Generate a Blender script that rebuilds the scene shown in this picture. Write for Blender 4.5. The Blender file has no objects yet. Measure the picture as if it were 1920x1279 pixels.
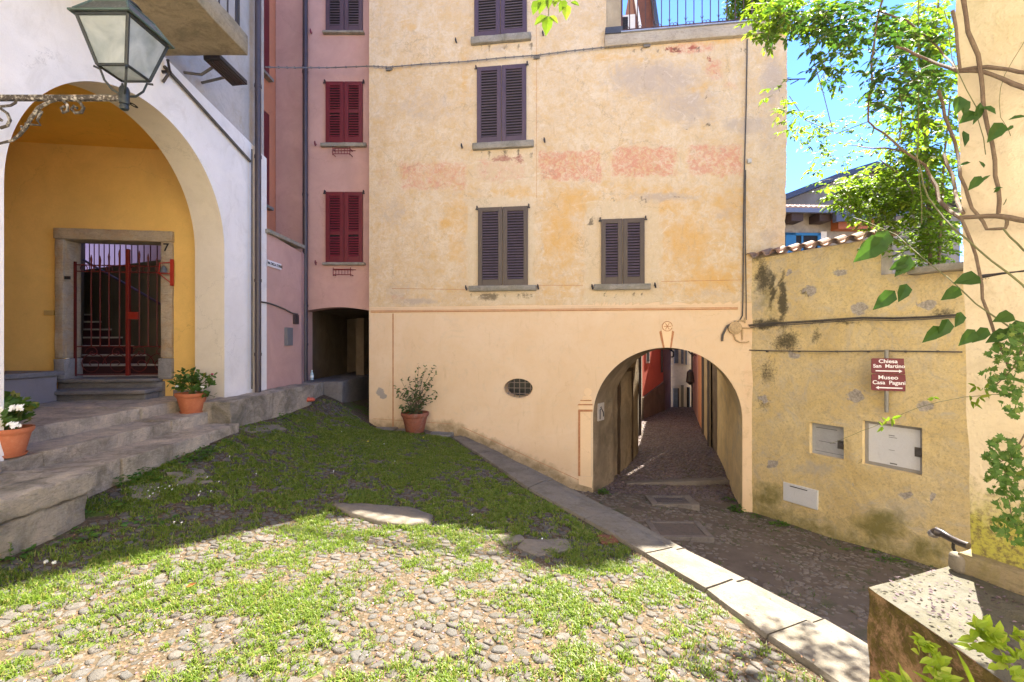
import bpy, bmesh, math, random
import numpy as np
from mathutils import Vector, Matrix, noise as mnoise
R = math.radians
random.seed(7); rng = np.random.default_rng(7)
SC = bpy.context.scene
COL = SC.collection
# ------------------------------------------------------------ camera, sky, sun, exposure
F_PX = 853.0; CX = 960.0; CY = 639.5
cam_d = bpy.data.cameras.new("camera"); cam = bpy.data.objects.new("camera", cam_d); COL.objects.link(cam)
cam.location = (0, 0, 0); cam.rotation_euler = (R(90), 0, 0)
cam_d.sensor_width = 36.0; cam_d.lens = 36.0 * F_PX / 1920.0
cam_d.clip_start = 0.05; cam_d.clip_end = 2000
SC.camera = cam
SUN_DIR = Vector((0.647, 0.762, 1.32)).normalized()      # towards the sun
W = bpy.data.worlds.new("World"); SC.world = W; W.use_nodes = True
nt = W.node_tree; nt.nodes.clear()
sky = nt.nodes.new('ShaderNodeTexSky'); sky.sky_type = 'NISHITA'; sky.sun_disc = False
sky.sun_elevation = math.asin(SUN_DIR.z); sky.sun_rotation = math.atan2(SUN_DIR.x, SUN_DIR.y)
sky.altitude = 2500; sky.air_density = 0.4; sky.dust_density = 0.0; sky.ozone_density = 10.0
bg = nt.nodes.new('ShaderNodeBackground'); bg.inputs[1].default_value = 0.08
wo = nt.nodes.new('ShaderNodeOutputWorld')
nt.links.new(sky.outputs[0], bg.inputs[0]); nt.links.new(bg.outputs[0], wo.inputs[0])
sd = bpy.data.lights.new("sun", 'SUN'); sd.energy = 2.0; sd.angle = R(0.5); sd.color = (1.0, 0.92, 0.79)
so = bpy.data.objects.new("sun", sd); COL.objects.link(so)
so.rotation_euler = SUN_DIR.to_track_quat('Z', 'Y').to_euler(); so.location = SUN_DIR * 40
SC.view_settings.view_transform = 'Standard'; SC.view_settings.look = 'None'
SC.view_settings.gamma = 1.0; SC.view_settings.use_curve_mapping = False
SC.view_settings.exposure = 3.85
SC.render.engine = 'CYCLES'
SC.cycles.max_bounces = 8; SC.cycles.diffuse_bounces = 5

# ------------------------------------------------------------ mesh helpers
class Frame:
    """a vertical wall plane: s along it, y behind it, h up"""
    def __init__(f, ox, oy, dx, dy):
        l = math.hypot(dx, dy); f.o = (ox, oy); f.d = (dx/l, dy/l); f.n = (-dy/l, dx/l)
    def w(f, s, y, h):
        return Vector((f.o[0]+f.d[0]*s+f.n[0]*y, f.o[1]+f.d[1]*s+f.n[1]*y, h))
    def px(f, x, y, off=0.0):
        a = (x-CX)/F_PX
        ox = f.o[0]+f.n[0]*off; oy = f.o[1]+f.n[1]*off
        s = (a*oy-ox)/(f.d[0]-a*f.d[1])
        Y = oy+s*f.d[1]
        return s, (CY-y)/F_PX*Y
def PC(x, y, Z, gap=.05):
    """like P but kept in front of the leaning corner wall"""
    if x > 1785:
        h = (CY-y)/F_PX*Z; x0 = 2.36-.03*(h+1.1); k = (x-CX)/F_PX
        d = (k*2.335-x0)/(.38+.925*k); zw = 2.335-.925*max(d, 0)
        if d > -.02: Z = min(Z, zw-gap)
    return P(x, y, Z)
def P(x, y, Z): return Vector(((x-CX)/F_PX*Z, Z, (CY-y)/F_PX*Z))
def PH(x, y, h):
    Z = -h*F_PX/(y-CY); return Vector(((x-CX)/F_PX*Z, Z, h))
class WorldFrame(Frame):
    def __init__(f): pass
    def w(f, s, y, h): return Vector((s, y, h))
WF = WorldFrame()
def clampv(v, a, b): return max(a, min(b, v))
class MB:
    def __init__(m, frame=WF): m.v = []; m.f = []; m.r = []; m.cur = 0.0; m.fr = frame
    def V(m, p): m.v.append((p[0], p[1], p[2])); m.r.append(m.cur); return len(m.v)-1
    def L(m, s, y, h): return m.V(m.fr.w(s, y, h))
    def face(m, *i): m.f.append(tuple(i))
    def box(m, a, b):
        x0, x1 = sorted((a[0], b[0])); y0, y1 = sorted((a[1], b[1])); z0, z1 = sorted((a[2], b[2]))
        i = [m.L(x, y, z) for z in (z0, z1) for y in (y0, y1) for x in (x0, x1)]
        for q in ((0,2,3,1),(4,5,7,6),(0,1,5,4),(2,6,7,3),(0,4,6,2),(1,3,7,5)): m.face(*[i[k] for k in q])
        return m
    def rough(m, a, b, res=0.08, amp=0.01, rad=0.02, sc=3.0):
        lo = Vector([min(a[k], b[k]) for k in range(3)]); hi = Vector([max(a[k], b[k]) for k in range(3)])
        rad = min(rad, min((hi-lo))*0.45); inn0 = lo+Vector((rad,)*3); inn1 = hi-Vector((rad,)*3)
        def pt(p):
            q = Vector([clampv(p[k], inn0[k], inn1[k]) for k in range(3)]); d = p-q
            if d.length > 1e-9: p = q+d.normalized()*rad
            w = m.fr.w(*p)
            n = mnoise.noise_vector(w*sc)+0.5*mnoise.noise_vector(w*sc*3.1)
            return m.V(w+n*amp)
        def cuts(l, h_):
            n = max(1, int(round((h_-l)/res))); c = [l+(h_-l)*k/n for k in range(n+1)]
            e = [l+rad*.5, h_-rad*.5]; return sorted(set(c+e))
        cs = [cuts(lo[k], hi[k]) for k in range(3)]
        for ax in range(3):
            u, v = (ax+1) % 3, (ax+2) % 3
            for side in (0, 1):
                g = []
                for cu in cs[u]:
                    row = []
                    for cv in cs[v]:
                        p = Vector((0, 0, 0)); p[ax] = (lo, hi)[side][ax]; p[u] = cu; p[v] = cv; row.append(pt(p))
                    g.append(row)
                for i in range(len(g)-1):
                    for j in range(len(g[0])-1):
                        q = (g[i][j], g[i+1][j], g[i+1][j+1], g[i][j+1])
                        m.face(*(q if side else q[::-1]))
        return m
    def tube(m, pts, r, n=8, cap=True, world=False):
        P_ = [Vector(p) if world else m.fr.w(*p) for p in pts]
        rr = r if isinstance(r, (list, tuple)) else [r]*len(P_)
        rings = []; up = None
        for i, p in enumerate(P_):
            t = (P_[min(i+1, len(P_)-1)]-P_[max(i-1, 0)])
            if t.length < 1e-9: t = Vector((0, 0, 1))
            t.normalize()
            if up is None:
                up = Vector((0, 0, 1)) if abs(t.z) < .9 else Vector((1, 0, 0))
            a = t.cross(up)
            if a.length < 1e-6: a = t.cross(Vector((0.3, 1, 0.2)))
            a.normalize(); b = a.cross(t).normalized(); up = b
            rings.append([m.V(p+(a*math.cos(2*math.pi*k/n)+b*math.sin(2*math.pi*k/n))*rr[i]) for k in range(n)])
        for i in range(len(rings)-1):
            for k in range(n):
                m.face(rings[i][k], rings[i][(k+1) % n], rings[i+1][(k+1) % n], rings[i+1][k])
        if cap: m.face(*rings[0]); m.face(*rings[-1][::-1])
        return m
    def lathe(m, c, prof, n=24):
        rings = []
        for (r, z) in prof:
            rings.append([m.V((c[0]+r*math.cos(2*math.pi*k/n), c[1]+r*math.sin(2*math.pi*k/n), c[2]+z)) for k in range(n)])
        for i in range(len(rings)-1):
            for k in range(n): m.face(rings[i][k], rings[i][(k+1) % n], rings[i+1][(k+1) % n], rings[i+1][k])
        m.face(*rings[0][::-1]); m.face(*rings[-1]); return m
    def prism(m, poly, y0, y1):
        """polygon in (s,h), extruded from y0 to y1"""
        a = [m.L(s, y0, h) for s, h in poly]; b = [m.L(s, y1, h) for s, h in poly]; n = len(poly)
        m.face(*a); m.face(*b[::-1])
        for k in range(n): m.face(a[k], b[k], b[(k+1) % n], a[(k+1) % n])
        return m
    def slab(m, poly, z0, z1):
        """plan polygon (world x,y) between two heights"""
        a = [m.V((x, y, z0)) for x, y in poly]; b = [m.V((x, y, z1)) for x, y in poly]; n = len(poly)
        m.face(*a[::-1]); m.face(*b)
        for k in range(n): m.face(a[k], a[(k+1) % n], b[(k+1) % n], b[k])
        return m
    def quad(m, a, b, c, d): m.face(m.V(a), m.V(b), m.V(c), m.V(d)); return m
    def leaf(m, p, d, nrm, L, Wd, fold=0.25, curl=0.15):
        d = d.normalized(); s = d.cross(nrm)
        if s.length < 1e-5: s = d.orthogonal()
        s.normalize(); u = s.cross(d).normalized()
        c0 = m.V(p); c1 = m.V(p+d*L*.5-u*L*curl*.3); t = m.V(p+d*L-u*L*curl)
        def sd_(sg, fr, wf): return m.V(p+d*L*fr+s*sg*Wd*wf+u*(Wd*fold*wf)-u*L*curl*fr*fr)
        r1 = sd_(1, .28, .45); r2 = sd_(1, .62, .4); l1 = sd_(-1, .28, .45); l2 = sd_(-1, .62, .4)
        m.face(c0, r1, c1); m.face(c0, c1, l1); m.face(c1, r1, r2, t); m.face(c1, t, l2, l1)
    def build(m, name, mat, parent=None, smooth=False, angle=35, bevel=0, attrs=None):
        me = bpy.data.meshes.new(name); off = Vector((0, 0, 0))
        if parent is not None: off = root_loc(parent)
        me.from_pydata([(x-off.x, y-off.y, z-off.z) for x, y, z in m.v], [], m.f)
        me.update()
        if any(m.r):
            at = me.attributes.new('rnd', 'FLOAT', 'POINT'); at.data.foreach_set('value', m.r)
        if attrs:
            for k, vals in attrs.items():
                at = me.attributes.new(k, 'FLOAT', 'POINT'); at.data.foreach_set('value', list(vals))
        if smooth:
            me.shade_smooth()
            if angle and angle < 180: me.set_sharp_from_angle(angle=R(angle))
        if mat: me.materials.append(mat)
        o = bpy.data.objects.new(name, me); COL.objects.link(o)
        if parent is not None: o.parent = parent
        if bevel:
            b = o.modifiers.new('bevel', 'BEVEL'); b.width = bevel; b.segments = 2; b.limit_method = 'ANGLE'
        return o
def root_loc(o):
    v = Vector((0, 0, 0))
    while o is not None: v += o.location; o = o.parent
    return v
def tag(o, label=None, cat=None, group=None, kind=None):
    if label: o['label'] = label
    if cat: o['category'] = cat
    if group: o['group'] = group
    if kind: o['kind'] = kind
    return o
def thing(name, loc, label, cat, group=None):
    o = bpy.data.objects.new(name, None); COL.objects.link(o); o.location = loc; o.empty_display_size = .2
    return tag(o, label, cat, group)
def rebase(o, loc):
    """move a top-level mesh's origin"""
    loc = Vector(loc); o.data.transform(Matrix.Translation(-loc)); o.location = loc; return o
# ------------------------------------------------------------ materials
class MT:
    def __init__(s, name, rough=0.85, spec=0.3):
        s.m = bpy.data.materials.new(name); s.m.use_nodes = True; s.nt = s.m.node_tree
        s.b = s.nt.nodes['Principled BSDF']; s.b.inputs['Roughness'].default_value = rough
        s.b.inputs['Specular IOR Level'].default_value = spec
        tc = s.nt.nodes.new('ShaderNodeTexCoord'); s.oc = tc.outputs['Object']
    def set(s, node, k, v):
        if hasattr(v, 'is_output') or isinstance(v, bpy.types.NodeSocket): s.nt.links.new(v, node.inputs[k])
        else:
            if isinstance(v, (tuple, list)) and len(v) == 3 and node.inputs[k].type == 'RGBA': v = (*v, 1)
            node.inputs[k].default_value = v
    def scale(s, v, vec=None):
        n = s.nt.nodes.new('ShaderNodeVectorMath'); n.operation = 'MULTIPLY'; s.set(n, 0, vec or s.oc); s.set(n, 1, v); return n.outputs[0]
    def noise(s, sc=5, det=5, ro=.6, dist=0, vec=None):
        n = s.nt.nodes.new('ShaderNodeTexNoise'); s.set(n, 'Vector', vec or s.oc)
        s.set(n, 'Scale', sc); s.set(n, 'Detail', det); s.set(n, 'Roughness', ro); s.set(n, 'Distortion', dist); return n.outputs['Fac']
    def vor(s, sc=5, feat='F1', vec=None, out='Distance'):
        n = s.nt.nodes.new('ShaderNodeTexVoronoi'); n.feature = feat; s.set(n, 'Vector', vec or s.oc); s.set(n, 'Scale', sc); return n.outputs[out]
    def math(s, op, a, b=0, c=None, clamp=False):
        n = s.nt.nodes.new('ShaderNodeMath'); n.operation = op; n.use_clamp = clamp; s.set(n, 0, a); s.set(n, 1, b)
        if c is not None: s.set(n, 2, c)
        return n.outputs[0]
    def rng(s, v, lo, hi, a=0, b=1):
        n = s.nt.nodes.new('ShaderNodeMapRange'); n.clamp = True
        s.set(n, 'Value', v); s.set(n, 'From Min', lo); s.set(n, 'From Max', hi); s.set(n, 'To Min', a); s.set(n, 'To Max', b); return n.outputs[0]
    def mix(s, f, a, b, mode='MIX'):
        n = s.nt.nodes.new('ShaderNodeMix'); n.data_type = 'RGBA'; n.blend_type = mode
        s.set(n, 0, f); s.set(n, 6, a if not isinstance(a, tuple) else (*a[:3], 1)); s.set(n, 7, b if not isinstance(b, tuple) else (*b[:3], 1)); return n.outputs[2]
    def attr(s, name):
        n = s.nt.nodes.new('ShaderNodeAttribute'); n.attribute_name = name; return n.outputs['Fac']
    def sep(s, vec=None):
        n = s.nt.nodes.new('ShaderNodeSeparateXYZ'); s.set(n, 0, vec or s.oc); return n.outputs
    def cracks(s, sc=.9, w=.006, warp=.5, gate=.5):
        nn = s.nt.nodes.new('ShaderNodeTexNoise'); s.set(nn, 'Vector', s.oc); s.set(nn, 'Scale', 2.2); s.set(nn, 'Detail', 7); s.set(nn, 'Roughness', .75)
        v = s.nt.nodes.new('ShaderNodeVectorMath'); v.operation = 'MULTIPLY_ADD'; s.set(v, 0, nn.outputs['Color']); s.set(v, 1, (warp, warp, warp)); s.set(v, 2, s.oc)
        e = s.vor(sc, 'DISTANCE_TO_EDGE', v.outputs[0]); return s.math('MULTIPLY', s.rng(e, 0, w*sc, 1, 0), s.rng(s.noise(.9, 4, .6), gate, gate+.08))
    def color(s, c): s.set(s.b, 'Base Color', c if not isinstance(c, tuple) else (*c[:3], 1)); return s
    def rough(s, v): s.set(s.b, 'Roughness', v); return s
    def bump(s, h, st=.5, d=.01):
        n = s.nt.nodes.new('ShaderNodeBump'); s.set(n, 'Height', h); s.set(n, 'Strength', st); s.set(n, 'Distance', d)
        s.set(s.b, 'Normal', n.outputs[0]); return s
def mul(c, k): return (c[0]*k, c[1]*k, c[2]*k)
def plaster(name, c, var=.18, grain=40, bump=.35, stain=None, stain_amt=.4, rough=.92):
    m = MT(name, rough, .15)
    big = m.noise(1.3, 6, .62, .6); med = m.noise(7, 6, .7, .4); fine = m.noise(grain, 4, .7)
    col = m.mix(m.rng(big, .35, .65), mul(c, 1-var), mul(c, 1+var*.5))
    col = m.mix(m.rng(med, .5, .75, 0, .5), col, mul(c, 1-var*1.3))
    if stain: col = m.mix(m.rng(m.noise(2.2, 8, .7, 1.2), .52, .7, 0, stain_amt), col, stain)
    col = m.mix(m.math('MULTIPLY', m.cracks(.8, .005, .5, .5), .45), col, mul(c, .35))
    col = m.mix(m.rng(m.noise(1.1, 10, .8, 2.4), .58, .64, 0, .16), col, mul(c, .72))
    col = m.mix(m.rng(fine, .3, .7, 0, .14), col, mul(c, .5))
    m.color(col)
    h = m.math('ADD', m.math('MULTIPLY', med, .5), m.math('MULTIPLY', fine, .35))
    m.bump(h, bump, .012); return m.m
def stone(name, c, c2, sc=9, bump=.7, moss=None, moss_amt=.5, dist=.02):
    m = MT(name, .85, .25)
    a = m.noise(sc*.35, 7, .68, .8); b = m.noise(sc*3, 6, .75, .3); g = m.noise(130, 2, .8)
    col = m.mix(m.rng(a, .32, .68), c, c2)
    col = m.mix(m.rng(b, .5, .75, 0, .6), col, mul(c, .45))
    lam = m.noise(sc*1.3, 7, .75, .6, m.scale((1, 1, 5.5)))
    col = m.mix(m.rng(lam, .52, .66, 0, .5), col, mul(c2, .5)); col = m.mix(m.math('MULTIPLY', m.cracks(sc*.22, .012, .5, .56), .5), col, mul(c2, .25))
    col = m.mix(m.rng(g, .55, .75, 0, .35), col, mul(c2, 1.5))
    col = m.mix(m.rng(m.noise(sc*1.1, 5, .7), .58, .72, 0, .5), col, mul(c2, 1.35))
    if moss: col = m.mix(m.rng(m.noise(2.6, 8, .75, .7), .48, .66, 0, moss_amt), col, moss)
    m.color(col); hf = m.noise(55, 5, .8); col = m.mix(m.rng(hf, .54, .68, 0, .38), col, mul(c2, .5)); m.color(col)
    m.bump(m.math('ADD', m.math('ADD', m.math('MULTIPLY', a, .5), m.math('MULTIPLY', lam, -.5)), m.math('ADD', m.math('MULTIPLY', b, .6), m.math('MULTIPLY', hf, .35))), bump, dist); return m.m
def paint(name, c, rough=.5, var=.12, spec=.4, wear=None, wear_amt=.5, metal=0):
    m = MT(name, rough, spec); m.b.inputs['Metallic'].default_value = metal
    a = m.noise(6, 6, .7, .5); b = m.noise(45, 4, .7)
    col = m.mix(m.rng(a, .3, .7), mul(c, 1-var), mul(c, 1+var))
    col = m.mix(m.rng(m.noise(2.5, 9, .8, 1.8), .55, .66, 0, .3), col, mul(c, .6))
    if wear: col = m.mix(m.rng(m.math('ADD', m.math('MULTIPLY', b, .6), m.math('MULTIPLY', a, .4)), .5, .62, 0, wear_amt), col, wear)
    m.color(col); m.rough(m.rng(a, .3, .7, rough*.85, min(1, rough*1.2))); m.bump(b, .15, .004); return m.m
def leafmat(name, c1, c2, c3, trans=.55):
    m = MT(name, .45, .35); r = m.attr('rnd')
    col = m.mix(m.rng(r, 0, .6), c1, c2); col = m.mix(m.rng(r, .75, 1), col, c3)
    col = m.mix(m.rng(m.noise(30, 3), .4, .7, 0, .3), col, mul(c1, .6))
    m.color(col)
    t = m.nt.nodes.new('ShaderNodeBsdfTranslucent'); m.set(t, 0, m.mix(.5, col, m.mix(1.0, col, (1.5, 1.7, .55), 'MULTIPLY')))
    mx = m.nt.nodes.new('ShaderNodeMixShader'); mx.inputs[0].default_value = trans
    m.nt.links.new(m.b.outputs[0], mx.inputs[1]); m.nt.links.new(t.outputs[0], mx.inputs[2])
    m.nt.links.new(mx.outputs[0], m.nt.nodes['Material Output'].inputs[0]); return m.m
# ============================================================ frames of the walls
FF = Frame(0, 9.47, 1, -0.132)                      # yellow facade
SW = Frame(4.67, 8.854, 0.4904, -0.8715)            # sign wall, from the facade corner towards the viewer
LW = Frame(-4.4, 0, 0, 1)                           # white house side wall (s = distance)
DW = Frame(-6.1, 7.10, 1, 0.147)                    # porch end wall with the gate
PW = Frame(-5.3, 10.2, 1, 0)                        # pink house front
def blob(px, py, cx, cy, rx, ry, st=1.0):
    d = math.hypot((px-cx)/rx, (py-cy)/ry)
    return st*clampv(1.35-d, 0, 1)
def rectm(px, py, x0, y0, x1, y1, st=1.0, e=7.0):
    dx = min(px-x0, x1-px)/e; dy = min(py-y0, y1-py)/e
    return st*clampv(min(dx, dy)+.5, 0, 1)
def to_px(w): return CX+w[0]/w[1]*F_PX, CY-w[2]/w[1]*F_PX

# ============================================================ yellow house
yh = thing('yellow_house', FF.w(1.0, 1.5, -3.3), 'tall old house with faded ochre plaster, brown shutters and an arched passage to the lane', 'house')
# ---- wall material driven by painted-area masks kept on the wall mesh
m = MT('faded_ochre_plaster', .93, .12)
n1 = m.noise(1.1, 7, .65, .8); n2 = m.noise(5.5, 8, .72, .5); n3 = m.noise(26, 6, .75); n4 = m.noise(90, 3, .8); n5 = m.noise(2.6, 9, .78, 1.5)
streak = m.noise(5, 6, .7, .4, m.scale((3.2, 3.2, .45)))
up = m.mix(m.rng(n1, .36, .62), (.62, .475, .30), (.70, .575, .40))
up = m.mix(m.rng(n2, .42, .66, 0, .8), up, (.62, .42, .19))
up = m.mix(m.rng(n3, .50, .68, 0, .4), up, (.44, .34, .23))
up = m.mix(m.rng(m.noise(3.4, 10, .8, 2.2), .54, .62, 0, .45), up, (.50, .40, .30))
up = m.mix(m.rng(n5, .53, .64, 0, .5), up, (.71, .60, .44))
def masked(attr, noise_, lo, hi):
    a = m.attr(attr); return m.rng(m.math('ADD', m.math('MULTIPLY', a, .62), m.math('MULTIPLY', noise_, .75)), lo, hi)
up = m.mix(m.math('MULTIPLY', masked('ochre', n2, .60, .92), .72), up, (.66, .39, .12))
up = m.mix(m.math('MULTIPLY', masked('grey', n5, .62, .86), .8), up, (.46, .375, .30))
up = m.mix(m.math('MULTIPLY', m.math('MULTIPLY', masked('pink', n5, .66, .88), m.rng(m.noise(9, 8, .8, 1.5), .44, .56, .12, 1)), .75), up, (.60, .24, .16))
up = m.mix(m.math('MULTIPLY', masked('red', n3, .68, .8), .85), up, (.33, .08, .06))
up = m.mix(m.math('MULTIPLY', masked('pale', n2, .66, .96), .8), up, (.62, .53, .37))
up = m.mix(m.math('MULTIPLY', masked('dark', n3, .72, .9), .8), up, (.12, .095, .065))
up = m.mix(m.rng(streak, .58, .72, 0, .3), up, (.36, .29, .19))
up = m.mix(m.rng(n4, .60, .70, 0, .5), up, (.25, .19, .12))
low = m.mix(m.rng(n1, .35, .65), (.715, .525, .325), (.75, .575, .385))
low = m.mix(m.rng(n2, .5, .8, 0, .35), low, (.66, .44, .235))
low = m.mix(m.rng(n4, .55, .75, 0, .10), low, (.3, .22, .12))
low = m.mix(m.math('MULTIPLY', masked('grey', n5, .7, .76), .9), low, (.34, .31, .28))
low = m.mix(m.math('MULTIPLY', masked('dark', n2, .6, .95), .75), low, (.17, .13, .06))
low = m.mix(m.math('MULTIPLY', masked('pink', n1, .6, .95), .5), low, (.66, .40, .24))
up = m.mix(m.math('MULTIPLY', m.cracks(.7, .007, .6, .48), .6), up, (.22, .16, .10)); low = m.mix(m.math('MULTIPLY', m.cracks(.5, .005, .5, .52), .5), low, (.40, .25, .12)); low = m.mix(m.rng(m.noise(1.6, 10, .8, 2.6), .54, .62, 0, .35), low, (.60, .49, .34)); low = m.mix(m.rng(m.noise(4, 7, .7, .6, m.scale((2.5, 2.5, .5))), .58, .72, 0, .3), low, (.48, .34, .19))
iz = m.attr('lower'); up = m.mix(m.rng(m.noise(2.0, 12, .82, 3.5), .57, .60, 0, .35), up, (.40, .31, .21)); up = m.mix(m.rng(m.noise(1.5, 11, .8, 2.8, m.scale((1, 1, 1.6))), .56, .62, 0, .4), up, (.74, .65, .50)); col = m.mix(m.rng(iz, .45, .55), up, low)
m.color(col)
hgt = m.math('ADD', m.math('MULTIPLY', n3, m.rng(iz, .4, .6, .6, .12)), m.math('MULTIPLY', n2, m.rng(iz, .4, .6, .7, .25)))
m.bump(hgt, .55, .02); M_FACADE = m.m

AL, AR = FF.px(1112, 700)[0], FF.px(1392, 700)[0]
AC, ARX = (AL+AR)/2, (AR-AL)/2
A_SPR = -1.55; A_RY = FF.px(1252, 652)[1]-A_SPR
S0 = FF.px(692, 600)[0]; S_CORNER = FF.px(1476, 100)[0]; S_TER = FF.px(1135, 80)[0]
H_TER = FF.px(1300, 52)[1]-.12; H_TOP = 13.5
OX, OH = FF.px(972, 728); ORX = (FF.px(999, 728)[0]-FF.px(945, 728)[0])/2; ORY = .205
mb = MB(FF)
def strip(s0, s1, bot, top, ns=None, nh=None, y=0.0):
    ns = ns or max(1, int((s1-s0)/.055)); nh = nh or max(1, int((min(top, 7)-(-3.6))/.055))
    g = []
    for i in range(ns+1):
        s = s0+(s1-s0)*i/ns
        b = bot(s) if callable(bot) else bot
        row = []
        for j in range(nh+1):
            t = j/nh; h = b+(top-b)*t
            row.append(mb.L(s, y, h))
        g.append(row)
    for i in range(ns):
        for j in range(nh): mb.face(g[i][j], g[i+1][j], g[i+1][j+1], g[i][j+1])
VIS = 6.9
ox0, ox1, oh0, oh1 = OX-.45, OX+.45, OH-.35, OH+.35
strip(S0, ox0, -3.6, VIS); strip(ox1, AL, -3.6, VIS)
strip(ox0, ox1, -3.6, oh0, nh=30); strip(ox0, ox1, oh1, VIS, nh=90)
NR = 48; inner = []; outer = []
for k in range(NR):
    a = 2*math.pi*(k+.5)/NR; c, s_ = math.cos(a), math.sin(a)
    inner.append(mb.L(OX+ORX*c, 0, OH+ORY*s_)); t = min(.45/abs(c), .35/abs(s_)); outer.append(mb.L(OX+t*c, 0, OH+t*s_))
corners = {}
for k in range(NR):
    k2 = (k+1) % NR; mb.face(inner[k], outer[k], outer[k2], inner[k2])
for k in range(NR):                                   # fill the four box corners
    a, b = Vector(mb.v[outer[k]]), Vector(mb.v[outer[(k+1) % NR]])
for (sx, sy) in ((1, 1), (-1, 1), (-1, -1), (1, -1)):
    cv = mb.L(OX+sx*.45, 0, OH+sy*.35); ang = math.atan2(sy*.35, sx*.45) % (2*math.pi)
    k = int(((ang/(2*math.pi))*NR-.5) % NR); mb.face(outer[k], cv, outer[(k+1) % NR])
# arch columns, closely spaced at the sides
N = 56; g = []
for i in range(N+1):
    t = math.pi*i/N; s = AC-ARX*math.cos(t)
    b = A_SPR+A_RY*math.sin(t)
    g.append([mb.L(s, 0, b+(VIS-b)*j/110) for j in range(111)])
for i in range(N):
    for j in range(110): mb.face(g[i][j], g[i+1][j], g[i+1][j+1], g[i][j+1])
strip(AR, S_CORNER, -3.6, H_TER)
# terrace cut: remove everything above the terrace right of S_TER
keep = []
for f_ in mb.f:
    c = sum((Vector(mb.v[i]) for i in f_), Vector())/len(f_)
    s = (c.x-FF.o[0])*FF.d[0]+(c.y-FF.o[1])*FF.d[1]
    if s > S_TER and c.z > H_TER+.02: continue
    keep.append(f_)
mb.f = keep
# upper plain part of the tall block, sides, back, roofs
mb.quad(FF.w(S0, 0, VIS), FF.w(S_TER, 0, VIS), FF.w(S_TER, 0, H_TOP), FF.w(S0, 0, H_TOP))
DEP = 2.9
def vq(s0, y0, s1, y1, h0, h1): mb.quad(FF.w(s0, y0, h0), FF.w(s1, y1, h0), FF.w(s1, y1, h1), FF.w(s0, y0, h1))
vq(S0, DEP, S0, 0, -3.6, H_TOP)
vq(S_TER, 0, S_TER, DEP, H_TER, H_TOP)
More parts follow.
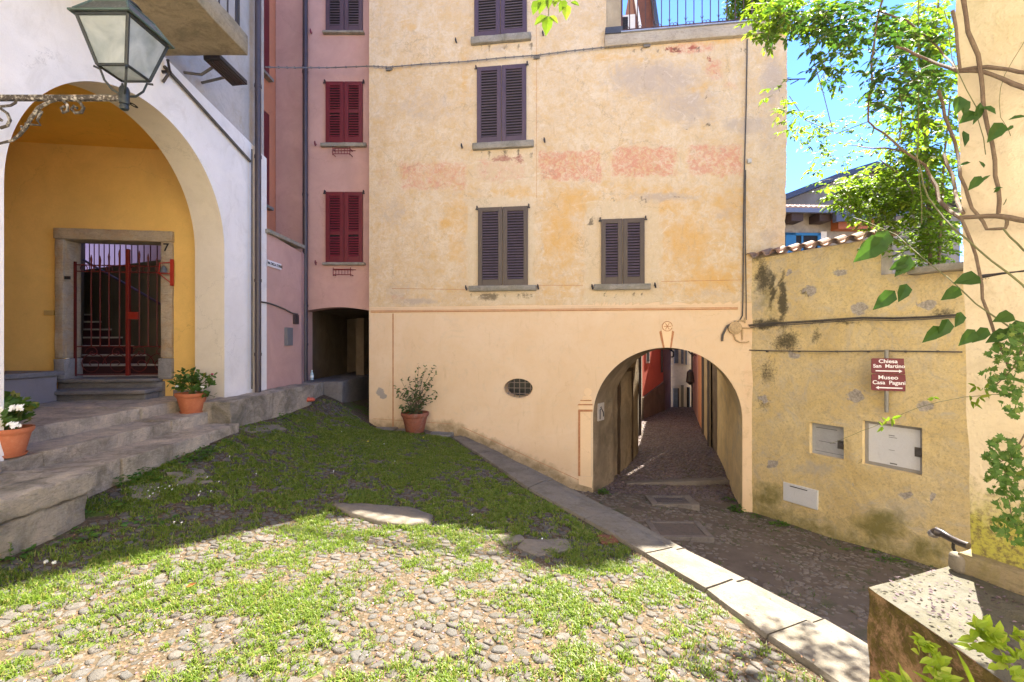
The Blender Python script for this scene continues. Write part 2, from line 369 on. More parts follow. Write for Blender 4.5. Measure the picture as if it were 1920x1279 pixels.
# masks
A_ = {k: [] for k in ('lower', 'pink', 'ochre', 'grey', 'red', 'pale', 'dark')}
def facade_masks(x, y):
    lo = 1.0 if y > 574-(x-695)*.010 else 0.0
    pk = max(rectm(x, y, 745, 300, 880, 358, .72, 16), rectm(x, y, 700, 310, 735, 352, .5), rectm(x, y, 1012, 283, 1128, 340, 1.0), rectm(x, y, 1150, 275, 1268, 330, 1.0),
             rectm(x, y, 1288, 270, 1395, 330, .8), rectm(x, y, 890, 295, 992, 345, .62, 16),
             .9*blob(x, y, 1300, 90, 60, 14), .8*blob(x, y, 1340, 130, 26, 30), .6*blob(x, y, 1370, 160, 30, 14), .45*blob(x, y, 1120, 315, 440, 50),
             .5*blob(x, y, 745, 560, 60, 16))
    oc = max(blob(x, y, 832, 418, 16, 14), .8*blob(x, y, 1050, 440, 46, 90), .9*blob(x, y, 1080, 380, 60, 30), .8*blob(x, y, 1290, 450, 70, 60),
             .9*blob(x, y, 1330, 520, 60, 30), .8*blob(x, y, 1240, 385, 60, 20), .7*blob(x, y, 1360, 390, 60, 60), .6*blob(x, y, 860, 430, 30, 120),
             .5*blob(x, y, 1400, 450, 18, 120), .7*blob(x, y, 1150, 108, 90, 10), .7*blob(x, y, 1350, 80, 60, 10), .6*blob(x, y, 745, 125, 50, 12),
             .6*blob(x, y, 960, 360, 60, 14), .6*blob(x, y, 870, 150, 10, 90), .5*blob(x, y, 1000, 150, 12, 80), .6*blob(x, y, 1310, 165, 30, 20),
             .5*rectm(x, y, 1010, 345, 1400, 560, 1, 20), .3*rectm(x, y, 760, 360, 870, 560, 1, 20), .6*blob(x, y, 760, 45, 30, 22))
    gr = max(.8*blob(x, y, 1230, 150, 130, 50), .7*blob(x, y, 1290, 200, 90, 60), .7*blob(x, y, 1400, 235, 70, 30), .9*blob(x, y, 1450, 150, 28, 60),
             .55*blob(x, y, 1440, 250, 30, 90), .5*blob(x, y, 1340, 550, 60, 14), .8*blob(x, y, 1240, 370, 90, 12), .8*blob(x, y, 780, 565, 60, 8),
             .55*blob(x, y, 745, 545, 50, 30), .6*blob(x, y, 935, 92, 50, 14), .5*blob(x, y, 800, 200, 90, 60), .55*blob(x, y, 1360, 400, 50, 20),
             .8*blob(x, y, 715, 738, 13, 15), .35*blob(x, y, 745, 735, 12, 10), .6*blob(x, y, 1445, 440, 25, 25), .5*blob(x, y, 740, 400, 40, 50))
    rd = max(.9*blob(x, y, 942, 297, 30, 9), .75*blob(x, y, 975, 297, 14, 14), .8*blob(x, y, 1262, 92, 20, 8), .8*blob(x, y, 1300, 88, 14, 9), .6*blob(x, y, 1330, 112, 12, 14), .5*blob(x, y, 1345, 140, 8, 14))
    pl = max(rectm(x, y, 874, 368, 1003, 572, .75), rectm(x, y, 1094, 372, 1242, 572, .75), rectm(x, y, 885, 100, 1006, 345, .6), .5*rectm(x, y, 884, 0, 1006, 98, 1),
             .5*blob(x, y, 1340, 430, 30, 40), .4*blob(x, y, 745, 60, 40, 120))
    dk = max(blob(x, y, 1283, 241, 6, 5), blob(x, y, 1327, 234, 6, 9), .9*blob(x, y, 1320, 245, 7, 5), .9*blob(x, y, 1344, 219, 8, 3), .8*blob(x, y, 1306, 221, 6, 5), .9*blob(x, y, 1326, 181, 4, 4),
             .9*blob(x, y, 1318, 289, 3, 3), .6*blob(x, y, 1326, 300, 3, 8), .95*blob(x, y, 915, 556, 26, 10)*(y > 545), .8*blob(x, y, 985, 556, 14, 10), .5*blob(x, y, 940, 556, 45, 10),
             .6*blob(x, y, 1160, 555, 40, 6), .7*blob(x, y, 1270, 372, 22, 5), .5*blob(x, y, 1245, 135, 12, 22), .55*blob(x, y, 1425, 210, 30, 14), .5*blob(x, y, 1290, 405, 22, 10),
             .5*blob(x, y, 1018, 66, 6, 6), .5*blob(x, y, 856, 79, 5, 5), .6*blob(x, y, 1452, 258, 28, 6), .5*blob(x, y, 1210, 358, 50, 6), .5*blob(x, y, 940, 285, 55, 6), .5*blob(x, y, 935, 85, 50, 5))
    for (cx_, cy_, rx_, ry_, st_) in ((1178, 470, 78, 106, .85), (1205, 372, 120, 14, .6)):
        e_ = math.hypot((x-cx_)/rx_, (y-cy_)/ry_)
        if y < cy_-ry_*.45 and abs(e_-1) < .045: dk = max(dk, st_*(.5+mnoise.noise(Vector((x*.06, y*.06, 2)))))
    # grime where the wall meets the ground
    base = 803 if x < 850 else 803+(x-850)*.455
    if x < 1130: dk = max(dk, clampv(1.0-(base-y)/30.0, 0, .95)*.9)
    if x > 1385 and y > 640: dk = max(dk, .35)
    pk = max(pk, .6*blob(x, y, 1402, 610, 16, 60), .5*blob(x, y, 1400, 720, 10, 60))
    return lo, pk, oc, gr, rd, pl, dk
for v in mb.v:
    x_, y_ = to_px(v); w_ = Vector((x_, y_, 0)); n_ = mnoise.noise_vector(w_*.045)*6+mnoise.noise_vector(w_*.13)*3.5
    t = list(facade_masks(x_+n_.x, y_+n_.y)); t[0] = facade_masks(x_, y_)[0]
    for k, x in zip(('lower', 'pink', 'ochre', 'grey', 'red', 'pale', 'dark'), t): A_[k].append(x)
# runs of dirt under the sills
for i, v in enumerate(mb.v):
    x_, y_ = to_px(v)
    for (a_, b_, yb_, ln_) in ((885, 1000, 82, 40), (888, 1002, 281, 45), (880, 1006, 547, 28), (1113, 1220, 545, 30), (1140, 1400, 88, 30)):
        if a_ < x_ < b_ and yb_ < y_ < yb_+ln_:
            n_ = mnoise.noise(Vector((x_*.16, 3, 0))); A_['dark'][i] = max(A_['dark'][i], clampv((n_+.25)*2.0, 0, 1)*(1-(y_-yb_)/ln_))
# ragged right edge of the wall
for i, v in enumerate(mb.v):
    s = (v[0]-FF.o[0])*FF.d[0]+(v[1]-FF.o[1])*FF.d[1]; yb = (v[0]-FF.o[0])*FF.n[0]+(v[1]-FF.o[1])*FF.n[1]
    if abs(s-S_CORNER) < .01 and abs(yb) < .01:
        ds = -.045*(clampv((4.2-v[2])/2.5, 0, 1))+.02*mnoise.noise(Vector((0, 0, v[2]*5)))+.012*mnoise.noise(Vector((3, 0, v[2]*17)))
        p = FF.w(s+ds, 0, v[2]); mb.v[i] = (p.x, p.y, p.z)
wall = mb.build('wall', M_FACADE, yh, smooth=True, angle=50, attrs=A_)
# rest of the shell
M_REAR = plaster('rough_render', (.42, .35, .26), .3, 30, .6)
mb = MB(FF)
vq(S_CORNER-.05, .01, S_CORNER-.05, DEP, -3.6, H_TER)
vq(S_CORNER-.05, DEP, S0, DEP, 0.05, H_TER); vq(S_TER, DEP, S0, DEP, H_TER, H_TOP)
mb.quad(FF.w(S0, 0, H_TOP), FF.w(S_TER, 0, H_TOP), FF.w(S_TER, DEP, H_TOP), FF.w(S0, DEP, H_TOP))
vq(AL-.3, DEP, S0, DEP, -3.6, .05); vq(S_CORNER-.05, DEP, AR+1.2, DEP, -3.6, .05)
mb.build('rear_wall', M_REAR, yh)
mb = MB(FF); mb.box((S_TER+.02, .12, H_TER-.02), (S_CORNER-.06, DEP, H_TER+.06)); mb.build('terrace_floor', M_REAR, yh)
# string course: painted lines in slight relief
M_LINE = paint('painted_line', (.46, .21, .10), .9, .2, .1, (.66, .42, .22), .35)
M_BAND = plaster('painted_band', (.735, .55, .35), .08, 60, .15)
def fline(x0, y0, x1, y1, th, name, mat, dep=.006, par=None, fr=FF):
    a = fr.px(x0, y0); b = fr.px(x1, y1); q = MB(fr)
    q.prism([(a[0], a[1]-th/2), (b[0], b[1]-th/2), (b[0], b[1]+th/2), (a[0], a[1]+th/2)], -dep, .01)
    return q
a = FF.px(694, 580); b = FF.px(1384, 572)
q = MB(FF); q.box((a[0], -.012, a[1]-.075), (b[0], .01, a[1]+.03)); band = q.build('string_course', M_BAND, yh, bevel=.003)
q = MB(FF)
for dz, th in ((-.035, .012), (-.062, .018)): q.box((a[0]+.02, -.019, a[1]+dz-th/2), (b[0]-.01, .0, a[1]+dz+th/2))
q.build('painted_moulding', M_LINE, yh)
q = MB(FF)                                              # thin painted lines on the wall
for (x0, y0, x1, y1) in ((737, 588, 737, 800),):
    s, h = FF.px(x0, y0); s1, h1 = FF.px(x1, y1); q.box((s-.012, -.005, h1), (s+.012, .01, h))
for (x0, y0, x1, y1, th) in ((735, 541, 872, 543, .008), (1008, 535, 1093, 535, .008), (1240, 528, 1388, 525, .008), (1006, 372, 1006, 30, .006), (866, 800, 1085, 900, .009), (700, 785, 848, 795, .006)):
    (s0_, h0_), (s1_, h1_) = FF.px(x0, y0), FF.px(x1, y1)
    if abs(x1-x0) < 3: q.box((s0_-th/2, -.004, h0_), (s0_+th/2, .01, h1_))
    else: q.prism([(s0_, h0_-th/2), (s1_, h1_-th/2), (s1_, h1_+th/2), (s0_, h0_+th/2)], -.004, .01)
q.build('painted_line', M_LINE, yh)
# painted pilaster left of the arch, painted keystone with a rosette
q = MB(FF)
def fpoly(q, pts, d0, fr=FF): q.prism([fr.px(x, y) for x, y in pts][::-1], -d0, .01)
def fdisc(q, x, y, r, d0, fr=FF, n=20):
    s, h = fr.px(x, y); rr = r/F_PX*9.1; q.prism([(s+rr*math.cos(-2*math.pi*k/n), h+rr*math.sin(-2*math.pi*k/n)) for k in range(n)], -d0, .01)
fpoly(q, [(1088, 768), (1108, 767), (1108, 893), (1088, 892)], .004)
fpoly(q, [(1084, 760), (1111, 760), (1111, 768), (1087, 768)], .007); fpoly(q, [(1088, 751), (1110, 751), (1110, 760), (1088, 760)], .010)
fpoly(q, [(1094, 742), (1108, 742), (1111, 751), (1090, 751)], .008); fdisc(q, 1102, 735, 7.5, .012); fpoly(q, [(1085, 893), (1110, 894), (1110, 915), (1085, 908)], .009)
M_ORN = plaster('pale_ornament_paint', (.86, .63, .38), .06, 60, .1); q.build('painted_pilaster', M_ORN, yh, bevel=.002); q = MB(FF)
fpoly(q, [(1240, 618), (1260, 618), (1256, 652), (1246, 652)], .012); fdisc(q, 1251, 612, 9, .014)
q.build('painted_keystone', M_ORN, yh, bevel=.002)
q = MB(FF)
fpoly(q, [(1084, 768), (1088, 768), (1088, 893), (1084, 892)], .008); fpoly(q, [(1084, 768), (1111, 768), (1111, 772), (1086, 772)], .010); fpoly(q, [(1085, 757.5), (1111, 757.5), (1111, 760), (1083, 760)], .012)
fpoly(q, [(1088, 750), (1109, 750), (1109, 752), (1088, 752)], .014); q.build('painted_shadow_line', M_LINE, yh); q = MB(FF); fpoly(q, [(1236, 622), (1240, 620), (1246, 652), (1243, 652)], .010); fpoly(q, [(1260, 620), (1264, 622), (1259, 652), (1256, 652)], .010)
s, h = FF.px(1251, 612); q.tube([(s+.095*math.cos(a), -.014, h+.095*math.sin(a)) for a in [2*math.pi*k/20 for k in range(20)]], .007, 5)
for k in range(6): q.tube([(s, -.016, h), (s+.07*math.cos(k*1.047), -.016, h+.07*math.sin(k*1.047))], .006, 5)
q.build('painted_shadow_line', M_LINE, yh)
# ---- shutters
M_SH1 = paint('violet_brown_paint', (.075, .045, .062), .45, .15, .5)
M_SH2 = paint('dark_brown_paint', (.070, .048, .036), .45, .15, .5)
M_SL = paint('louvre_paint', (.10, .072, .09), .4, .2, .5)
M_RED = paint('dark_red_paint', (.135, .010, .016), .45, .12, .5)
M_REDL = paint('red_louvre_paint', (.18, .014, .028), .4, .15, .5)
M_DARK = paint('dark_interior', (.012, .011, .012), .8, .2)
M_SILL = stone('sill_stone', (.36, .33, .27), (.25, .23, .19), 10, .6, (.10, .10, .05), .5)
M_IRON = paint('dark_iron', (.025, .022, .022), .5, .3, .5, (.09, .035, .015), .4)
def shutters(par, fr, l, r, t, b, mat, lmat, mid=None, hooks=True, y0=-.05, louv_to=None):
    s0, h1 = fr.px(l, t); s1, h0 = fr.px(r, b)
    h1 = fr.px((l+r)/2, t)[1]; h0 = fr.px((l+r)/2, b)[1]
    gap = .006; mm = (s0+s1)/2; out = []
    for (a, c) in ((s0, mm-gap), (mm+gap, s1)):
        q = MB(fr); w = c-a; st = .09 if w > .36 else .07; rt = .09; rb = .14
        q.box((a, y0, h0), (a+st, y0+.042, h1)); q.box((c-st, y0, h0), (c, y0+.042, h1))
        q.box((a+st, y0+.002, h0), (c-st, y0+.040, h0+rb)); q.box((a+st, y0+.002, h1-rt), (c-st, y0+.040, h1))
        rails = []
        if mid: hm = h0+(h1-h0)*mid; q.box((a+st, y0+.002, hm-.04), (c-st, y0+.040, hm+.04)); rails = [hm]
        lf = q.build('shutter', mat, par, bevel=.003)
        q = MB(fr); n = int((h1-rt-h0-rb)/.056)
        for k in range(n):
            hh = h0+rb+(k+.5)*(h1-rt-h0-rb)/n
            if rails and abs(hh-rails[0]) < .055: continue
            i = [q.L(*p) for p in ((a+st, y0+.006, hh-.019), (c-st, y0+.006, hh-.019), (c-st, y0+.026, hh+.010), (a+st, y0+.026, hh+.010),
                                   (a+st, y0+.002, hh-.012), (c-st, y0+.002, hh-.012), (c-st, y0+.022, hh+.017), (a+st, y0+.022, hh+.017))]
            for f_ in ((0,1,5,4),(4,5,6,7),(3,7,6,2),(0,4,7,3),(1,2,6,5)): q.face(*[i[z] for z in f_])
        q.build('louvres', lmat, lf); q = MB(fr); q.box((a+st, y0+.030, h0+rb), (c-st, y0+.036, h1-rt)); q.build('slat_gap_shade', M_DARK, lf); out.append(lf)  # near-black sheet stands in for the shade between the slats
    if hooks:
        for s in (s0-.02, s1+.02):
            q = MB(fr); q.tube([(s, .0, h1+.02), (s, y0-.01, h1+.03), (s, y0-.012, h1+.0), (s, y0-.01, h1-.05)], .013, 6)
            q.box((s-.03, y0-.006, h1-.05), (s+.03, y0+.0, h1-.02)); q.build('hinge', M_IRON, par)
    return s0, s1, h0, h1
def sill(par, fr, l, r, t, b, dep=.09, mat=None):
    s0 = fr.px(l, (t+b)/2)[0]; s1 = fr.px(r, (t+b)/2)[0]; xm = (l+r)/2
    q = MB(fr); q.rough((s0, -dep, fr.px(xm, b)[1]), (s1, .05, fr.px(xm, t)[1]), .07, .006, .012, 6); return q.build('window_sill', mat or M_SILL, par, smooth=True)
def holdback(par, fr, x, y, mat=None):
    s, h = fr.px(x, y); q = MB(fr); q.tube([(s, .02, h), (s, -.07, h)], .012, 6); q.tube([(s-.005, -.07, h+.045), (s, -.075, h), (s+.012, -.07, h-.06)], [.012, .02, .014], 6); q.build('shutter_catch', mat or M_IRON, par)
shutters(yh, FF, 890, 988, -78, 71, M_SH1, M_SL, hooks=False); sill(yh, FF, 884, 996, 69, 82)
shutters(yh, FF, 895, 987, 125, 270, M_SH1, M_SL); sill(yh, FF, 887, 1001, 268, 280)
shutters(yh, FF, 897, 990, 389, 537, M_SH2, M_SL); sill(yh, FF, 880, 1006, 536, 546)
shutters(yh, FF, 1127, 1208, 411, 533, M_SH2, M_SL); sill(yh, FF, 1113, 1219, 533, 544)
for x, y in ((867, 276), (1021, 265), (875, 540), (1009, 538), (1110, 538), (1227, 535), (856, 79), (1018, 66)): holdback(yh, FF, x, y)
# ---- oval window
q = MB(FF)
for k in range(NR):
    a0, a1 = 2*math.pi*k/NR, 2*math.pi*(k+1)/NR
    q.quad(*[FF.w(OX+ORX*math.cos(a)*f, y, OH+ORY*math.sin(a)*f) for a, y, f in ((a0, .0, 1.005), (a1, .0, 1.005), (a1, .30, .9), (a0, .30, .9))])
wr = q.build('window_reveal', M_BAND, yh, smooth=True)
q = MB(FF); q.box((OX-.4, .31, OH-.3), (OX+.4, .34, OH+.3)); q.build('window_pane', paint('dark_glass', (.02, .02, .024), .15, .1, .5), yh)
q = MB(FF)
q.tube([(OX+(ORX+.004)*math.cos(a), -.004, OH+(ORY+.004)*math.sin(a)) for a in [2*math.pi*k/40 for k in range(41)]], .011, 6)
M_BAR = paint('rusty_grey_bar', (.20, .15, .13), .6, .3, .3)
q.build('window_rim', M_BAND, yh, smooth=True)
q = MB(FF)
for k in range(-2, 3):
    x = OX+k*ORX*.38+.02; hh = ORY*math.sqrt(max(0, 1-((x-OX)/ORX)**2)); q.box((x-.006, .05, OH-hh), (x+.006, .062, OH+hh))
for k in (-1, 0, 1):
    z = OH+k*ORY*.55; ww = ORX*math.sqrt(max(0, 1-((z-OH)/ORY)**2)); q.box((OX-ww, .042, z-.006), (OX+ww, .052, z+.006))
q.build('window_bars', M_BAR, yh)
# ---- terrace coping, railing, flashing
M_COP = stone('coping_concrete', (.48, .42, .33), (.38, .32, .24), 6, .4)
q = MB(FF); q.rough((S_TER-.02, -.10, H_TER-.16), (S_CORNER+.03, .22, H_TER+.07), .12, .006, .012, 5); q.build('coping', M_COP, yh, smooth=True)
q = MB(FF); q.box((S_TER+.3, -.135, H_TER+.072), (S_CORNER+.02, .12, H_TER+.092)); q.build('metal_flashing', paint('zinc', (.5, .52, .55), .35, .1, .6, metal=.6), yh)
q = MB(FF); q.box((S_TER-.005, -.12, H_TER+.074), (S_TER+.33, .1, H_TER+.20)); q.build('dark_flashing', paint('lead', (.06, .065, .08), .5, .2), yh)
q = MB(FF); q.box((S_TER+.003, .05, H_TER+.2), (S_TER+.33, .5, H_TOP-.1)); q.build('terrace_pier', plaster('pier_render', (.45, .37, .25), .25, 60, .5), yh)
q = MB(FF); s = FF.px(1165, 50)[0]; e = FF.px(1407, 40)[0]; k = 0
hb = H_TER+.13; ht = H_TER+1.02; q.box((s, -.09, hb), (e, -.075, hb+.02)); q.box((s, -.10, ht), (e, -.065, ht+.03))
n = 16
for k in range(n+1):
    x = s+(e-s)*k/n; w_ = .016 if k in (0, n) else .008
    q.box((x-w_, -.09, hb-.04), (x+w_, -.075, ht))
    if 0 < k < n:
        pts = [(x-.012-.05*(1-math.cos(t))*.5*1.2, -.082, hb+.03+.06*math.sin(t)*.9) for t in [0, .8, 1.6, 2.4, 3.2, 4.0]]
        for sg in (-1, 1):
            if (k+ (sg > 0)) % 2: q.tube([(x+sg*(.01+.035*(1-math.cos(t))), -.082, hb+.03+.04*math.sin(t)) for t in [0, .8, 1.6, 2.4, 3.1, 3.9, 4.6]], .006, 5)
        if k % 2 == 0:
            for sg in (-1, 1): q.tube([(x, -.082, hb+.09), (x+sg*.03, -.082, hb+.15)], .005, 5)
q.build('terrace_railing', paint('rusty_railing', (.075, .045, .045), .6, .3, .3, (.17, .06, .03), .6), yh)
# ---- passage below the house: jambs, walls, ceiling
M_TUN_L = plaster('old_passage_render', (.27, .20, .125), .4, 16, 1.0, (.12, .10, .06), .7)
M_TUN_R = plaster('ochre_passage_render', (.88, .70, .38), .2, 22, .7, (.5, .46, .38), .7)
rl = [Vector((*FF.w(AL, 0, 0)[:2], 0)), Vector(P(1150, 640, 10.0)), Vector(P(1153, 640, 10.35)), Vector(P(1174, 640, 10.9)), Vector(P(1197, 640, 12.1))]
rr_ = [Vector((*FF.w(AR, 0, 0)[:2], 0)), Vector(P(1375, 640, 9.7)), Vector(P(1368, 640, 10.2)), Vector(P(1360, 640, 10.9)), Vector(P(1345, 640, 12.1))]
tops = [None, None, -.19, -.2, -.22]
def arch_ring(L_, R_, archy, nseg=40):
    pts = []; d = R_-L_
    for k in range(nseg+1):
        t = math.pi*k/nseg
        if archy is True: u = .5-.5*math.cos(t); h = A_SPR+A_RY*math.sin(t)
        else:
            c, s_ = math.cos(t), math.sin(t); mx_ = max(abs(c), abs(s_)); u = .5-.5*c/mx_; h = -1.6+(archy+1.6)*min(1, s_/mx_*1.0)
        p = L_+d*u; pts.append(Vector((p.x, p.y, h)))
    return pts
rings = [arch_ring(rl[0], rr_[0], True), arch_ring(rl[1], rr_[1], True)]+[arch_ring(rl[i], rr_[i], tops[i]) for i in (2, 3, 4)]
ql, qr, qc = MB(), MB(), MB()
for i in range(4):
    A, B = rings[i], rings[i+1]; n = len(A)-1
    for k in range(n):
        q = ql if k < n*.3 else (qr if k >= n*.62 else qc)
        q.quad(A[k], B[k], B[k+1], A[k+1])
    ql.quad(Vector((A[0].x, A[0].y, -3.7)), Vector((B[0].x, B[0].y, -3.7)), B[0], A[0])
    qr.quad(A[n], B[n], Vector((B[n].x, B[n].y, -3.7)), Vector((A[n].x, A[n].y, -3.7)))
def densify_noise(q, amp=.02):
    bm = bmesh.new(); vs = [bm.verts.new(v) for v in q.v]
    for f_ in q.f:
        try: bm.faces.new([vs[i] for i in f_])
        except Exception: pass
    bmesh.ops.remove_doubles(bm, verts=bm.verts, dist=.001)
    for _ in range(3):
        es = [e for e in bm.edges if e.calc_length() > .22]
        if es: bmesh.ops.subdivide_edges(bm, edges=es, cuts=1, use_grid_fill=True)
    for v in bm.verts:
        if (v.co-Vector((FF.w(AC, 0, 0)[0], FF.w(AC, 0, 0)[1], v.co.z))).dot(Vector((FF.n[0], FF.n[1], 0))) > .03:
            v.co += mnoise.noise_vector(v.co*2.5)*amp
    bmesh.ops.triangulate(bm, faces=bm.faces)
    q2 = MB(); bm.verts.index_update(); q2.v = [tuple(v.co) for v in bm.verts]; q2.r = [0]*len(q2.v); q2.f = [tuple(v.index for v in f_.verts) for f_ in bm.faces]; return q2
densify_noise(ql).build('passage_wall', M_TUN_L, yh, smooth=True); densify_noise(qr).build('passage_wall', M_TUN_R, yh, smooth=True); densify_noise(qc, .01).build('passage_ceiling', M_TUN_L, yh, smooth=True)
JL = Frame(rl[0].x, rl[0].y, rl[1].x-rl[0].x, rl[1].y-rl[0].y)
tq = MB(JL); t0 = JL.px(1120, 757, -.01); t1 = JL.px(1131, 752, -.01); tb_ = JL.px(1120, 790, -.01)[1]; tq.box((t0[0], -.035, tb_), (t1[0], .01, t0[1]))
tile = tq.build('ceramic_tile', paint('tile_glaze', (.42, .37, .32), .35, .2), yh, bevel=.003)
tq = MB(JL); cx_ = (t0[0]+t1[0])/2; w_ = t1[0]-t0[0]; hh0 = t0[1]-tb_
tq.tube([(t0[0]+w_*.25, -.038, tb_+hh0*.1), (t0[0]+w_*.25, -.038, tb_+hh0*.65), (t0[0]+w_*.5, -.038, tb_+hh0*.68), (t0[0]+w_*.8, -.038, tb_+hh0*.45), (t0[0]+w_*.85, -.038, tb_+hh0*.2)], .012, 5); tq.tube([(t0[0]+w_*.35, -.038, tb_+hh0*.75), (t0[0]+w_*.45, -.038, tb_+hh0*.78)], .015, 5)
tq.build('tile_figure', M_DARK, tile)
PL = Frame(rl[2].x, rl[2].y, rl[4].x-rl[2].x, rl[4].y-rl[2].y)
q = MB(PL)
for k in range(6): q.box((.22+k*.17, -.03, -3.2), (.22+k*.17+.16, .03, -.75))
q.box((.15, -.06, -3.2), (.215, .04, -.7)); q.box((1.25, -.06, -3.2), (1.32, .04, -.7)); q.box((.15, -.06, -.745), (1.32, .04, -.66))
q.build('passage_door', paint('old_wood', (.055, .035, .022), .8, .35, .2), yh)
# ---- cables and pipes fixed to the facade
M_CABLE = paint('grey_cable', (.10, .09, .08), .7, .3, .2); M_PIPE = paint('painted_pipe', (.50, .36, .20), .6, .2, .2, (.12, .09, .06), .5)
def ftube(fr, pts, r, off=-.03, n=7): return MB(fr).tube([(*([fr.px(x, y)[0]]), off, fr.px(x, y)[1]) for x, y in pts], r, n)
q = ftube(FF, [(1400, 75), (1398, 200), (1395, 310), (1393, 420), (1392, 560), (1391, 592), (1386, 601), (1372, 607), (1360, 617), (1354, 630), (1353, 640)], .012)
qq = ftube(FF, [(1353, 640), (1354, 628), (1362, 612), (1378, 603)], .022); q2 = ftube(FF, [(1397, 320), (1396, 420), (1398, 560), (1398, 600)], .010, -.03)
for z in (qq, q2): o_ = len(q.v); q.v += z.v; q.r += z.r; q.f += [tuple(i+o_ for i in f_) for f_ in z.f]
q.build('conduit', M_CABLE, yh, smooth=True)
q = MB(FF); s, h = FF.px(1404, 303); q.box((s-.035, -.05, h-.04), (s+.035, .0, h+.04)); q.build('junction_box', paint('light_plastic', (.5, .47, .42), .5, .1), yh, bevel=.004)
q = MB(FF); s, h = FF.px(1377, 615); rr0 = .125
q.prism([(s+rr0*math.cos(-a), h+rr0*math.sin(-a)) for a in [2*math.pi*k/24 for k in range(24)]], -.06, .0)
q.prism([(s+rr0*.75*math.cos(-a), h+rr0*.75*math.sin(-a)) for a in [2*math.pi*k/24 for k in range(24)]], -.075, -.055)
q.build('round_junction_box', M_PIPE, yh, bevel=.005)
q = ftube(FF, [(1388, 615), (1400, 615), (1410, 615)], .017, -.03)
for pts in ([(1375, 628), (1378, 637), (1386, 642), (1398, 642), (1403, 640)], [(1391, 617), (1391, 638)], [(1396, 596), (1396, 606)], [(1378, 603), (1386, 601), (1396, 602)]):
    z = ftube(FF, pts, .014, -.03); o_ = len(q.v); q.v += z.v; q.r += z.r; q.f += [tuple(i+o_ for i in f_) for f_ in z.f]
q.build('painted_pipe', M_PIPE, yh, smooth=True)

# long cable across the fronts
q = MB(); pts = [P(497, 126, 8.2), P(560, 127, 9.4), P(620, 127, 10.0)]
for x, y in ((700, 127), (730, 129), (800, 123), (870, 119), (940, 112), (1006, 107), (1070, 99), (1135, 92), (1180, 88), (1212, 83), (1300, 76), (1380, 66), (1400, 70)):
    s, h = FF.px(x, y); pts.append(FF.w(s, -.06, h))
q.tube(pts, .013, 6)
for i in range(len(pts)-1):
    for k in range(4):
        p = pts[i].lerp(pts[i+1], (k+.5)/4); q.tube([p-Vector((.012, 0, 0)), p+Vector((.012, 0, 0))], .021, 6)
for x, y in ((730, 131), (1006, 109), (1212, 87)):
    s, h = FF.px(x, y); q.tube([FF.w(s, 0, h-.02), FF.w(s, -.06, h)], .02, 6); q.tube([FF.w(s-.06, -.04, h-.015), FF.w(s+.07, -.04, h-.01)], .028, 6)
tag(rebase(q.build('cable', paint('weathered_cable', (.17, .16, .15), .7, .3), None, smooth=True), pts[4]), 'long twisted grey cable strung across the pink and the ochre house fronts', 'cable')

# air conditioner and lean-to behind the terrace railing
s, h = FF.px(1178, 40); p = FF.w(s, .55, H_TER+.09)
ac = thing('air_conditioner', p, 'white air conditioning unit with black grille behind the terrace railing', 'air conditioner')
q = MB(FF); q.box((s-.16, .40, H_TER+.085), (s+.19, .75, H_TER+.78)); q.build('casing', paint('white_plastic', (.75, .74, .7), .4, .05), ac, bevel=.01)
q = MB(FF)
for k in range(6): q.box((s-.15+k*.035, .385, H_TER+.14), (s-.138+k*.035, .398, H_TER+.72))
for k in range(12): q.box((s-.15, .380, H_TER+.14+k*.05), (s+.04, .388, H_TER+.152+k*.05))
q.box((s-.15, .392, H_TER+.13), (s+.04, .399, H_TER+.73)); q.build('grille', M_IRON, ac)
q = MB(FF); s2 = FF.px(1200, 20)[0]; q.tube([(s2-.06, .3, H_TER+1.1), (s2+.10, .3, H_TER+.1)], .03, 8)
tag(rebase(q.build('white_pole', paint('white_paint', (.8, .8, .8), .4, .05), None, smooth=True), FF.w(s2+.1, .3, H_TER+.1)), 'slanting white pole leaning beside the air conditioner on the terrace', 'pole')
lt = thing('rooftop_shed', FF.w(s2+.3, 1.6, H_TER+.06), 'brown wooden shed corner with sloping roof edge on the terrace', 'shed')
q = MB(FF); a = s2+.14; q.prism([(a, H_TER+.07), (a+.42, H_TER+.07), (a+.34, H_TER+.7), (a+.18, H_TER+1.9), (a-.2, H_TER+1.9)], 1.0, 2.2); q.build('wall', paint('red_brown_wood', (.13, .05, .03), .7, .3), lt)
q = MB(FF); q.prism([(a+.42, H_TER+.07), (a+.5, H_TER+.07), (a+.42, H_TER+.7), (a+.26, H_TER+1.9), (a+.17, H_TER+1.9)], .9, 2.3); q.build('roof_edge', paint('blue_grey_metal', (.06, .07, .09), .4, .1), lt)
# ============================================================ pink house
M_PINK = plaster('pink_plaster', (.56, .35, .30), .12, 70, .35, (.50, .28, .25), .35)
M_ORANGE = plaster('orange_plaster', (.60, .24, .13), .10, 60, .3)
M_DKWALL = plaster('passage_plaster', (.16, .12, .08), .3, 25, .7)
ph = thing('pink_house', (-4.0, 10.4, -1.3), 'narrow pink rendered house with dark red shutters squeezed between the white and the ochre house', 'house')
xL, xR = -5.31, FF.w(S0, 0, 0).x+.12
def pxz(fr, x, y): return fr.px(x, y)
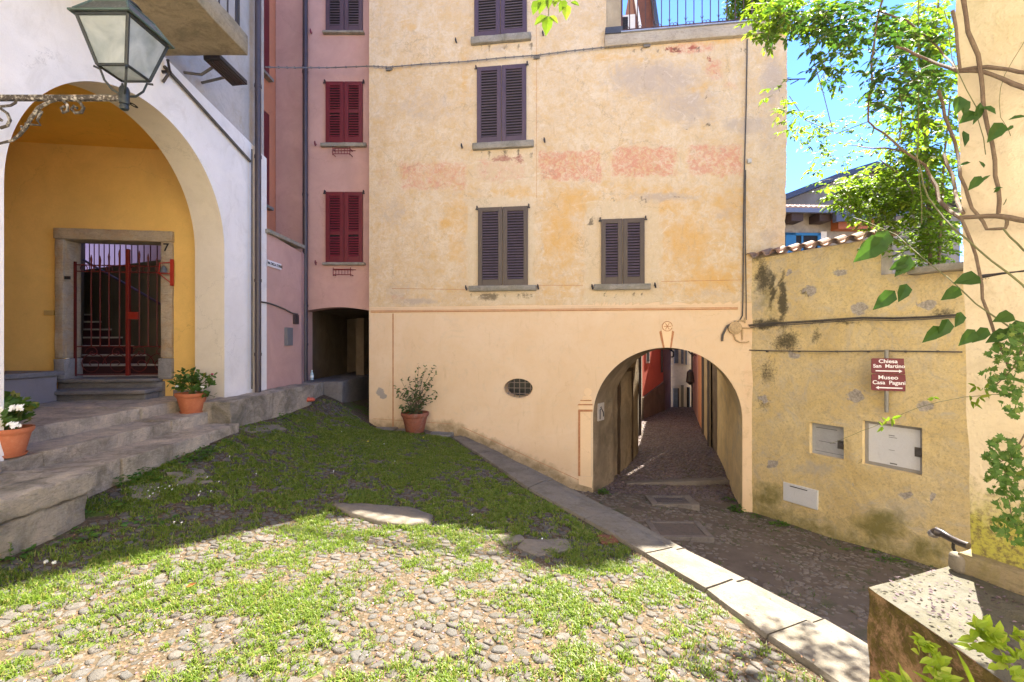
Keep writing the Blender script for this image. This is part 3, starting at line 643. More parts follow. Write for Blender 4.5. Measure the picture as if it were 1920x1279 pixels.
# front wall with the passage opening
q = MB(PW); a0 = PW.px(573, 590); a1 = PW.px(697, 590); sL, sR = a0[0], a1[0]; hs = PW.px(580, 583)[1]; hc = PW.px(640, 576)[1]
N = 20; TOPH = 13.0; sEnd = xR+5.3
cols = [(0, -3)]+[(sL-.001, -3)]+[(sL+(sR-sL)*k/N, hs+(hc-hs)*math.sin(math.pi*k/N)) for k in range(N+1)]+[(sEnd, hs)]
for (s0_, b0), (s1_, b1) in zip(cols, cols[1:]):
    if s1_-s0_ < 1e-6: continue
    q.quad(PW.w(s0_, 0, b0 if s0_ >= sL-.0005 else -3), PW.w(s1_, 0, b1 if s1_ > sL-.0005 else -3), PW.w(s1_, 0, TOPH), PW.w(s0_, 0, TOPH))
q.quad(PW.w(0, 1.5, -3), PW.w(0, 0, -3), PW.w(0, 0, TOPH), PW.w(0, 1.5, TOPH))
q.quad(PW.w(0, 0, TOPH), PW.w(sEnd, 0, TOPH), PW.w(sEnd, 3, TOPH), PW.w(0, 3, TOPH))
q.build('front_wall', M_PINK, ph)
q = MB(PW)   # soffit and jamb of the passage
for k in range(N):
    s0_, s1_ = sL+(sR-sL)*k/N, sL+(sR-sL)*(k+1)/N; b0, b1 = cols[k+2][1], cols[k+3][1]
    q.quad(PW.w(s0_, 0, b0), PW.w(s0_, .35, b0), PW.w(s1_, .35, b1), PW.w(s1_, 0, b1))
q.quad(PW.w(sL, 0, -2.5), PW.w(sL, 0, hs), PW.w(sL, .35, hs), PW.w(sL, .35, -2.5)); q.build('passage_arch', M_PINK, ph)
q = MB(PW)
q.quad(PW.w(sL-.05, .35, -2.5), PW.w(sL-.05, .35, hs+.1), PW.w(sL-.3, 3.4, hs+.1), PW.w(sL-.3, 3.4, -2.5))
q.quad(PW.w(sL-.3, 3.4, -2.5), PW.w(sL-.3, 3.4, hs+.1), PW.w(sR+1.3, 3.4, hs+.1), PW.w(sR+1.3, 3.4, -2.5))
q.quad(PW.w(sR+1.3, 3.4, -2.5), PW.w(sR+1.3, 3.4, hs+.1), PW.w(sR+.3, .0, hs+.1), PW.w(sR+.3, .0, -2.5))
q.quad(PW.w(sL-.3, .3, hc+.02), PW.w(sL-.3, 3.4, hc-.1), PW.w(sR+1.3, 3.4, hc-.1), PW.w(sR+1.3, .3, hc+.02))
q.box((sL+.55, 1.7, -1.3), (sL+.75, 3.3, .6))
q.build('passage_interior', M_DKWALL, ph)
q = MB(PW); q.box((sL+.95, 3.30, -1.2), (sL+1.75, 3.36, .45)); q.box((sL+.88, 3.28, -1.2), (sL+.95, 3.38, .52)); q.box((sL+1.75, 3.28, -1.2), (sL+1.82, 3.38, .52)); q.build('passage_door', paint('dark_door', (.05, .02, .02), .6, .2), ph)
# lower side wall in line with the white house, with its sloping ledge
yE = 9.50; yS = 8.16
q = MB(LW); q.quad(LW.w(yS, 0, -3), LW.w(yE, 0, -3), LW.w(yE, 0, 1.84), LW.w(yS, 0, 1.96)); q.quad(LW.w(yE, 0, -3), LW.w(yE, 1.0, -3), LW.w(yE, 1.0, 1.84), LW.w(yE, 0, 1.84))
q.quad(LW.w(yE, 0, -3), PW.w(sL, 0, -3), PW.w(sL, 0, 1.9), LW.w(yE, 0, 1.9))
q.quad(LW.w(yS, 0, 1.96), LW.w(yE, 0, 1.84), LW.w(yE, 1.0, 2.3), LW.w(yS, 1.0, 2.4)); q.build('side_wall', M_PINK, ph)
q = MB(LW); q.box((yS-.05, -.07, 1.93), (yE+.02, .12, 2.0)); q.build('ledge', M_SILL, ph, bevel=.004)
q = MB(); q.quad(Vector((xL+.0, 8.0, -1)), Vector((xL, 10.25, -1)), Vector((xL, 10.25, TOPH)), Vector((xL, 8.0, TOPH))); q.build('orange_side_wall', M_ORANGE, ph)
OWF = Frame(xL, 0, 0, 1)
for (yy0, yy1, h0, h1) in ((9.0, 9.86, 2.9, 4.9), (9.0, 9.86, 5.7, 7.8)):
    q = MB(OWF); q.box((yy0, -.05, h0), (yy1, -.01, h1)); q.build('shutter', M_RED, ph)
    q = MB(OWF); q.box((yy0-.05, -.12, h0-.06), (yy1+.06, 0, h0)); q.build('window_sill', M_SILL, ph)
shutters(ph, PW, 612, 681, -60, 62, M_SH1, M_SL); sill(ph, PW, 607, 684, 62, 66, .1)
shutters(ph, PW, 612, 681, 155, 270, M_RED, M_REDL, mid=.52); sill(ph, PW, 603, 688, 270, 277)
shutters(ph, PW, 612, 681, 361, 493, M_RED, M_REDL, mid=.42); sill(ph, PW, 607, 686, 493, 498, .1)
for x, y in ((593, 271), (594, 493), (585, 62)): holdback(ph, PW, x, y, M_RED)
M_RIRON = paint('red_iron', (.16, .012, .015), .5, .2, .4, (.08, .03, .02), .3)
for x, y in ((645, 289), (646, 512)):
    s, h = PW.px(x, y); q = MB(PW); e = .19
    for hh in (h+.06, h-.06): q.tube([(s-e, 0, hh), (s-e, -.16, hh), (s+e, -.16, hh), (s+e, 0, hh)], .009, 5)
    for sx in (-e*.7, -e*.35, 0, e*.35, e*.7): q.tube([(s+sx, -.16, h+.06), (s+sx, -.16, h-.06)], .006, 5)
    for sx in (-e, e): q.tube([(s+sx, -.16, h+.1), (s+sx, -.16, h-.09)], .009, 5)
    q.tube([(s-e-.07, -.01, h+.07), (s+e+.07, -.01, h+.07)], .008, 5); q.build('flower_box_bracket', M_RIRON, ph)
M_PIPEB = paint('brown_downpipe', (.055, .04, .042), .4, .2, .5)
q = MB(); p = P(566, 640, 9.86); q.tube([Vector((p.x, 10.02, -.9)), Vector((p.x, 10.02, 13))], .055, 14)
for hh in (-.1, .75, 3.2, 5.9, 6.0, 8): q.tube([Vector((p.x, 10.02, hh)), Vector((p.x, 10.02, hh+.05))], .064, 14)
q.build('downpipe', M_PIPEB, ph, smooth=True)
q = MB(LW)
a, b = LW.px(533, 614), LW.px(544, 648); q.box((a[0], -.06, b[1]), (b[0], 0, a[1])); q.build('intercom', paint('grey_metal', (.16, .16, .17), .5), ph, bevel=.004)
q = MB(LW); a, b = LW.px(549, 590), LW.px(556, 608); q.box((a[0], -.05, b[1]), (b[0], 0, a[1])); q.build('junction_box', M_PIPEB, ph)
q = ftube(LW, [(486, 566), (500, 568), (515, 573), (530, 579), (545, 587), (556, 589)], .014, -.025); q.build('side_cable', M_CABLE, ph, smooth=True)
# street sign
FONT = None
def text_mesh(name, body, size, mat, parent, loc_fn, align='CENTER', bold=0.0, sx=1.0, depth=.0015):
    cu = bpy.data.curves.new(name, 'FONT'); cu.body = body; cu.size = size; cu.align_x = align; cu.align_y = 'CENTER'; cu.extrude = depth; cu.offset = bold
    t = bpy.data.objects.new(name+'_tmp', cu); COL.objects.link(t)
    bpy.context.view_layer.update()
    me = bpy.data.meshes.new_from_object(t.evaluated_get(bpy.context.evaluated_depsgraph_get()))
    bpy.data.objects.remove(t)
    off = root_loc(parent)
    for v in me.vertices: v.co = loc_fn(v.co.x*sx, v.co.y, v.co.z)-off
    me.materials.clear(); me.materials.append(mat); o = bpy.data.objects.new(name, me); COL.objects.link(o); o.parent = parent; return o
a, b = LW.px(500, 487), LW.px(524, 495); hb_ = LW.px(500, 499)[1]
sg = thing('street_sign', LW.w(a[0], -.02, hb_), 'small white street name plate on the pink side wall beside the white corner', 'sign')
q = MB(LW); q.box((a[0], -.03, hb_), (b[0]+.02, -.005, a[1])); q.build('plate', paint('white_enamel', (.72, .70, .72), .3, .04), sg, bevel=.004)
M_BLK = paint('black_letters', (.02, .02, .025), .6, .1)
cs, ch_ = (a[0]+b[0]+.02)/2, (hb_+a[1])/2
text_mesh('lettering', 'VIA DELLA TORRE', .066, M_BLK, sg, lambda x, y, z: LW.w(cs+x, -.032-z, ch_+y), bold=.002)

# ============================================================ white house with the porch
M_WHITE = plaster('white_plaster', (.84, .80, .745), .07, 80, .3, (.60, .55, .48), .4)
M_UPW = plaster('old_grey_render', (.47, .43, .38), .18, 28, .9, (.35, .27, .15), .45)
M_BEIGE = plaster('beige_plaster', (.72, .65, .54), .08, 70, .2, (.55, .47, .36), .3)
M_YEL = plaster('yellow_plaster', (.90, .60, .20), .09, 50, .4, (.88, .6, .2), .3)
M_ORC = plaster('orange_ceiling_plaster', (.88, .50, .09), .08, 90, .15)
wh = thing('white_house', (-5.5, 5.5, -1.0), 'white rendered house with a wide yellow porch arch, stone balcony and gated doorway', 'house')
ZC, AR_, ASP = 5.45, 1.51, 1.375; N = 60; TH = .45
zn, zf = ZC-AR_, ZC+AR_+.0
def topw(y): return 3.6 if y < 5.75 else 3.6-(y-5.75)*.137
q = MB(LW)
def lcol(y0, y1, b0, b1): q.quad(LW.w(y0, 0, b0), LW.w(y1, 0, b1), LW.w(y1, 0, topw(y1)), LW.w(y0, 0, topw(y0)))
for k in range(8): lcol(-2+(zn+2)*k/8, -2+(zn+2)*(k+1)/8, -2.2, -2.2)
prof = [(ZC-AR_*math.cos(math.pi*k/N), ASP+AR_*math.sin(math.pi*k/N)) for k in range(N+1)]
for (a0, b0), (a1, b1) in zip(prof, prof[1:]): lcol(a0, a1, b0, b1)
lcol(zf, zf+.6, -2.2, -2.2); lcol(zf+.6, yS, -2.2, -2.2)
q.quad(LW.w(yS, 0, -2.2), LW.w(yS, .1, -2.2), LW.w(yS, .1, topw(yS)), LW.w(yS, 0, topw(yS)))
ys = [-2, 5.75, yS]
for y0, y1 in zip(ys, ys[1:]): q.quad(LW.w(y0, 0, topw(y0)), LW.w(y1, 0, topw(y1)), LW.w(y1, .05, topw(y1)+.03), LW.w(y0, .05, topw(y0)+.03))
q.build('lower_wall', M_WHITE, wh, smooth=True, angle=20)
q = MB(LW); q.quad(LW.w(zf, 0, -2.2), LW.w(zf, TH, -2.2), LW.w(zf, TH, ASP), LW.w(zf, 0, ASP)); q.quad(LW.w(zn, 0, -2.2), LW.w(zn, TH, -2.2), LW.w(zn, TH, ASP), LW.w(zn, 0, ASP))
for (a0, b0), (a1, b1) in zip(prof, prof[1:]): q.quad(LW.w(a0, 0, b0), LW.w(a1, 0, b1), LW.w(a1, TH, b1), LW.w(a0, TH, b0))
q.build('arch_reveal', M_BEIGE, wh, smooth=True)
q = MB(LW); q.quad(LW.w(-2, .04, 3.0), LW.w(yS-.02, .04, 3.0), LW.w(yS-.02, .04, 12), LW.w(-2, .04, 12)); q.quad(LW.w(yS-.02, .04, 3.0), LW.w(yS-.02, 1, 3.0), LW.w(yS-.02, 1, 12), LW.w(yS-.02, .04, 12))
q.quad(LW.w(-2, .04, 12), LW.w(7.2, .04, 12), LW.w(7.2, 4, 12), LW.w(-2, 4, 12)); q.quad(LW.w(-2, .04, -2.2), LW.w(-2, 4, -2.2), LW.w(-2, 4, 12), LW.w(-2, .04, 12))
q.build('upper_wall', M_UPW, wh)
# porch interior
XI = -4.85; XO = -8.1
sO1, sO2 = DW.px(124, 600)[0], DW.px(305, 600)[0]; hO = DW.px(222, 452)[1]; hT = -.58
sWL = (XO+6.1)/DW.d[0]; sWR = (XI+6.1)/DW.d[0]+.03; HCEI = 3.02
q = MB(DW)
for a, b, lo, hi in ((sWL, sO1, -1.3, HCEI), (sO2, sWR, -1.3, HCEI), (sO1, sO2, hO, HCEI)): q.quad(DW.w(a, 0, lo), DW.w(b, 0, lo), DW.w(b, 0, hi), DW.w(a, 0, hi))
e = DW.w(sWL, 0, 0)
q.quad(Vector((XO, zn-.2, -1.3)), Vector((e.x, e.y, -1.3)), Vector((e.x, e.y, HCEI)), Vector((XO, zn-.2, HCEI)))
q.quad(Vector((XO, zn-.2, -1.3)), Vector((XI, zn-.2, -1.3)), Vector((XI, zn-.2, HCEI)), Vector((XO, zn-.2, HCEI)))
for (a0, b0), (a1, b1) in zip(prof, prof[1:]): q.quad(Vector((XI, a0, b0)), Vector((XI, a1, b1)), Vector((XI, a1, HCEI)), Vector((XI, a0, HCEI)))
q.build('porch_wall', M_YEL, wh)
q = MB(); q.quad(Vector((XO, zn-.3, HCEI)), Vector((XI+.02, zn-.3, HCEI)), Vector((XI+.02, 7.6, HCEI)), Vector((XO, 7.6, HCEI))); q.build('porch_ceiling', M_ORC, wh)
M_GREYP = plaster('grey_plinth_paint', (.25, .225, .225), .1, 60, .3)
q = MB(DW); q.box((sWL, -.02, -1.1), (DW.px(108, 600)[0], .01, DW.px(90, 731)[1])); q.box((DW.px(326, 600)[0], -.02, -1.1), (sWR, .01, DW.px(340, 731)[1])); q.build('plinth', M_GREYP, wh)
# door surround
M_FRAME = stone('door_granite', (.55, .45, .31), (.40, .34, .27), 7, .9, (.50, .30, .12), .45)
q = MB(DW); sl, sr = DW.px(108, 600)[0], DW.px(326, 600)[0]; hF = DW.px(222, 432)[1]; hb1 = DW.px(122, 672)[1]
q.rough((sl, -.06, hb1), (sO1, .30, hO), .1, .006, .015, 5); q.build('door_jamb', M_FRAME, wh, smooth=True)
q = MB(DW); q.rough((sO2, -.06, hb1), (sr, .30, hO), .1, .006, .015, 5); q.build('door_jamb', M_FRAME, wh, smooth=True)
q = MB(DW); q.rough((sl-.02, -.065, hO), (sr+.01, .30, hF), .1, .006, .015, 5); q.build('door_lintel', M_FRAME, wh, smooth=True)
for a, b in ((sl-.005, sO1+.03), (sO2-.03, sr+.005)):
    q = MB(DW); q.rough((a, -.075, hT-.02), (b, .30, hb1-.004), .1, .006, .015, 5); q.build('jamb_base', stone('jamb_base_stone', (.36, .35, .34), (.25, .24, .24), 9, .8), wh, smooth=True)
M_STEP = stone('grey_step_stone', (.25, .235, .225), (.17, .16, .155), 7, .6)
q = MB(DW); q.rough((DW.px(120, 708)[0], -.16, hT-.05), (DW.px(306, 708)[0], .4, hT), .1, .004, .012, 5); q.rough((DW.px(118, 720)[0], -.10, -1.0), (DW.px(310, 720)[0], .3, hT-.052), .1, .003, .012, 5)
q.rough((DW.px(75, 730)[0], -.52, -.775), (DW.px(312, 730)[0], -.08, -.72), .1, .004, .012, 5); q.rough((DW.px(82, 740)[0], -.44, -1.0), (DW.px(306, 740)[0], -.09, -.777), .1, .003, .012, 5)
q.build('doorstep', M_STEP, wh, smooth=True)
# grey bench block on the left inside the porch
q = MB(); q.box((XO, 5.2, -1.1), (-6.55, 6.55, -.50)); q.build('bench_block', M_GREYP, wh, bevel=.01)
q = MB(); q.rough((XO, 5.15, -.498), (-6.50, 6.62, -.43), .1, .004, .012, 4); q.build('bench_slab', M_STEP, wh, smooth=True)
# gate
gt = thing('iron_gate', DW.w((sO1+sO2)/2, .16, hT), 'tall red wrought-iron gate closed in the stone doorway of the porch', 'gate')
M_GATE = paint('red_gate_paint', (.11, .012, .010), .45, .2, .4)
YG = .14; gs0, gs1 = sO1+.025, sO2-.02; gm = DW.px(229, 600)[0]; hr1 = DW.px(229, 496)[1]; hr2 = DW.px(229, 508)[1]; hb2 = DW.px(229, 650)[1]; hbot = hT+.03
q = MB(DW)
for s in (gs0, gs1): q.box((s-.012, YG-.015, hbot), (s+.012, YG+.015, hr1+.05))
for hh in (hr1, hr2, hb2, hbot+.02): q.box((gs0, YG-.01, hh-.008), (gs1, YG+.01, hh+.008))
q.build('frame', M_GATE, gt)
q = MB(DW); q.box((gm-.024, YG-.03, hbot), (gm+.024, YG+.02, DW.px(229, 464)[1])); q.build('centre_post', paint('bright_red_paint', (.17, .014, .010), .45, .15), gt, bevel=.004)
xs = [164, 178, 194, 213, 250, 266, 282, 298]
for x, tp in zip((158, 175, 192, 212, 250, 267, 284, 299), (478, 480, 474, 468, 470, 476, 482, 490)):
    s = DW.px(x, 600)[0]; q = MB(DW); q.tube([(s, YG, hb2), (s, YG, DW.px(x, tp)[1])], .010, 6); q.tube([(s, YG, DW.px(x, tp)[1]-.12), (s, YG, DW.px(x, tp)[1]-.04), (s, YG, DW.px(x, tp)[1]+.03)], [.010, .016, .003], 6); q.build('bar', M_GATE, gt, smooth=True)
q = MB(DW)
for k in range(7):
    if k == 3: continue
    c = gs0+.12+(gs1-gs0-.24)*k/6; rr = (hr1-hr2)/2; hc_ = (hr1+hr2)/2
    q.tube([(c+rr*.95*math.cos(a), YG, hc_+rr*.95*math.sin(a)) for a in [2*math.pi*j/16 for j in range(17)]], .006, 5)
q.build('ring_row', M_GATE, gt)
def spiral(q, c, h, r, turns, sg, y, th=.007, ph=0):
    q.tube([(c+sg*r*(1-t)*math.cos(ph+t*turns*6.283), y, h+r*(1-t)*math.sin(ph+t*turns*6.283)) for t in [j/34*.9 for j in range(35)]], th, 5)
q = MB(DW); hm = (hb2+hbot)/2
for c, sg in ((DW.px(160, 0)[0], 1), (DW.px(207, 0)[0], -1), (DW.px(252, 0)[0], 1), (DW.px(292, 0)[0], -1)):
    spiral(q, c, hm-.05, .20, 1.8, sg, YG); spiral(q, c, hm+.14, .10, 1.4, -sg, YG)
q.build('scrollwork', M_GATE, gt)
q = MB(DW); a, b = DW.px(231, 584), DW.px(249, 598); q.box((a[0], YG-.035, b[1]), (b[0], YG+.02, a[1])); q.build('lock_box', paint('bright_red_lock', (.26, .02, .012), .4, .1), gt, bevel=.004)
# stair court behind the gate
st = thing('courtyard_stairs', DW.w(0, .9, -.6), 'dark stone steps rising behind the red gate with a sloping parapet wall and railing', 'stairs')
M_TREAD = stone('pale_tread', (.50, .47, .45), (.4, .37, .35), 8, .4); M_COURT = plaster('court_plaster', (.20, .175, .12), .2, 40, .5)
q = MB(DW)
for k in range(8):
    x_r = (305, 300, 276, 246, 222, 196, 176, 168)[k]; yy = (706, 684, 662, 640, 618, 598, 580, 566)[k]
    yo = .45+.32*k; s_r, h_ = DW.px(x_r, yy-3, yo); h_ = hT+.02+.16*k
    q2 = MB(DW); sl_ = DW.px(146, 600, yo+.2)[0]; q2.box((sl_, yo, h_-.3), (s_r+.25, yo+.5, h_-.03)); q2.build('riser', paint('dark_riser', (.05, .018, .022), .8, .2), st)
    q2 = MB(DW); q2.box((sl_, yo-.03, h_-.028), (s_r+.27, yo+.5, h_)); q2.build('tread', M_TREAD, st, bevel=.004)
pa = DW.px(318, 487, .5); pb = DW.px(150, 508, 3.1)
a3 = DW.w(pa[0], .5, 0); b3 = DW.w(pb[0], 3.1, 0); CF = Frame(a3.x, a3.y, b3.x-a3.x, b3.y-a3.y); Lc = math.hypot(b3.x-a3.x, b3.y-a3.y)
h1_, h2_ = (CY-486)/F_PX*a3.y, (CY-507)/F_PX*b3.y
q = MB(CF); q.quad(CF.w(-.3, 0, -1), CF.w(Lc, 0, -1), CF.w(Lc, 0, h2_), CF.w(-.3, 0, h1_)); q.quad(CF.w(-.3, 0, h1_), CF.w(Lc, 0, h2_), CF.w(Lc, -.2, h2_), CF.w(-.3, -.2, h1_))
q.build('parapet_wall', M_COURT, st)
q = MB(CF)
for k in range(17): s = -.2+(Lc+.1)*k/16; hh = h1_+(h2_-h1_)*s/Lc; q.tube([(s, -.05, hh), (s, -.05, hh+.95)], .009, 5)
q.tube([(-.3, -.05, h1_+.95), (Lc, -.05, h2_+.95)], .015, 6); q.build('railing', M_GATE, st)
q = MB(); bd = (b3-a3).normalized(); b0 = a3+Vector((.9, .8, 0)); b1 = b3+Vector((-.2, 1.4, 0))+bd*3.5; q.quad(Vector((b0.x, b0.y, -1)), Vector((b1.x, b1.y, -1)), Vector((b1.x, b1.y, 4.2)), Vector((b0.x, b0.y, 4.2))); q.build('back_wall', plaster('court_pink', (.55, .30, .30), .1, 60, .3), st)
q = MB(DW); sq = DW.px(160, 600, 3.6)[0]; q.quad(DW.w(sO1-.03, .31, -1), DW.w(sq, 3.6, -1), DW.w(sq, 3.6, 3), DW.w(sO1-.03, .31, 3)); q.build('left_wall', M_COURT, st)
q = MB(DW); p0, p1 = DW.px(157, 488, 1.0), DW.px(304, 572, .6); q.tube([(p0[0], 1.0, p0[1]), (p1[0], .6, p1[1])], .02, 8); q.build('handrail', paint('violet_iron', (.08, .05, .09), .4, .2), st)
# bell lamp, plates, numbers
q = MB(DW)
s, h = DW.px(320, 512)
bl = thing('bell_bracket', DW.w(s, -.07, h-.1), 'small red bracket with a grey bell fixed beside the number seven', 'bell')
a, b = DW.px(325, 488), DW.px(329, 537); q.box((a[0]-.0, -.09, b[1]), (b[0]+.01, -.055, a[1])); q.tube([(a[0], -.09, a[1]-.05), (a[0]-.13, -.12, a[1]-.07), (a[0]-.14, -.12, h)], .010, 5); q.tube([(a[0], -.08, b[1]+.05), (a[0]-.10, -.12, h-.06), (a[0]-.14, -.12, h-.03)], .008, 5); q.box((a[0]-.15, -.16, h-.03), (a[0]+.01, -.08, h-.02))
q.build('bracket', paint('red_bracket_paint', (.4, .03, .02), .5), bl)
q = MB(); c = DW.w(a[0]-.07, -.12, h-.015); q.lathe(c, [(.05, 0), (.048, .03), (.04, .07), (.025, .1), (.008, .115)], 14); q.build('bell', paint('bell_metal', (.10, .11, .13), .4), bl, smooth=True)
q = MB(DW); a, b = DW.px(128, 519), DW.px(138, 525); q.box((a[0], -.075, b[1]), (b[0], -.055, a[1])); q.build('name_plate', M_BLK, wh)
q = MB(DW); a, b = DW.px(84, 582), DW.px(103, 591); q.box((a[0], -.02, b[1]), (b[0], .0, a[1])); q.build('letter_slot', paint('cream_plate', (.55, .38, .14), .5), wh, bevel=.003)
s7, h7 = DW.px(316, 466); text_mesh('number_seven', '7', .17, M_BLK, wh, lambda x, y, z: DW.w(s7+x, -.066-z, h7+y), bold=.003)
text_mesh('number_six', '6', .13, M_BLK, wh, lambda x, y, z: Vector((-4.62+x, 5.52-y*2.2, ASP+math.sqrt(AR_**2-(5.52-y*2.2-ZC)**2)-.004-z)), bold=.002)
# balcony
q = MB(); xo = -3.33; ye = 5.75; q.rough((-4.5, -1.0, 3.60), (xo, ye, 3.86), .16, .010, .02, 3)
bal = q.build('balcony_slab', stone('balcony_concrete', (.36, .29, .18), (.24, .19, .12), 3.5, .6, (.10, .09, .05), .5), wh, smooth=True)
q = MB()
for k in range(10):
    y = 5.6-.16*k; q.tube([Vector((xo+.07-.14, y, 3.85)), Vector((xo-.07, y, 4.85))], .010, 5)
q.tube([Vector((xo-.07, 5.65, 4.85)), Vector((xo-.07, 1.5, 4.85))], .018, 6); q.tube([Vector((xo-.07, 5.65, 3.84)), Vector((xo-.07, 5.65, 4.85))], .018, 6)
q.build('balcony_railing', M_IRON, wh)
q = MB(); q.box((-4.36, 5.3, 3.86), (-3.5, 5.62, 4.4)); q.build('balcony_pier', M_UPW, wh)
# downpipe at the corner and the cable bedded along the arch
q = MB(); yp = 7.72; xp = -4.31
q.tube([Vector((xp, yp, -.9)), Vector((xp, yp, 12))], .05, 14)
for hh in (-.25, 1.0, 3.1, 4.3): q.tube([Vector((xp, yp, hh)), Vector((xp, yp, hh+.05))], .058, 14)
q.build('downpipe', M_PIPEB, wh, smooth=True)
q = MB(); q.tube([Vector((xp-.03, yp-.13, -.8)), Vector((xp-.03, yp-.13, 3.2))], .012, 6); q.tube([LW.w(*p) for p in [(5.72, -.03, 3.45), (6.1, -.03, 3.36), (6.6, -.03, 3.24), (7.1, -.03, 3.12), (7.6, -.03, 3.0)]], .022, 7); q.build('wall_cable', M_CABLE, wh, smooth=True)
q = MB(LW); s, h = LW.px(305, 135); q.tube([(s-.02, -.02, h-.14), (s, -.09, h), (s+.02, -.05, h+.16)], .016, 6); q.tube([(s, 0, h), (s, -.1, h)], .02, 6); q.build('shutter_catch', M_IRON, wh)
# louvred floodlight under the balcony
fl = thing('floodlight', LW.w(6.35, 0, 3.95), 'black louvred floodlight on the rough grey wall under the balcony end', 'floodlight')
FLF = Frame(-4.42, 6.10, 0.30, 0.93)
def bx(q, c, ux, uy, uz, a, b, d):
    c = Vector(c); i = [q.V(c+ux*x*a+uy*y*b+uz*z*d) for z in (-1, 1) for y in (-1, 1) for x in (-1, 1)]
    for f_ in ((0,2,3,1),(4,5,7,6),(0,1,5,4),(2,6,7,3),(0,4,6,2),(1,3,7,5)): q.face(*[i[k] for k in f_])
fc = LW.w(6.35, -.24, 3.70); ux = Vector((0, 1, 0)); uy = Vector((.85, 0, .52)).normalized(); uz = ux.cross(uy)
fc = Vector((-3.93, 6.26, 3.72)); uy = Vector((1, 0, .10)).normalized(); uz = ux.cross(uy); bx(q, fc, ux, uy, uz, .31, .11, .03); q.build('housing', M_IRON, fl, bevel=.005)
q = MB()
for k in range(6): bx(q, fc+uz*(-.035)*(1 if uz.z > 0 else -1)+uy*(-.085+.034*k), ux, uy, uz, .28, .006, .012)
q.build('louvres', paint('brown_louvre', (.06, .035, .025), .5), fl)
q = MB(); q.tube([LW.w(6.1, 0, 3.6), LW.w(6.15, -.2, 3.6), fc+Vector((-.1, -.1, 0))], .018, 6); q.tube([LW.w(6.45, 0, 3.66), fc+Vector((-.1, .15, 0))], .018, 6); q.build('arm', M_CABLE, fl)

# ============================================================ lantern on its wrought-iron arm
ZL = 3.55
M_LB = paint('lantern_black', (.018, .022, .022), .45, .3, .4, (.09, .14, .12), .15)
M_FLAKE = paint('flaking_bracket_paint', (.06, .05, .04), .7, .4, .2, (.62, .58, .5), .85)
M_LGLASS = MT('lantern_glass', .25, .5); g_ = M_LGLASS.noise(3.5, 6, .6, .8)
M_LGLASS.color(M_LGLASS.mix(M_LGLASS.rng(g_, .35, .65), (.26, .31, .31), (.78, .82, .80))); 
_t = M_LGLASS.nt.nodes.new('ShaderNodeBsdfTranslucent'); _t.inputs[0].default_value = (.7, .75, .72, 1)
_tr = M_LGLASS.nt.nodes.new('ShaderNodeBsdfTransparent'); _m1 = M_LGLASS.nt.nodes.new('ShaderNodeMixShader'); _m1.inputs[0].default_value = .45
_m2 = M_LGLASS.nt.nodes.new('ShaderNodeMixShader'); _m2.inputs[0].default_value = .12
M_LGLASS.nt.links.new(M_LGLASS.b.outputs[0], _m1.inputs[1]); M_LGLASS.nt.links.new(_t.outputs[0], _m1.inputs[2]); M_LGLASS.nt.links.new(_m1.outputs[0], _m2.inputs[1]); M_LGLASS.nt.links.new(_tr.outputs[0], _m2.inputs[2])
M_LGLASS.nt.links.new(_m2.outputs[0], M_LGLASS.nt.nodes['Material Output'].inputs[0])
lx = (233-CX)/F_PX*(ZL+.18); ly = ZL+.18; lc = Vector((lx, ly, 0))
hbar = (CY-184)/F_PX*ly
ln = thing('street_lantern', (lx, ly, hbar), 'old black four-sided lantern with cloudy panes on a scrolled flaking iron arm', 'lantern')
h_b = hbar+.205; h_t = h_b+.345; wb, wt, we = .115, .20, .235
def ring(h, w): return [Vector((lx+sx*w, ly+sy*w, h)) for sx, sy in ((-1, -1), (1, -1), (1, 1), (-1, 1))]
rb, rt_ = ring(h_b, wb), ring(h_t, wt)
for k in range(4):
    q = MB(); k2 = (k+1) % 4; q.quad(rb[k], rb[k2], rt_[k2], rt_[k]); q.build('pane', M_LGLASS.m, ln)
q = MB(); q.quad(*ring(h_b, wb)); q.build('bottom_pane', M_LGLASS.m, ln)
q = MB()
for k in range(4):
    k2 = (k+1) % 4; q.tube([rb[k], rt_[k]], .014, 6); q.tube([rb[k], rb[k2]], .012, 6); q.tube([rt_[k], rt_[k2]], .015, 6)
q.build('frame', M_LB, ln)
q = MB(); re = ring(h_t+.012, we); re2 = ring(h_t+.03, we-.02); r1 = ring(h_t+.15, .135)
for A, B in ((re, re2), (re2, r1)):
    for k in range(4): q.quad(A[k], A[(k+1) % 4], B[(k+1) % 4], B[k])
q.quad(*r1); q.quad(*ring(h_t+.011, we)[::-1]); q.build('hood', paint('lantern_hood_metal', (.10, .11, .10), .4, .35, .5, (.28, .30, .27), .6, metal=.3), ln)
q = MB()
for k in range(4): q.tube([re2[k], r1[k]], .010, 5); q.tube([r1[k], r1[(k+1) % 4]], .010, 5); q.tube([re[k], re[(k+1) % 4]], .008, 5)
q.build('hood_edge', paint('verdigris', (.07, .11, .095), .6, .3), ln)
q = MB(); q.lathe((lx, ly, h_t+.15), [(.05, 0), (.045, .03), (.10, .035), (.115, .05), (.10, .07), (.03, .10), (.01, .15)], 20); q.build('finial', M_LB, ln, smooth=True)
q = MB()
for k in range(4):
    a = rb[k]; d = Vector((a.x-lx, a.y-ly, 0))
    q.tube([a+d*.15+Vector((0, 0, -.02)), a-d*.1+Vector((0, 0, -.03)), lc+d*.75+Vector((0, 0, hbar+.10)), lc+d*.45+Vector((0, 0, hbar+.04)), lc+d*.12+Vector((0, 0, hbar+.02))], .009, 6)
q.build('claw', M_LB, ln, smooth=True)
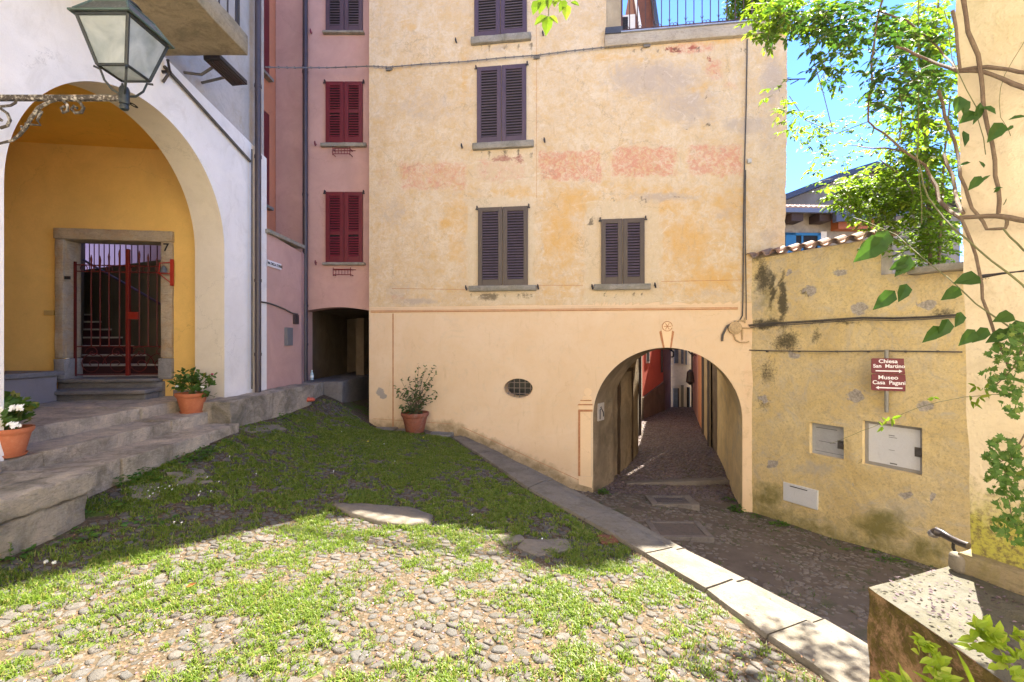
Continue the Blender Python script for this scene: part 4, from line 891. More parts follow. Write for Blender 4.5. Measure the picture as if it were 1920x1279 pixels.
q = MB(); q.lathe((lx, ly, hbar-.05), [(.034, 0), (.036, .02), (.036, .12), (.028, .14)], 12); q.lathe((lx, ly, hbar-.105), [(.004, 0), (.028, .012), (.034, .03), (.028, .05), (.015, .056)], 14); q.build('socket', M_LB, ln, smooth=True)
q = MB(); xw = -4.4; q.box((xw, ly-.016, hbar-.02), (lx-.03, ly+.016, hbar+.02))
q.tube([Vector((xw, ly, hbar-.5)), Vector((xw, ly, hbar+.3))], .02, 8)
q.build('arm', M_FLAKE, ln)
q = MB()
def zx(pts, r, n=7): q.tube([Vector(((x-CX)/F_PX*ly, ly, (CY-y)/F_PX*ly)) for x, y in pts], r, n)
zx([(-40, 277), (0, 269), (22, 264), (35, 255), (48, 240), (58, 222), (72, 203), (90, 192), (108, 187)], [.010, .010, .011, .013, .014, .015, .015, .014, .012])
zx([(117, 188), (126, 196), (127, 208), (118, 211), (115, 203), (122, 199)], .011); zx([(133, 184), (148, 190), (157, 202), (153, 211), (141, 212), (134, 205), (139, 199), (144, 203)], .012)
zx([(48, 232), (62, 234), (76, 235), (70, 226), (78, 208)], [.011, .009, .006, .009, .012])
zx([(30, 188), (29, 193), (20, 198), (0, 200), (-30, 206)], .010); zx([(-30, 200), (0, 203), (14, 213), (19, 225), (14, 236), (2, 240), (-8, 236), (-12, 226), (-4, 220), (3, 226)], .012)
zx([(34, 255), (42, 246), (40, 236)], .009)
q.build('scrolls', M_FLAKE, ln, smooth=True)
# ============================================================ ground surfaces
class TPS:
    def __init__(t, pts):
        A = np.array(pts, float); t.x = A[:, :2]; n = len(A)
        K = t.k(np.linalg.norm(t.x[:, None]-t.x[None], axis=2)); Pm = np.hstack([np.ones((n, 1)), t.x])
        M = np.block([[K+np.eye(n)*.02, Pm], [Pm.T, np.zeros((3, 3))]]); t.c = np.linalg.solve(M, np.concatenate([A[:, 2], np.zeros(3)]))
    def k(t, r): return np.where(r > 1e-9, r*r*np.log(np.maximum(r, 1e-9)), 0)
    def arr(t, xy):
        xy = np.asarray(xy, float); return t.k(np.linalg.norm(xy[:, None]-t.x[None], axis=2))@t.c[:-3]+t.c[-3]+xy@t.c[-2:]
    def __call__(t, x, y): return float(t.arr([(x, y)])[0])
def kerb_pt(x, y):
    Z = 1.73/((y-CY)/F_PX-.024); return Vector(((x-CX)/F_PX*Z, Z, -1.73-.024*Z))
K_IN = [(846, 819), (896, 850), (939, 879), (990, 915), (1095, 971), (1209, 1037), (1321, 1104), (1438, 1189)]
K_OUT = [(873, 815), (935, 843), (985, 868), (1038, 893), (1160, 953), (1285, 1021), (1400, 1076), (1548, 1150)]
ki = [kerb_pt(*p) for p in K_IN]; ko = [kerb_pt(*p) for p in K_OUT]
for _ in range(3):
    ki.append(ki[-1]+Vector((.33, -.95, .02))); ko.append(ko[-1]+Vector((.33, -.95, .02)))
gp = [(-3.85, 6.4, -1.30), (-3.85, 5.2, -1.36), (-4.03, 7.6, -1.30), (-4.03, 9.1, -1.27), (-3.8, 4.2, -1.44), (-3.4, 3.0, -1.54), (-3.4, 1.5, -1.58), (-3, -1, -1.6),
      (-3.7, 9.8, -1.33), (-3.35, 9.6, -1.55), (-3.0, 9.75, -1.83), (-2.0, 9.6, -1.92), (-3.0, 12, -1.75), (-3.6, 11.5, -1.5), (-2.5, 8, -1.68), (-1.5, 6, -1.78), (-2.6, 5, -1.62), (0, 3, -1.72), (0, 1, -1.68), (-1.5, 3, -1.67), (1.2, 1.5, -1.70), (2.4, .5, -1.68), (0, -2, -1.65)]
gp += [(p.x, p.y, p.z-.035) for p in ki]
G = TPS(gp)
lp = [(1.2, 9.3, -3.02), (1.66, 9.2, -3.08), (3.0, 8.6, -3.10), (4.4, 8.9, -3.33), (5.0, 8.24, -3.31), (5.2, 7.5, -3.29), (5.6, 6.9, -3.24), (6.0, 6.3, -3.2), (6.6, 5, -3.15), (3.4, 7.5, -3.14), (2.4, 6.5, -3.08),
      (3.5, 5, -3.08), (4, 3, -3.05), (3, 1, -3.0), (.5, 9.4, -2.72), (-.3, 9.5, -2.38), (-1.0, 9.5, -2.12), (-.2, 7.2, -2.5), (.9, 6.2, -2.9), (2.6, 10, -3.12), (4.6, 10.5, -3.15), (3.2, 11.4, -3.02), (4.8, 12, -3.0),
      (4.2, 14, -2.95), (5.6, 14, -2.95), (5, 17, -2.93), (6.3, 17, -2.93), (6.5, 20, -2.96), (8, 20, -2.96), (7.5, 23, -3.0), (9, -2, -3.0), (0, 3, -2.9), (9, 9, -3.3), (9, 14, -3.1)]
LN = TPS(lp)
def sheet(name, fn, x0, x1, y0, y1, st, mat, keep=None, noise_amp=.012):
    xs = np.arange(x0, x1+1e-6, st); ys = np.arange(y0, y1+1e-6, st); XY = np.array([(x, y) for y in ys for x in xs]); H = fn.arr(XY)
    q = MB(); nx = len(xs)
    for (x, y), h in zip(XY, H): q.V((x, y, h+noise_amp*mnoise.noise(Vector((x*2, y*2, 0)))+noise_amp*.5*mnoise.noise(Vector((x*7, y*7, 3)))))
    for j in range(len(ys)-1):
        for i in range(nx-1):
            a = j*nx+i
            if keep and not keep(xs[i]+st/2, ys[j]+st/2): continue
            q.face(a, a+1, a+nx+1, a+nx)
    return q.build(name, mat, None, smooth=True, angle=180)
def side_of_kerb(x, y, line):
    """>0 on the lane side"""
    best = None
    for a, b in zip(line, line[1:]):
        if (a.y >= y >= b.y): t = (a.y-y)/(a.y-b.y); return x-(a.x+(b.x-a.x)*t)
    if y > line[0].y: return x-line[0].x-(y-line[0].y)*0
    return x-line[-1].x
m = MT('earth_between_stones', .95, .1)
a = m.noise(3, 7, .7, .5); b = m.noise(30, 5, .75); v = m.vor(70, 'F1', None, 'Color'); sp = m.nt.nodes.new('ShaderNodeSeparateColor'); m.set(sp, 0, v)
col = m.mix(m.rng(a, .35, .65), (.07, .054, .034), (.105, .082, .055)); col = m.mix(m.rng(b, .45, .7, 0, .7), col, (.045, .033, .02))
col = m.mix(m.rng(sp.outputs[0], .72, .78, 0, .75), col, (.15, .10, .065)); col = m.mix(m.rng(sp.outputs[1], .9, .93, 0, .6), col, (.17, .145, .13))
gm = m.math('MULTIPLY', m.rng(m.math('ADD', m.attr('green'), m.math('MULTIPLY', m.noise(9, 6, .7), .8)), .75, 1.0), .8); col = m.mix(gm, col, m.mix(m.noise(60, 3), (.05, .095, .012), (.10, .16, .02))); m.color(col); m.bump(m.math('ADD', b, m.vor(70)), .6, .01); M_EARTH = m.m
tag(sheet('ground', G, -4.3, 2.9, -4, 13.7, .1, M_EARTH, lambda x, y: side_of_kerb(x, y, ki) < .12 or y < .3, .004), kind='structure')
m = MT('lane_earth', .9, .2); a = m.noise(2, 7, .7); b = m.noise(25, 5, .75)
col = m.mix(m.rng(a, .35, .65), (.12, .095, .07), (.18, .145, .11)); col = m.mix(m.rng(m.noise(1.7, 7, .75, .5), .54, .66, 0, .7), col, (.05, .08, .02)); m.color(col); m.bump(b, .7, .012); M_LANE = m.m
tag(sheet('lane', LN, -2.0, 9.6, -4, 24, .15, M_LANE, lambda x, y: side_of_kerb(x, y, ki) > -.1 or y > 9.5), kind='structure')
q = MB(); q.quad(Vector((-150, -150, -3.9)), Vector((150, -150, -3.9)), Vector((150, 150, -3.9)), Vector((-150, 150, -3.9))); tag(q.build('terrain', M_LANE), kind='structure')
# ---- cobbles: one sheet of stones cut as rounded voronoi cells
def cobbles(name, x0, x1, y0, y1, sp, fn, inside, mat, seed, shrink=.80, dome=.018, hi=True, ani=1.0, szr=(.86, 1.06), liftr=(-.012, .010), jit=.42, skip=.05):
    r = np.random.default_rng(seed); nx = int((x1-x0)/sp); ny = int((y1-y0)/(sp*ani))
    pts = {}
    for i in range(-1, nx+1):
        for j in range(-1, ny+1):
            pts[i, j] = (x0+(i+.5+(.5 if j % 2 else 0)+r.uniform(-jit, jit))*sp, y0+(j+.5+r.uniform(-jit, jit))*sp*ani)
    q = MB(); cells = []
    for (i, j), (px_, py_) in pts.items():
        if i < 0 or j < 0 or i >= nx or j >= ny or not inside(px_, py_): continue
        poly = [(px_+sp*1.1*c, py_+sp*1.1*s) for c, s in ((-1, -1), (1, -1), (1, 1), (-1, 1))]
        for di in (-2, -1, 0, 1, 2):
            for dj in (-2, -1, 0, 1, 2):
                if (di or dj) and (i+di, j+dj) in pts:
                    ox, oy = pts[i+di, j+dj]; mx_, my_ = (px_+ox)/2, (py_+oy)/2; nx_, ny_ = ox-px_, oy-py_; out = []
                    for k in range(len(poly)):
                        a, b = poly[k], poly[(k+1) % len(poly)]; da = (a[0]-mx_)*nx_+(a[1]-my_)*ny_; db = (b[0]-mx_)*nx_+(b[1]-my_)*ny_
                        if da <= 0: out.append(a)
                        if (da < 0) != (db < 0) and abs(da-db) > 1e-12: t = da/(da-db); out.append((a[0]+(b[0]-a[0])*t, a[1]+(b[1]-a[1])*t))
                    poly = out
                    if len(poly) < 3: break
            if len(poly) < 3: break
        if len(poly) < 3: continue
        cells.append((px_, py_, poly))
    H = fn.arr([(c[0], c[1]) for c in cells])
    gx = (fn.arr([(c[0]+.05, c[1]) for c in cells])-H)/.05; gy = (fn.arr([(c[0], c[1]+.05) for c in cells])-H)/.05
    for (cx, cy, poly), h, sx, sy in zip(cells, H, gx, gy):
        if r.random() < skip: continue
        n = len(poly); cxm = sum(p[0] for p in poly)/n; cym = sum(p[1] for p in poly)/n
        pl = []
        for k in range(n):                                     # corner cutting rounds the stone
            a, b = poly[k], poly[(k+1) % n]
            for t in (.17, .83): pl.append((a[0]+(b[0]-a[0])*t, a[1]+(b[1]-a[1])*t))
        sh = shrink*r.uniform(*szr); lift = r.uniform(*liftr); tx, ty = r.uniform(-.10, .10, 2); q.cur = float(r.random()*.999+.001)
        lv = [(1.0, -.035), (.98, .0), (.86, dome*.62), (.5, dome*.95)] if hi else [(1.0, -.03), (.93, .004), (.6, dome)]
        rings = []
        for f, dz in lv:
            row = []
            for (a, b) in pl:
                x = cxm+(a-cxm)*sh*f*r.uniform(.97, 1.03); y = cym+(b-cym)*sh*f*r.uniform(.97, 1.03)
                row.append(q.V((x, y, h+sx*(x-cx)+sy*(y-cy)+dz+lift+tx*(x-cxm)+ty*(y-cym))))
            rings.append(row)
        m_ = len(pl)
        for A, B in zip(rings, rings[1:]):
            for k in range(m_): q.face(A[k], A[(k+1) % m_], B[(k+1) % m_], B[k])
        q.face(*rings[-1])
    q.cur = 0
    return tag(q.build(name, mat, None, smooth=True, angle=180), kind='structure')
def cobble_mat(name, cols, rough, grain=60, wet=0):
    m = MT(name, rough, .3); r = m.attr('rnd'); n = m.nt.nodes.new('ShaderNodeValToRGB'); m.set(n, 0, r)
    e = n.color_ramp.elements
    while len(e) < len(cols): e.new(.5)
    for k, c in enumerate(cols): e[k].position = k/(len(cols)-1); e[k].color = (*c, 1)
    col = m.mix(m.rng(m.noise(14, 6, .75, .4), .4, .7, 0, .55), n.outputs[0], mul(cols[0], .55))
    col = m.mix(m.rng(m.noise(grain, 4, .8), .5, .72, 0, .35), col, mul(cols[-1], 1.25)); m.color(col)
    m.bump(m.math('ADD', m.noise(18, 6, .7), m.math('MULTIPLY', m.noise(70, 4, .8), .6)), .9, .014)
    if wet: m.rough(m.rng(m.noise(6, 4, .6), .35, .65, rough*.55, rough*1.3))
    return m.m
M_COB = cobble_mat('river_cobble', [(.075, .066, .055), (.115, .104, .09), (.10, .096, .09), (.155, .14, .12), (.09, .08, .068)], .75)
M_COBL = cobble_mat('lane_cobble', [(.15, .125, .10), (.23, .195, .155), (.19, .16, .13), (.28, .24, .195)], .6)
M_COBA = cobble_mat('worn_alley_cobble', [(.10, .075, .075), (.16, .115, .11), (.13, .10, .11), (.19, .14, .12)], .38, wet=1)
def in_square(x, y):
    if side_of_kerb(x, y, ki) > -.05: return False
    if y > 9.45-.132*x-.25 and x > -3.1: return False
    if y < 3.95 and x < -3.45: return False
    if x < -3.83 and y < 6.5: return False
    return x > -4.0 and y < 9.7
def in_lane(x, y):
    if side_of_kerb(x, y, ko) < .0: return False
    if y > 9.47-.132*x+.1: return False
    s = (x-SW.o[0])*SW.n[0]+(y-SW.o[1])*SW.n[1]; return s < -.02
def in_alley(x, y):
    if y < 9.47-.132*x: return False
    lo = -1e9; L_ = [(1.6, 9.27), (2.2, 10.0), (3.35, 12.1), (4.9, 17.2), (6.3, 19), (7.2, 20.6)]; R_ = [(4.6, 8.85), (5.0, 10.9), (5.6, 12.1), (6.0, 14), (6.5, 16), (8.2, 20.6)]
    def at(P_, y):
        for a, b in zip(P_, P_[1:]):
            if a[1] <= y <= b[1]: return a[0]+(b[0]-a[0])*(y-a[1])/(b[1]-a[1])
        return None
    l, r_ = at(L_, y), at(R_, y); return l is not None and r_ is not None and l-.1 < x < r_+.1
cobbles('cobblestones', -4.0, 2.6, .9, 9.7, .080, G, in_square, M_COB, 3, .92, .007, False, .82, (.62, 1.10), (-.007, .004), .55, .05)
cobbles('lane_cobblestones', -1.2, 7.2, 2.4, 9.6, .088, LN, in_lane, M_COBL, 5, .95, .006, False, .8, (.7, 1.08), (-.016, .002), .5, .10)
cobbles('alley_cobblestones', 1.5, 8.6, 8.8, 20.6, .10, LN, in_alley, M_COBA, 6, .92, .012, False, .8)
q = MB(); q.quad(Vector((-4.2, -4.1, -1.50)), Vector((2.6, -4.1, -1.50)), Vector((2.6, .35, -1.62)), Vector((-4.2, .35, -1.56)))  # added pale sheet behind the camera, bounces sunlight up into the shade
tag(q.build('bounce_paving', stone('pale_bounce_stone', (.62, .56, .47), (.54, .48, .40), 5, .4), None), kind='structure')
# ---- kerb slabs on their retaining wall
M_KERB = stone('kerb_granite', (.235, .21, .17), (.165, .145, .115), 6, .8, (.09, .075, .045), .45, .02)
q = MB()
def kq(a, b, t): return a+(b-a)*t
n = len(ki)
for i in range(n-1):
    parts = [(0.012, .988)] if i not in (8,) else [(0.012, .988)]
    for t0, t1 in parts:
        st_ = 5; sh = random.uniform(-.006, .006); L_ = (ki[i+1]-ki[i]).length; e = .008/L_
        rows = []
        for k in range(st_+1):
            t = e+(1-2*e)*k/st_; a = kq(ki[i], ki[i+1], t); b = kq(ko[i], ko[i+1], t); w = (b-a)
            sec = [a+Vector((0, 0, -.25)), a+Vector((0, 0, -.02)), a+w*.03, a+w*.35, a+w*.66, a+w*.70-Vector((0, 0, .012)), a+w*.72-Vector((0, 0, .03)), a+w*.97-Vector((0, 0, .035)), b-Vector((0, 0, .06)), b-Vector((0, 0, 1.6))]
            rows.append([q.V(p+mnoise.noise_vector(p*4)*.009+Vector((0, 0, sh))) for p in sec])
        for A, B in zip(rows, rows[1:]):
            for k in range(len(A)-1): q.face(A[k], B[k], B[k+1], A[k+1])
        q.face(*rows[0]); q.face(*rows[-1][::-1])
tag(q.build('kerb', M_KERB, None, smooth=True, angle=40), kind='structure')
q = MB(FF); a, b = FF.px(696, 800)[0], FF.px(852, 800)[0]
for k in range(3):
    s0_ = a+(b-a)*k/3; g_ = G(*FF.w(s0_+.3, -.15, 0)[:2]); q.rough((s0_+.01, -.36, g_-.15), (a+(b-a)*(k+1)/3-.01, .02, g_+.035), .1, .012, .02, 4)
tag(q.build('stone_strip', stone('grey_slab', (.22, .21, .19), (.30, .28, .25), 7, .6, (.12, .12, .06), .6), None, smooth=True), kind='structure')
# ---- steps, low wall, blocks
M_OLD = stone('old_step_stone', (.80, .67, .50), (.42, .37, .315), 9, 1.0, (.13, .115, .07), .6, .05)
M_OLD2 = stone('old_wall_stone', (.66, .56, .43), (.30, .275, .25), 8, 1.0, (.12, .11, .05), .65, .06)
ss = thing('stone_steps', (-4.4, 5.2, -1.35), 'three long worn stone steps climbing from the grassy cobbles to the yellow porch', 'steps')
for (x0, x1, h0, h1, y0, y1) in ((-8.2, -4.82, -1.3, -.87, 3.4, 7.6), (-4.9, -4.34, -1.5, -1.02, 3.4, 6.62), (-4.45, -3.86, -1.7, -1.165, 3.86, 6.47)):
    n_ = 4 if x1 > -4.5 else 5
    q = MB()
    for k in range(n_):
        a = y0+(y1-y0)*k/n_; b = y0+(y1-y0)*(k+1)/n_; o_ = random.uniform(-.02, .02) if x1 > -8 else 0
        q.rough((x0, a+.004, h0), (x1+o_, b-.004, h1+random.uniform(-.010, .006)), .045, .010, .012, 9)
    q.build('step', M_OLD, ss, smooth=True)
q = MB(); q.rough((-4.5, 6.5, -1.8), (-4.03, 9.15, -.87), .045, .016, .015, 8)
q.rough((-4.6, 9.16, -1.8), (-4.1, 9.9, -.90), .1, .015, .02, 3.0)
tag(rebase(q.build('low_wall', M_OLD2, None, smooth=True), (-4.2, 7.8, -1.35)), 'low rough stone ledge running below the brown downpipe to the dark passage', 'wall')
q = MB(); q.rough((-4.6, 9.92, -1.9), (-3.70, 13.4, -.885), .12, .010, .015, 3.0)
tag(rebase(q.build('stone_ledge', stone('dark_ledge_stone', (.20, .18, .165), (.13, .12, .115), 6, .8), None, smooth=True), (-4.1, 10, -1.3)), 'grey squared stone ledge inside the mouth of the dark passage', 'ledge')
q = MB(); q.rough((-4.6, 1.7, -1.26), (-3.50, 3.84, -1.09), .035, .014, .018, 8); q.rough((-4.6, 1.7, -1.9), (-3.53, 3.81, -1.262), .045, .03, .03, 5)
tag(rebase(q.build('stone_block', M_OLD2, None, smooth=True), (-4, 3, -1.5)), 'large rough stone block at the near end of the steps with weeds at its foot', 'stone block')
q = MB(); q.rough((-4.75, 3.0, -1.12), (-4.18, 3.74, -.955), .07, .02, .05, 3)
tag(rebase(q.build('stone_lump', M_OLD, None, smooth=True), (-4.4, 3.5, -1.1)), 'small pale stone lump on the big block beside the left flowerpot', 'stone')
# flat stones let into the cobbles
def flat_stone(cx, cy, poly_px, name='flat_stone', mat=None, t=.03):
    q = MB(); pts = []
    for x, y in poly_px:
        Z = 3.0
        for _ in range(12):
            X = (x-CX)/F_PX*Z; Z = -G(X, Z)*F_PX/(y-CY)
        pts.append(Vector(((x-CX)/F_PX*Z, Z, G((x-CX)/F_PX*Z, Z))))
    c = sum(pts, Vector())/len(pts); n_ = len(pts); dense = []
    for k in range(n_):
        for u in (0, .33, .66): dense.append(pts[k].lerp(pts[(k+1) % n_], u))
    rings = []
    for f, dz in ((1.02, -.05), (1, t*.5), (.93, t), (.6, t*1.1), (.3, t*1.1)):
        rings.append([q.V(c+(p-c)*f+Vector((0, 0, dz+.01))+mnoise.noise_vector(p*9)*.014) for p in dense])
    for A, B in zip(rings, rings[1:]):
        for k in range(len(dense)): q.face(A[k], A[(k+1) % len(dense)], B[(k+1) % len(dense)], B[k])
    q.face(*rings[-1]); return q
M_FLAT = stone('flat_pale_stone', (.23, .20, .16), (.165, .145, .115), 7, .5, (.25, .2, .13), .3, .012)
q = flat_stone(0, 0, [(622, 950), (700, 951), (770, 957), (812, 971), (806, 985), (760, 990), (712, 984), (660, 970)])
for pl in ([(640, 946), (680, 945), (715, 949), (690, 955), (650, 953)], [(930, 1005), (975, 1004), (985, 1016), (945, 1024)], [(985, 1014), (1060, 1012), (1075, 1032), (1010, 1045), (970, 1030)], [(440, 800), (520, 797), (540, 806), (470, 812)], [(312, 885), (380, 880), (400, 905), (340, 915)], [(240, 915), (300, 905), (300, 930), (250, 945)]):
    z = flat_stone(0, 0, pl, t=.006); o_ = len(q.v); q.v += z.v; q.r += z.r; q.f += [tuple(i+o_ for i in f_) for f_ in z.f]
tag(q.build('flat_paving_stones', M_FLAT, None, smooth=True, angle=60), kind='structure')
z = flat_stone(0, 0, [(1118, 1008), (1150, 1007), (1160, 1020), (1128, 1024)], t=.012)
tag(rebase(z.build('brick_stone', stone('red_stone', (.20, .075, .04), (.14, .07, .045), 10, .6), None, smooth=True), z.v[0]), 'reddish stone set among the cobbles in the shadow tip', 'stone')
M_FRST = stone('grey_frame_stone', (.24, .205, .17), (.17, .145, .12), 8, .7)
# drain grate and manhole in the lane
def lane_pt(x, y):
    Z = 8.0
    for _ in range(15): X = (x-CX)/F_PX*Z; Z = -LN(X, Z)*F_PX/(y-CY)
    X = (x-CX)/F_PX*Z; return Vector((X, Z, LN(X, Z)))
c = lane_pt(1257, 943); c.z += .03; GF = Frame(c.x, c.y, 1, -.03)
dg = thing('drain_grate', c, 'black slotted iron drain in a stone frame before the arch', 'drain')
q = MB(GF)
for a, b in (((-.42, -.26), (-.30, .26)), ((.30, -.26), (.46, .26)), ((-.30, .15), (.30, .26)), ((-.30, -.26), (.30, -.15))): q.box((a[0], a[1], c.z-.1), (b[0], b[1], c.z+.035))
q.build('stone_frame', M_FRST, dg, bevel=.008)
q = MB(GF)
for k in range(16): q.box((-.295+k*.0375, -.148, c.z-.03), (-.295+k*.0375+.018, .148, c.z+.025))
q.box((-.30, -.012, c.z-.03), (.30, .012, c.z+.022)); q.build('grate', paint('worn_grate_iron', (.14, .12, .11), .5, .2), dg)
q = MB(GF); q.box((-.30, -.15, c.z-.08), (.30, .15, c.z-.03)); q.build('pit', M_DARK, dg)
c = lane_pt(1275, 998); c.z += .025; GF = Frame(c.x, c.y, 1, -.03)
mh = thing('manhole_cover', c, 'square weathered manhole cover sunk in the lane near the kerb', 'manhole cover')
q = MB(GF)
for a, b in (((-.48, -.32), (-.38, .32)), ((.32, -.32), (.42, .32)), ((-.38, .24), (.32, .32)), ((-.38, -.32), (.32, -.24))): q.box((a[0], a[1], c.z-.1), (b[0], b[1], c.z+.035))
q.build('stone_frame', M_FRST, mh, bevel=.008)
q = MB(GF); q.box((-.375, -.235, c.z-.05), (.315, .235, c.z+.026)); q.build('cover', stone('rusty_cover', (.17, .13, .10), (.13, .115, .10), 9, .4), mh, bevel=.004)
q = MB(); a, b = lane_pt(1205, 906), lane_pt(1340, 906); KF = Frame(a.x, a.y, b.x-a.x, b.y-a.y)
q = MB(KF); q.rough((-.4, -.1, a.z-.2), ((b-a).length+.3, .12, a.z+.035), .1, .01, .02, 4); tag(q.build('lane_step', M_FRST, None, smooth=True), kind='structure')
# ============================================================ sign wall
gw = thing('garden_wall', SW.w(1.6, .2, -3.2), 'high ochre roughcast wall with bare stones, moss and a tiled top beside the lane', 'wall')
m = MT('mossy_ochre_render', .94, .12)
n1 = m.noise(1.2, 7, .65, .8); n2 = m.noise(6, 8, .72, .5); n3 = m.noise(28, 6, .75); n4 = m.noise(95, 3, .8); n5 = m.noise(2.4, 9, .78, 1.5)
col = m.mix(m.rng(n1, .36, .62), (.68, .52, .225), (.73, .595, .32)); col = m.mix(m.rng(n2, .46, .7, 0, .6), col, (.55, .43, .23)); col = m.mix(m.rng(n3, .5, .64, 0, .6), col, (.40, .31, .17))
col = m.mix(m.rng(n5, .55, .66, 0, .5), col, (.62, .54, .38)); col = m.mix(m.rng(n4, .60, .70, 0, .5), col, (.16, .13, .07)); col = m.mix(m.rng(m.noise(2.1, 12, .82, 3.2), .56, .60, 0, .4), col, (.36, .30, .20))
def mk(attr, nz, lo, hi, am): return m.math('MULTIPLY', m.rng(m.math('ADD', m.math('MULTIPLY', m.attr(attr), .62), m.math('MULTIPLY', nz, .75)), lo, hi), am)
col = m.mix(mk('grey', n5, .60, .84, .8), col, (.46, .42, .35)); col = m.mix(mk('moss', n2, .56, .92, .85), col, (.19, .175, .05)); col = m.mix(mk('dark', n3, .56, .84, .9), col, (.075, .068, .045))
sc_ = m.mix(m.rng(n3, .4, .6), (.52, .46, .39), (.30, .27, .23)); col = m.mix(mk('stone', n2, .68, .76, 1.0), col, sc_)
m.color(col); m.bump(m.math('ADD', m.math('MULTIPLY', n3, .55), m.math('ADD', n2, m.math('MULTIPLY', m.attr('stone'), -.5))), .8, .03); M_GW = m.m
HW = SW.px(1500, 468)[1]; sDrop = SW.px(1652, 500)[0]; sEndW = 4.4; HD = 1.02
def topg(s): return 1.60 if s < sDrop else HD
q = MB(SW); res = .045; ns = int((sEndW+.3)/res)
boxes = [(1518, 792, 1582, 865), (1617, 788, 1729, 893)]
holes = []
for (l, t, r_, b) in boxes:
    a0 = SW.px(l, t); a1 = SW.px(r_, 640); hT = SW.px(l, t)[1]; hB = SW.px(l, {1518: 850, 1617: 870}[l])[1]; holes.append((a0[0], a1[0], hB, hT))
scuts = sorted(set([-.25+(sEndW+.25)*k/ns for k in range(ns+1)]+[h_[0] for h_ in holes]+[h_[1] for h_ in holes]+[sDrop]))
hcuts = sorted(set([-3.7+(1.60+3.7)*k/118 for k in range(119)]+[h_[2] for h_ in holes]+[h_[3] for h_ in holes]+[HD]))
idx = {}
def gv(i, j):
    if (i, j) not in idx:
        s, h = scuts[i], hcuts[j]; w = SW.w(s, 0, h); d = mnoise.noise(Vector((w.x*1.7, w.y*1.7, h*1.7)))*.025+mnoise.noise(w*7)*.006
        for ho in holes:
            if ho[0]-.06 < s < ho[1]+.06 and ho[2]-.06 < h < ho[3]+.06: d = 0
        idx[i, j] = q.L(s, -d, h)
    return idx[i, j]
for i in range(len(scuts)-1):
    for j in range(len(hcuts)-1):
        sm, hm = (scuts[i]+scuts[i+1])/2, (hcuts[j]+hcuts[j+1])/2
        if hm > topg(sm) or any(ho[0] < sm < ho[1] and ho[2] < hm < ho[3] for ho in holes): continue
        q.face(gv(i, j), gv(i+1, j), gv(i+1, j+1), gv(i, j+1))
A2 = {k: [] for k in ('grey', 'moss', 'dark', 'stone')}
for v in q.v:
    x, y = to_px(v); w_ = Vector((x, y, 5)); n_ = mnoise.noise_vector(w_*.05)*8+mnoise.noise_vector(w_*.14)*5; x += n_.x; y += n_.y
    st_ = max(blob(x, y, 1519, 543, 13, 12), .9*blob(x, y, 1577, 510, 20, 8), blob(x, y, 1612, 577, 16, 15), blob(x, y, 1735, 573, 26, 9), .9*blob(x, y, 1488, 665, 18, 12), blob(x, y, 1432, 748, 11, 11),
              blob(x, y, 1607, 741, 18, 14), blob(x, y, 1735, 762, 24, 13), .9*blob(x, y, 1447, 872, 11, 11), .9*blob(x, y, 1700, 928, 20, 9), .8*blob(x, y, 1748, 932, 9, 16), .8*blob(x, y, 1640, 547, 6, 5), .8*blob(x, y, 1479, 512, 15, 12), .8*blob(x, y, 1597, 905, 5, 5),
              .7*blob(x, y, 1397, 795, 8, 8), .7*blob(x, y, 1400, 850, 8, 8))
    dk = max(.8*blob(x, y, 1432, 520, 18, 40), .95*blob(x, y, 1446, 540, 6, 46), .95*blob(x, y, 1466, 560, 9, 60), .9*blob(x, y, 1440, 608, 42, 12), .75*blob(x, y, 1475, 640, 30, 24), .6*blob(x, y, 1530, 630, 10, 22), .6*blob(x, y, 1440, 700, 20, 30),
             .9*blob(x, y, 1511, 548, 6, 8), .7*blob(x, y, 1560, 604, 60, 4), .6*blob(x, y, 1770, 585, 30, 12), .6*blob(x, y, 1420, 490, 30, 8), .7*blob(x, y, 1620, 868, 12, 6), .5*blob(x, y, 1430, 755, 18, 20))
    bl_ = 957+(x-1392)*.297
    ms = max(clampv(1-(bl_-y)/70, 0, 1)*.75, .9*blob(x, y, 1650, 985, 70, 36), .8*blob(x, y, 1440, 930, 36, 30), .8*blob(x, y, 1740, 1030, 60, 30), .5*blob(x, y, 1440, 560, 30, 60))
    gy = max(.6*blob(x, y, 1425, 560, 16, 60), .5*blob(x, y, 1500, 740, 30, 40), .7*blob(x, y, 1520, 880, 60, 20), .55*blob(x, y, 1690, 960, 120, 34), .5*blob(x, y, 1560, 700, 30, 20), .4)
    for k, z in zip(('grey', 'moss', 'dark', 'stone'), (gy, ms, dk, st_)): A2[k].append(z)
q.build('wall_face', M_GW, gw, smooth=True, angle=60, attrs=A2)
q = MB(SW)
for ho in holes:
    a0, a1, b0, b1 = ho; D = .13
    for p in (((a0, 0, b0), (a0, D, b0), (a0, D, b1), (a0, 0, b1)), ((a1, 0, b0), (a1, D, b0), (a1, D, b1), (a1, 0, b1)), ((a0, 0, b0), (a1, 0, b0), (a1, D, b0), (a0, D, b0)), ((a0, 0, b1), (a1, 0, b1), (a1, D, b1), (a0, D, b1))): q.quad(*[SW.w(*z) for z in p])
q.build('niche_reveal', M_TUN_R, gw)
q = MB(SW); q.quad(SW.w(-.2, .38, -3.7), SW.w(sEndW, .38, -3.7), SW.w(sEndW, .38, HD), SW.w(-.2, .38, HD)); q.quad(SW.w(-.2, .38, HD), SW.w(sDrop, .38, HD), SW.w(sDrop, .38, 1.6), SW.w(-.2, .38, 1.6)); q.quad(SW.w(sDrop, 0, HD), SW.w(sDrop, .38, HD), SW.w(sDrop, .38, 1.6), SW.w(sDrop, 0, 1.6))
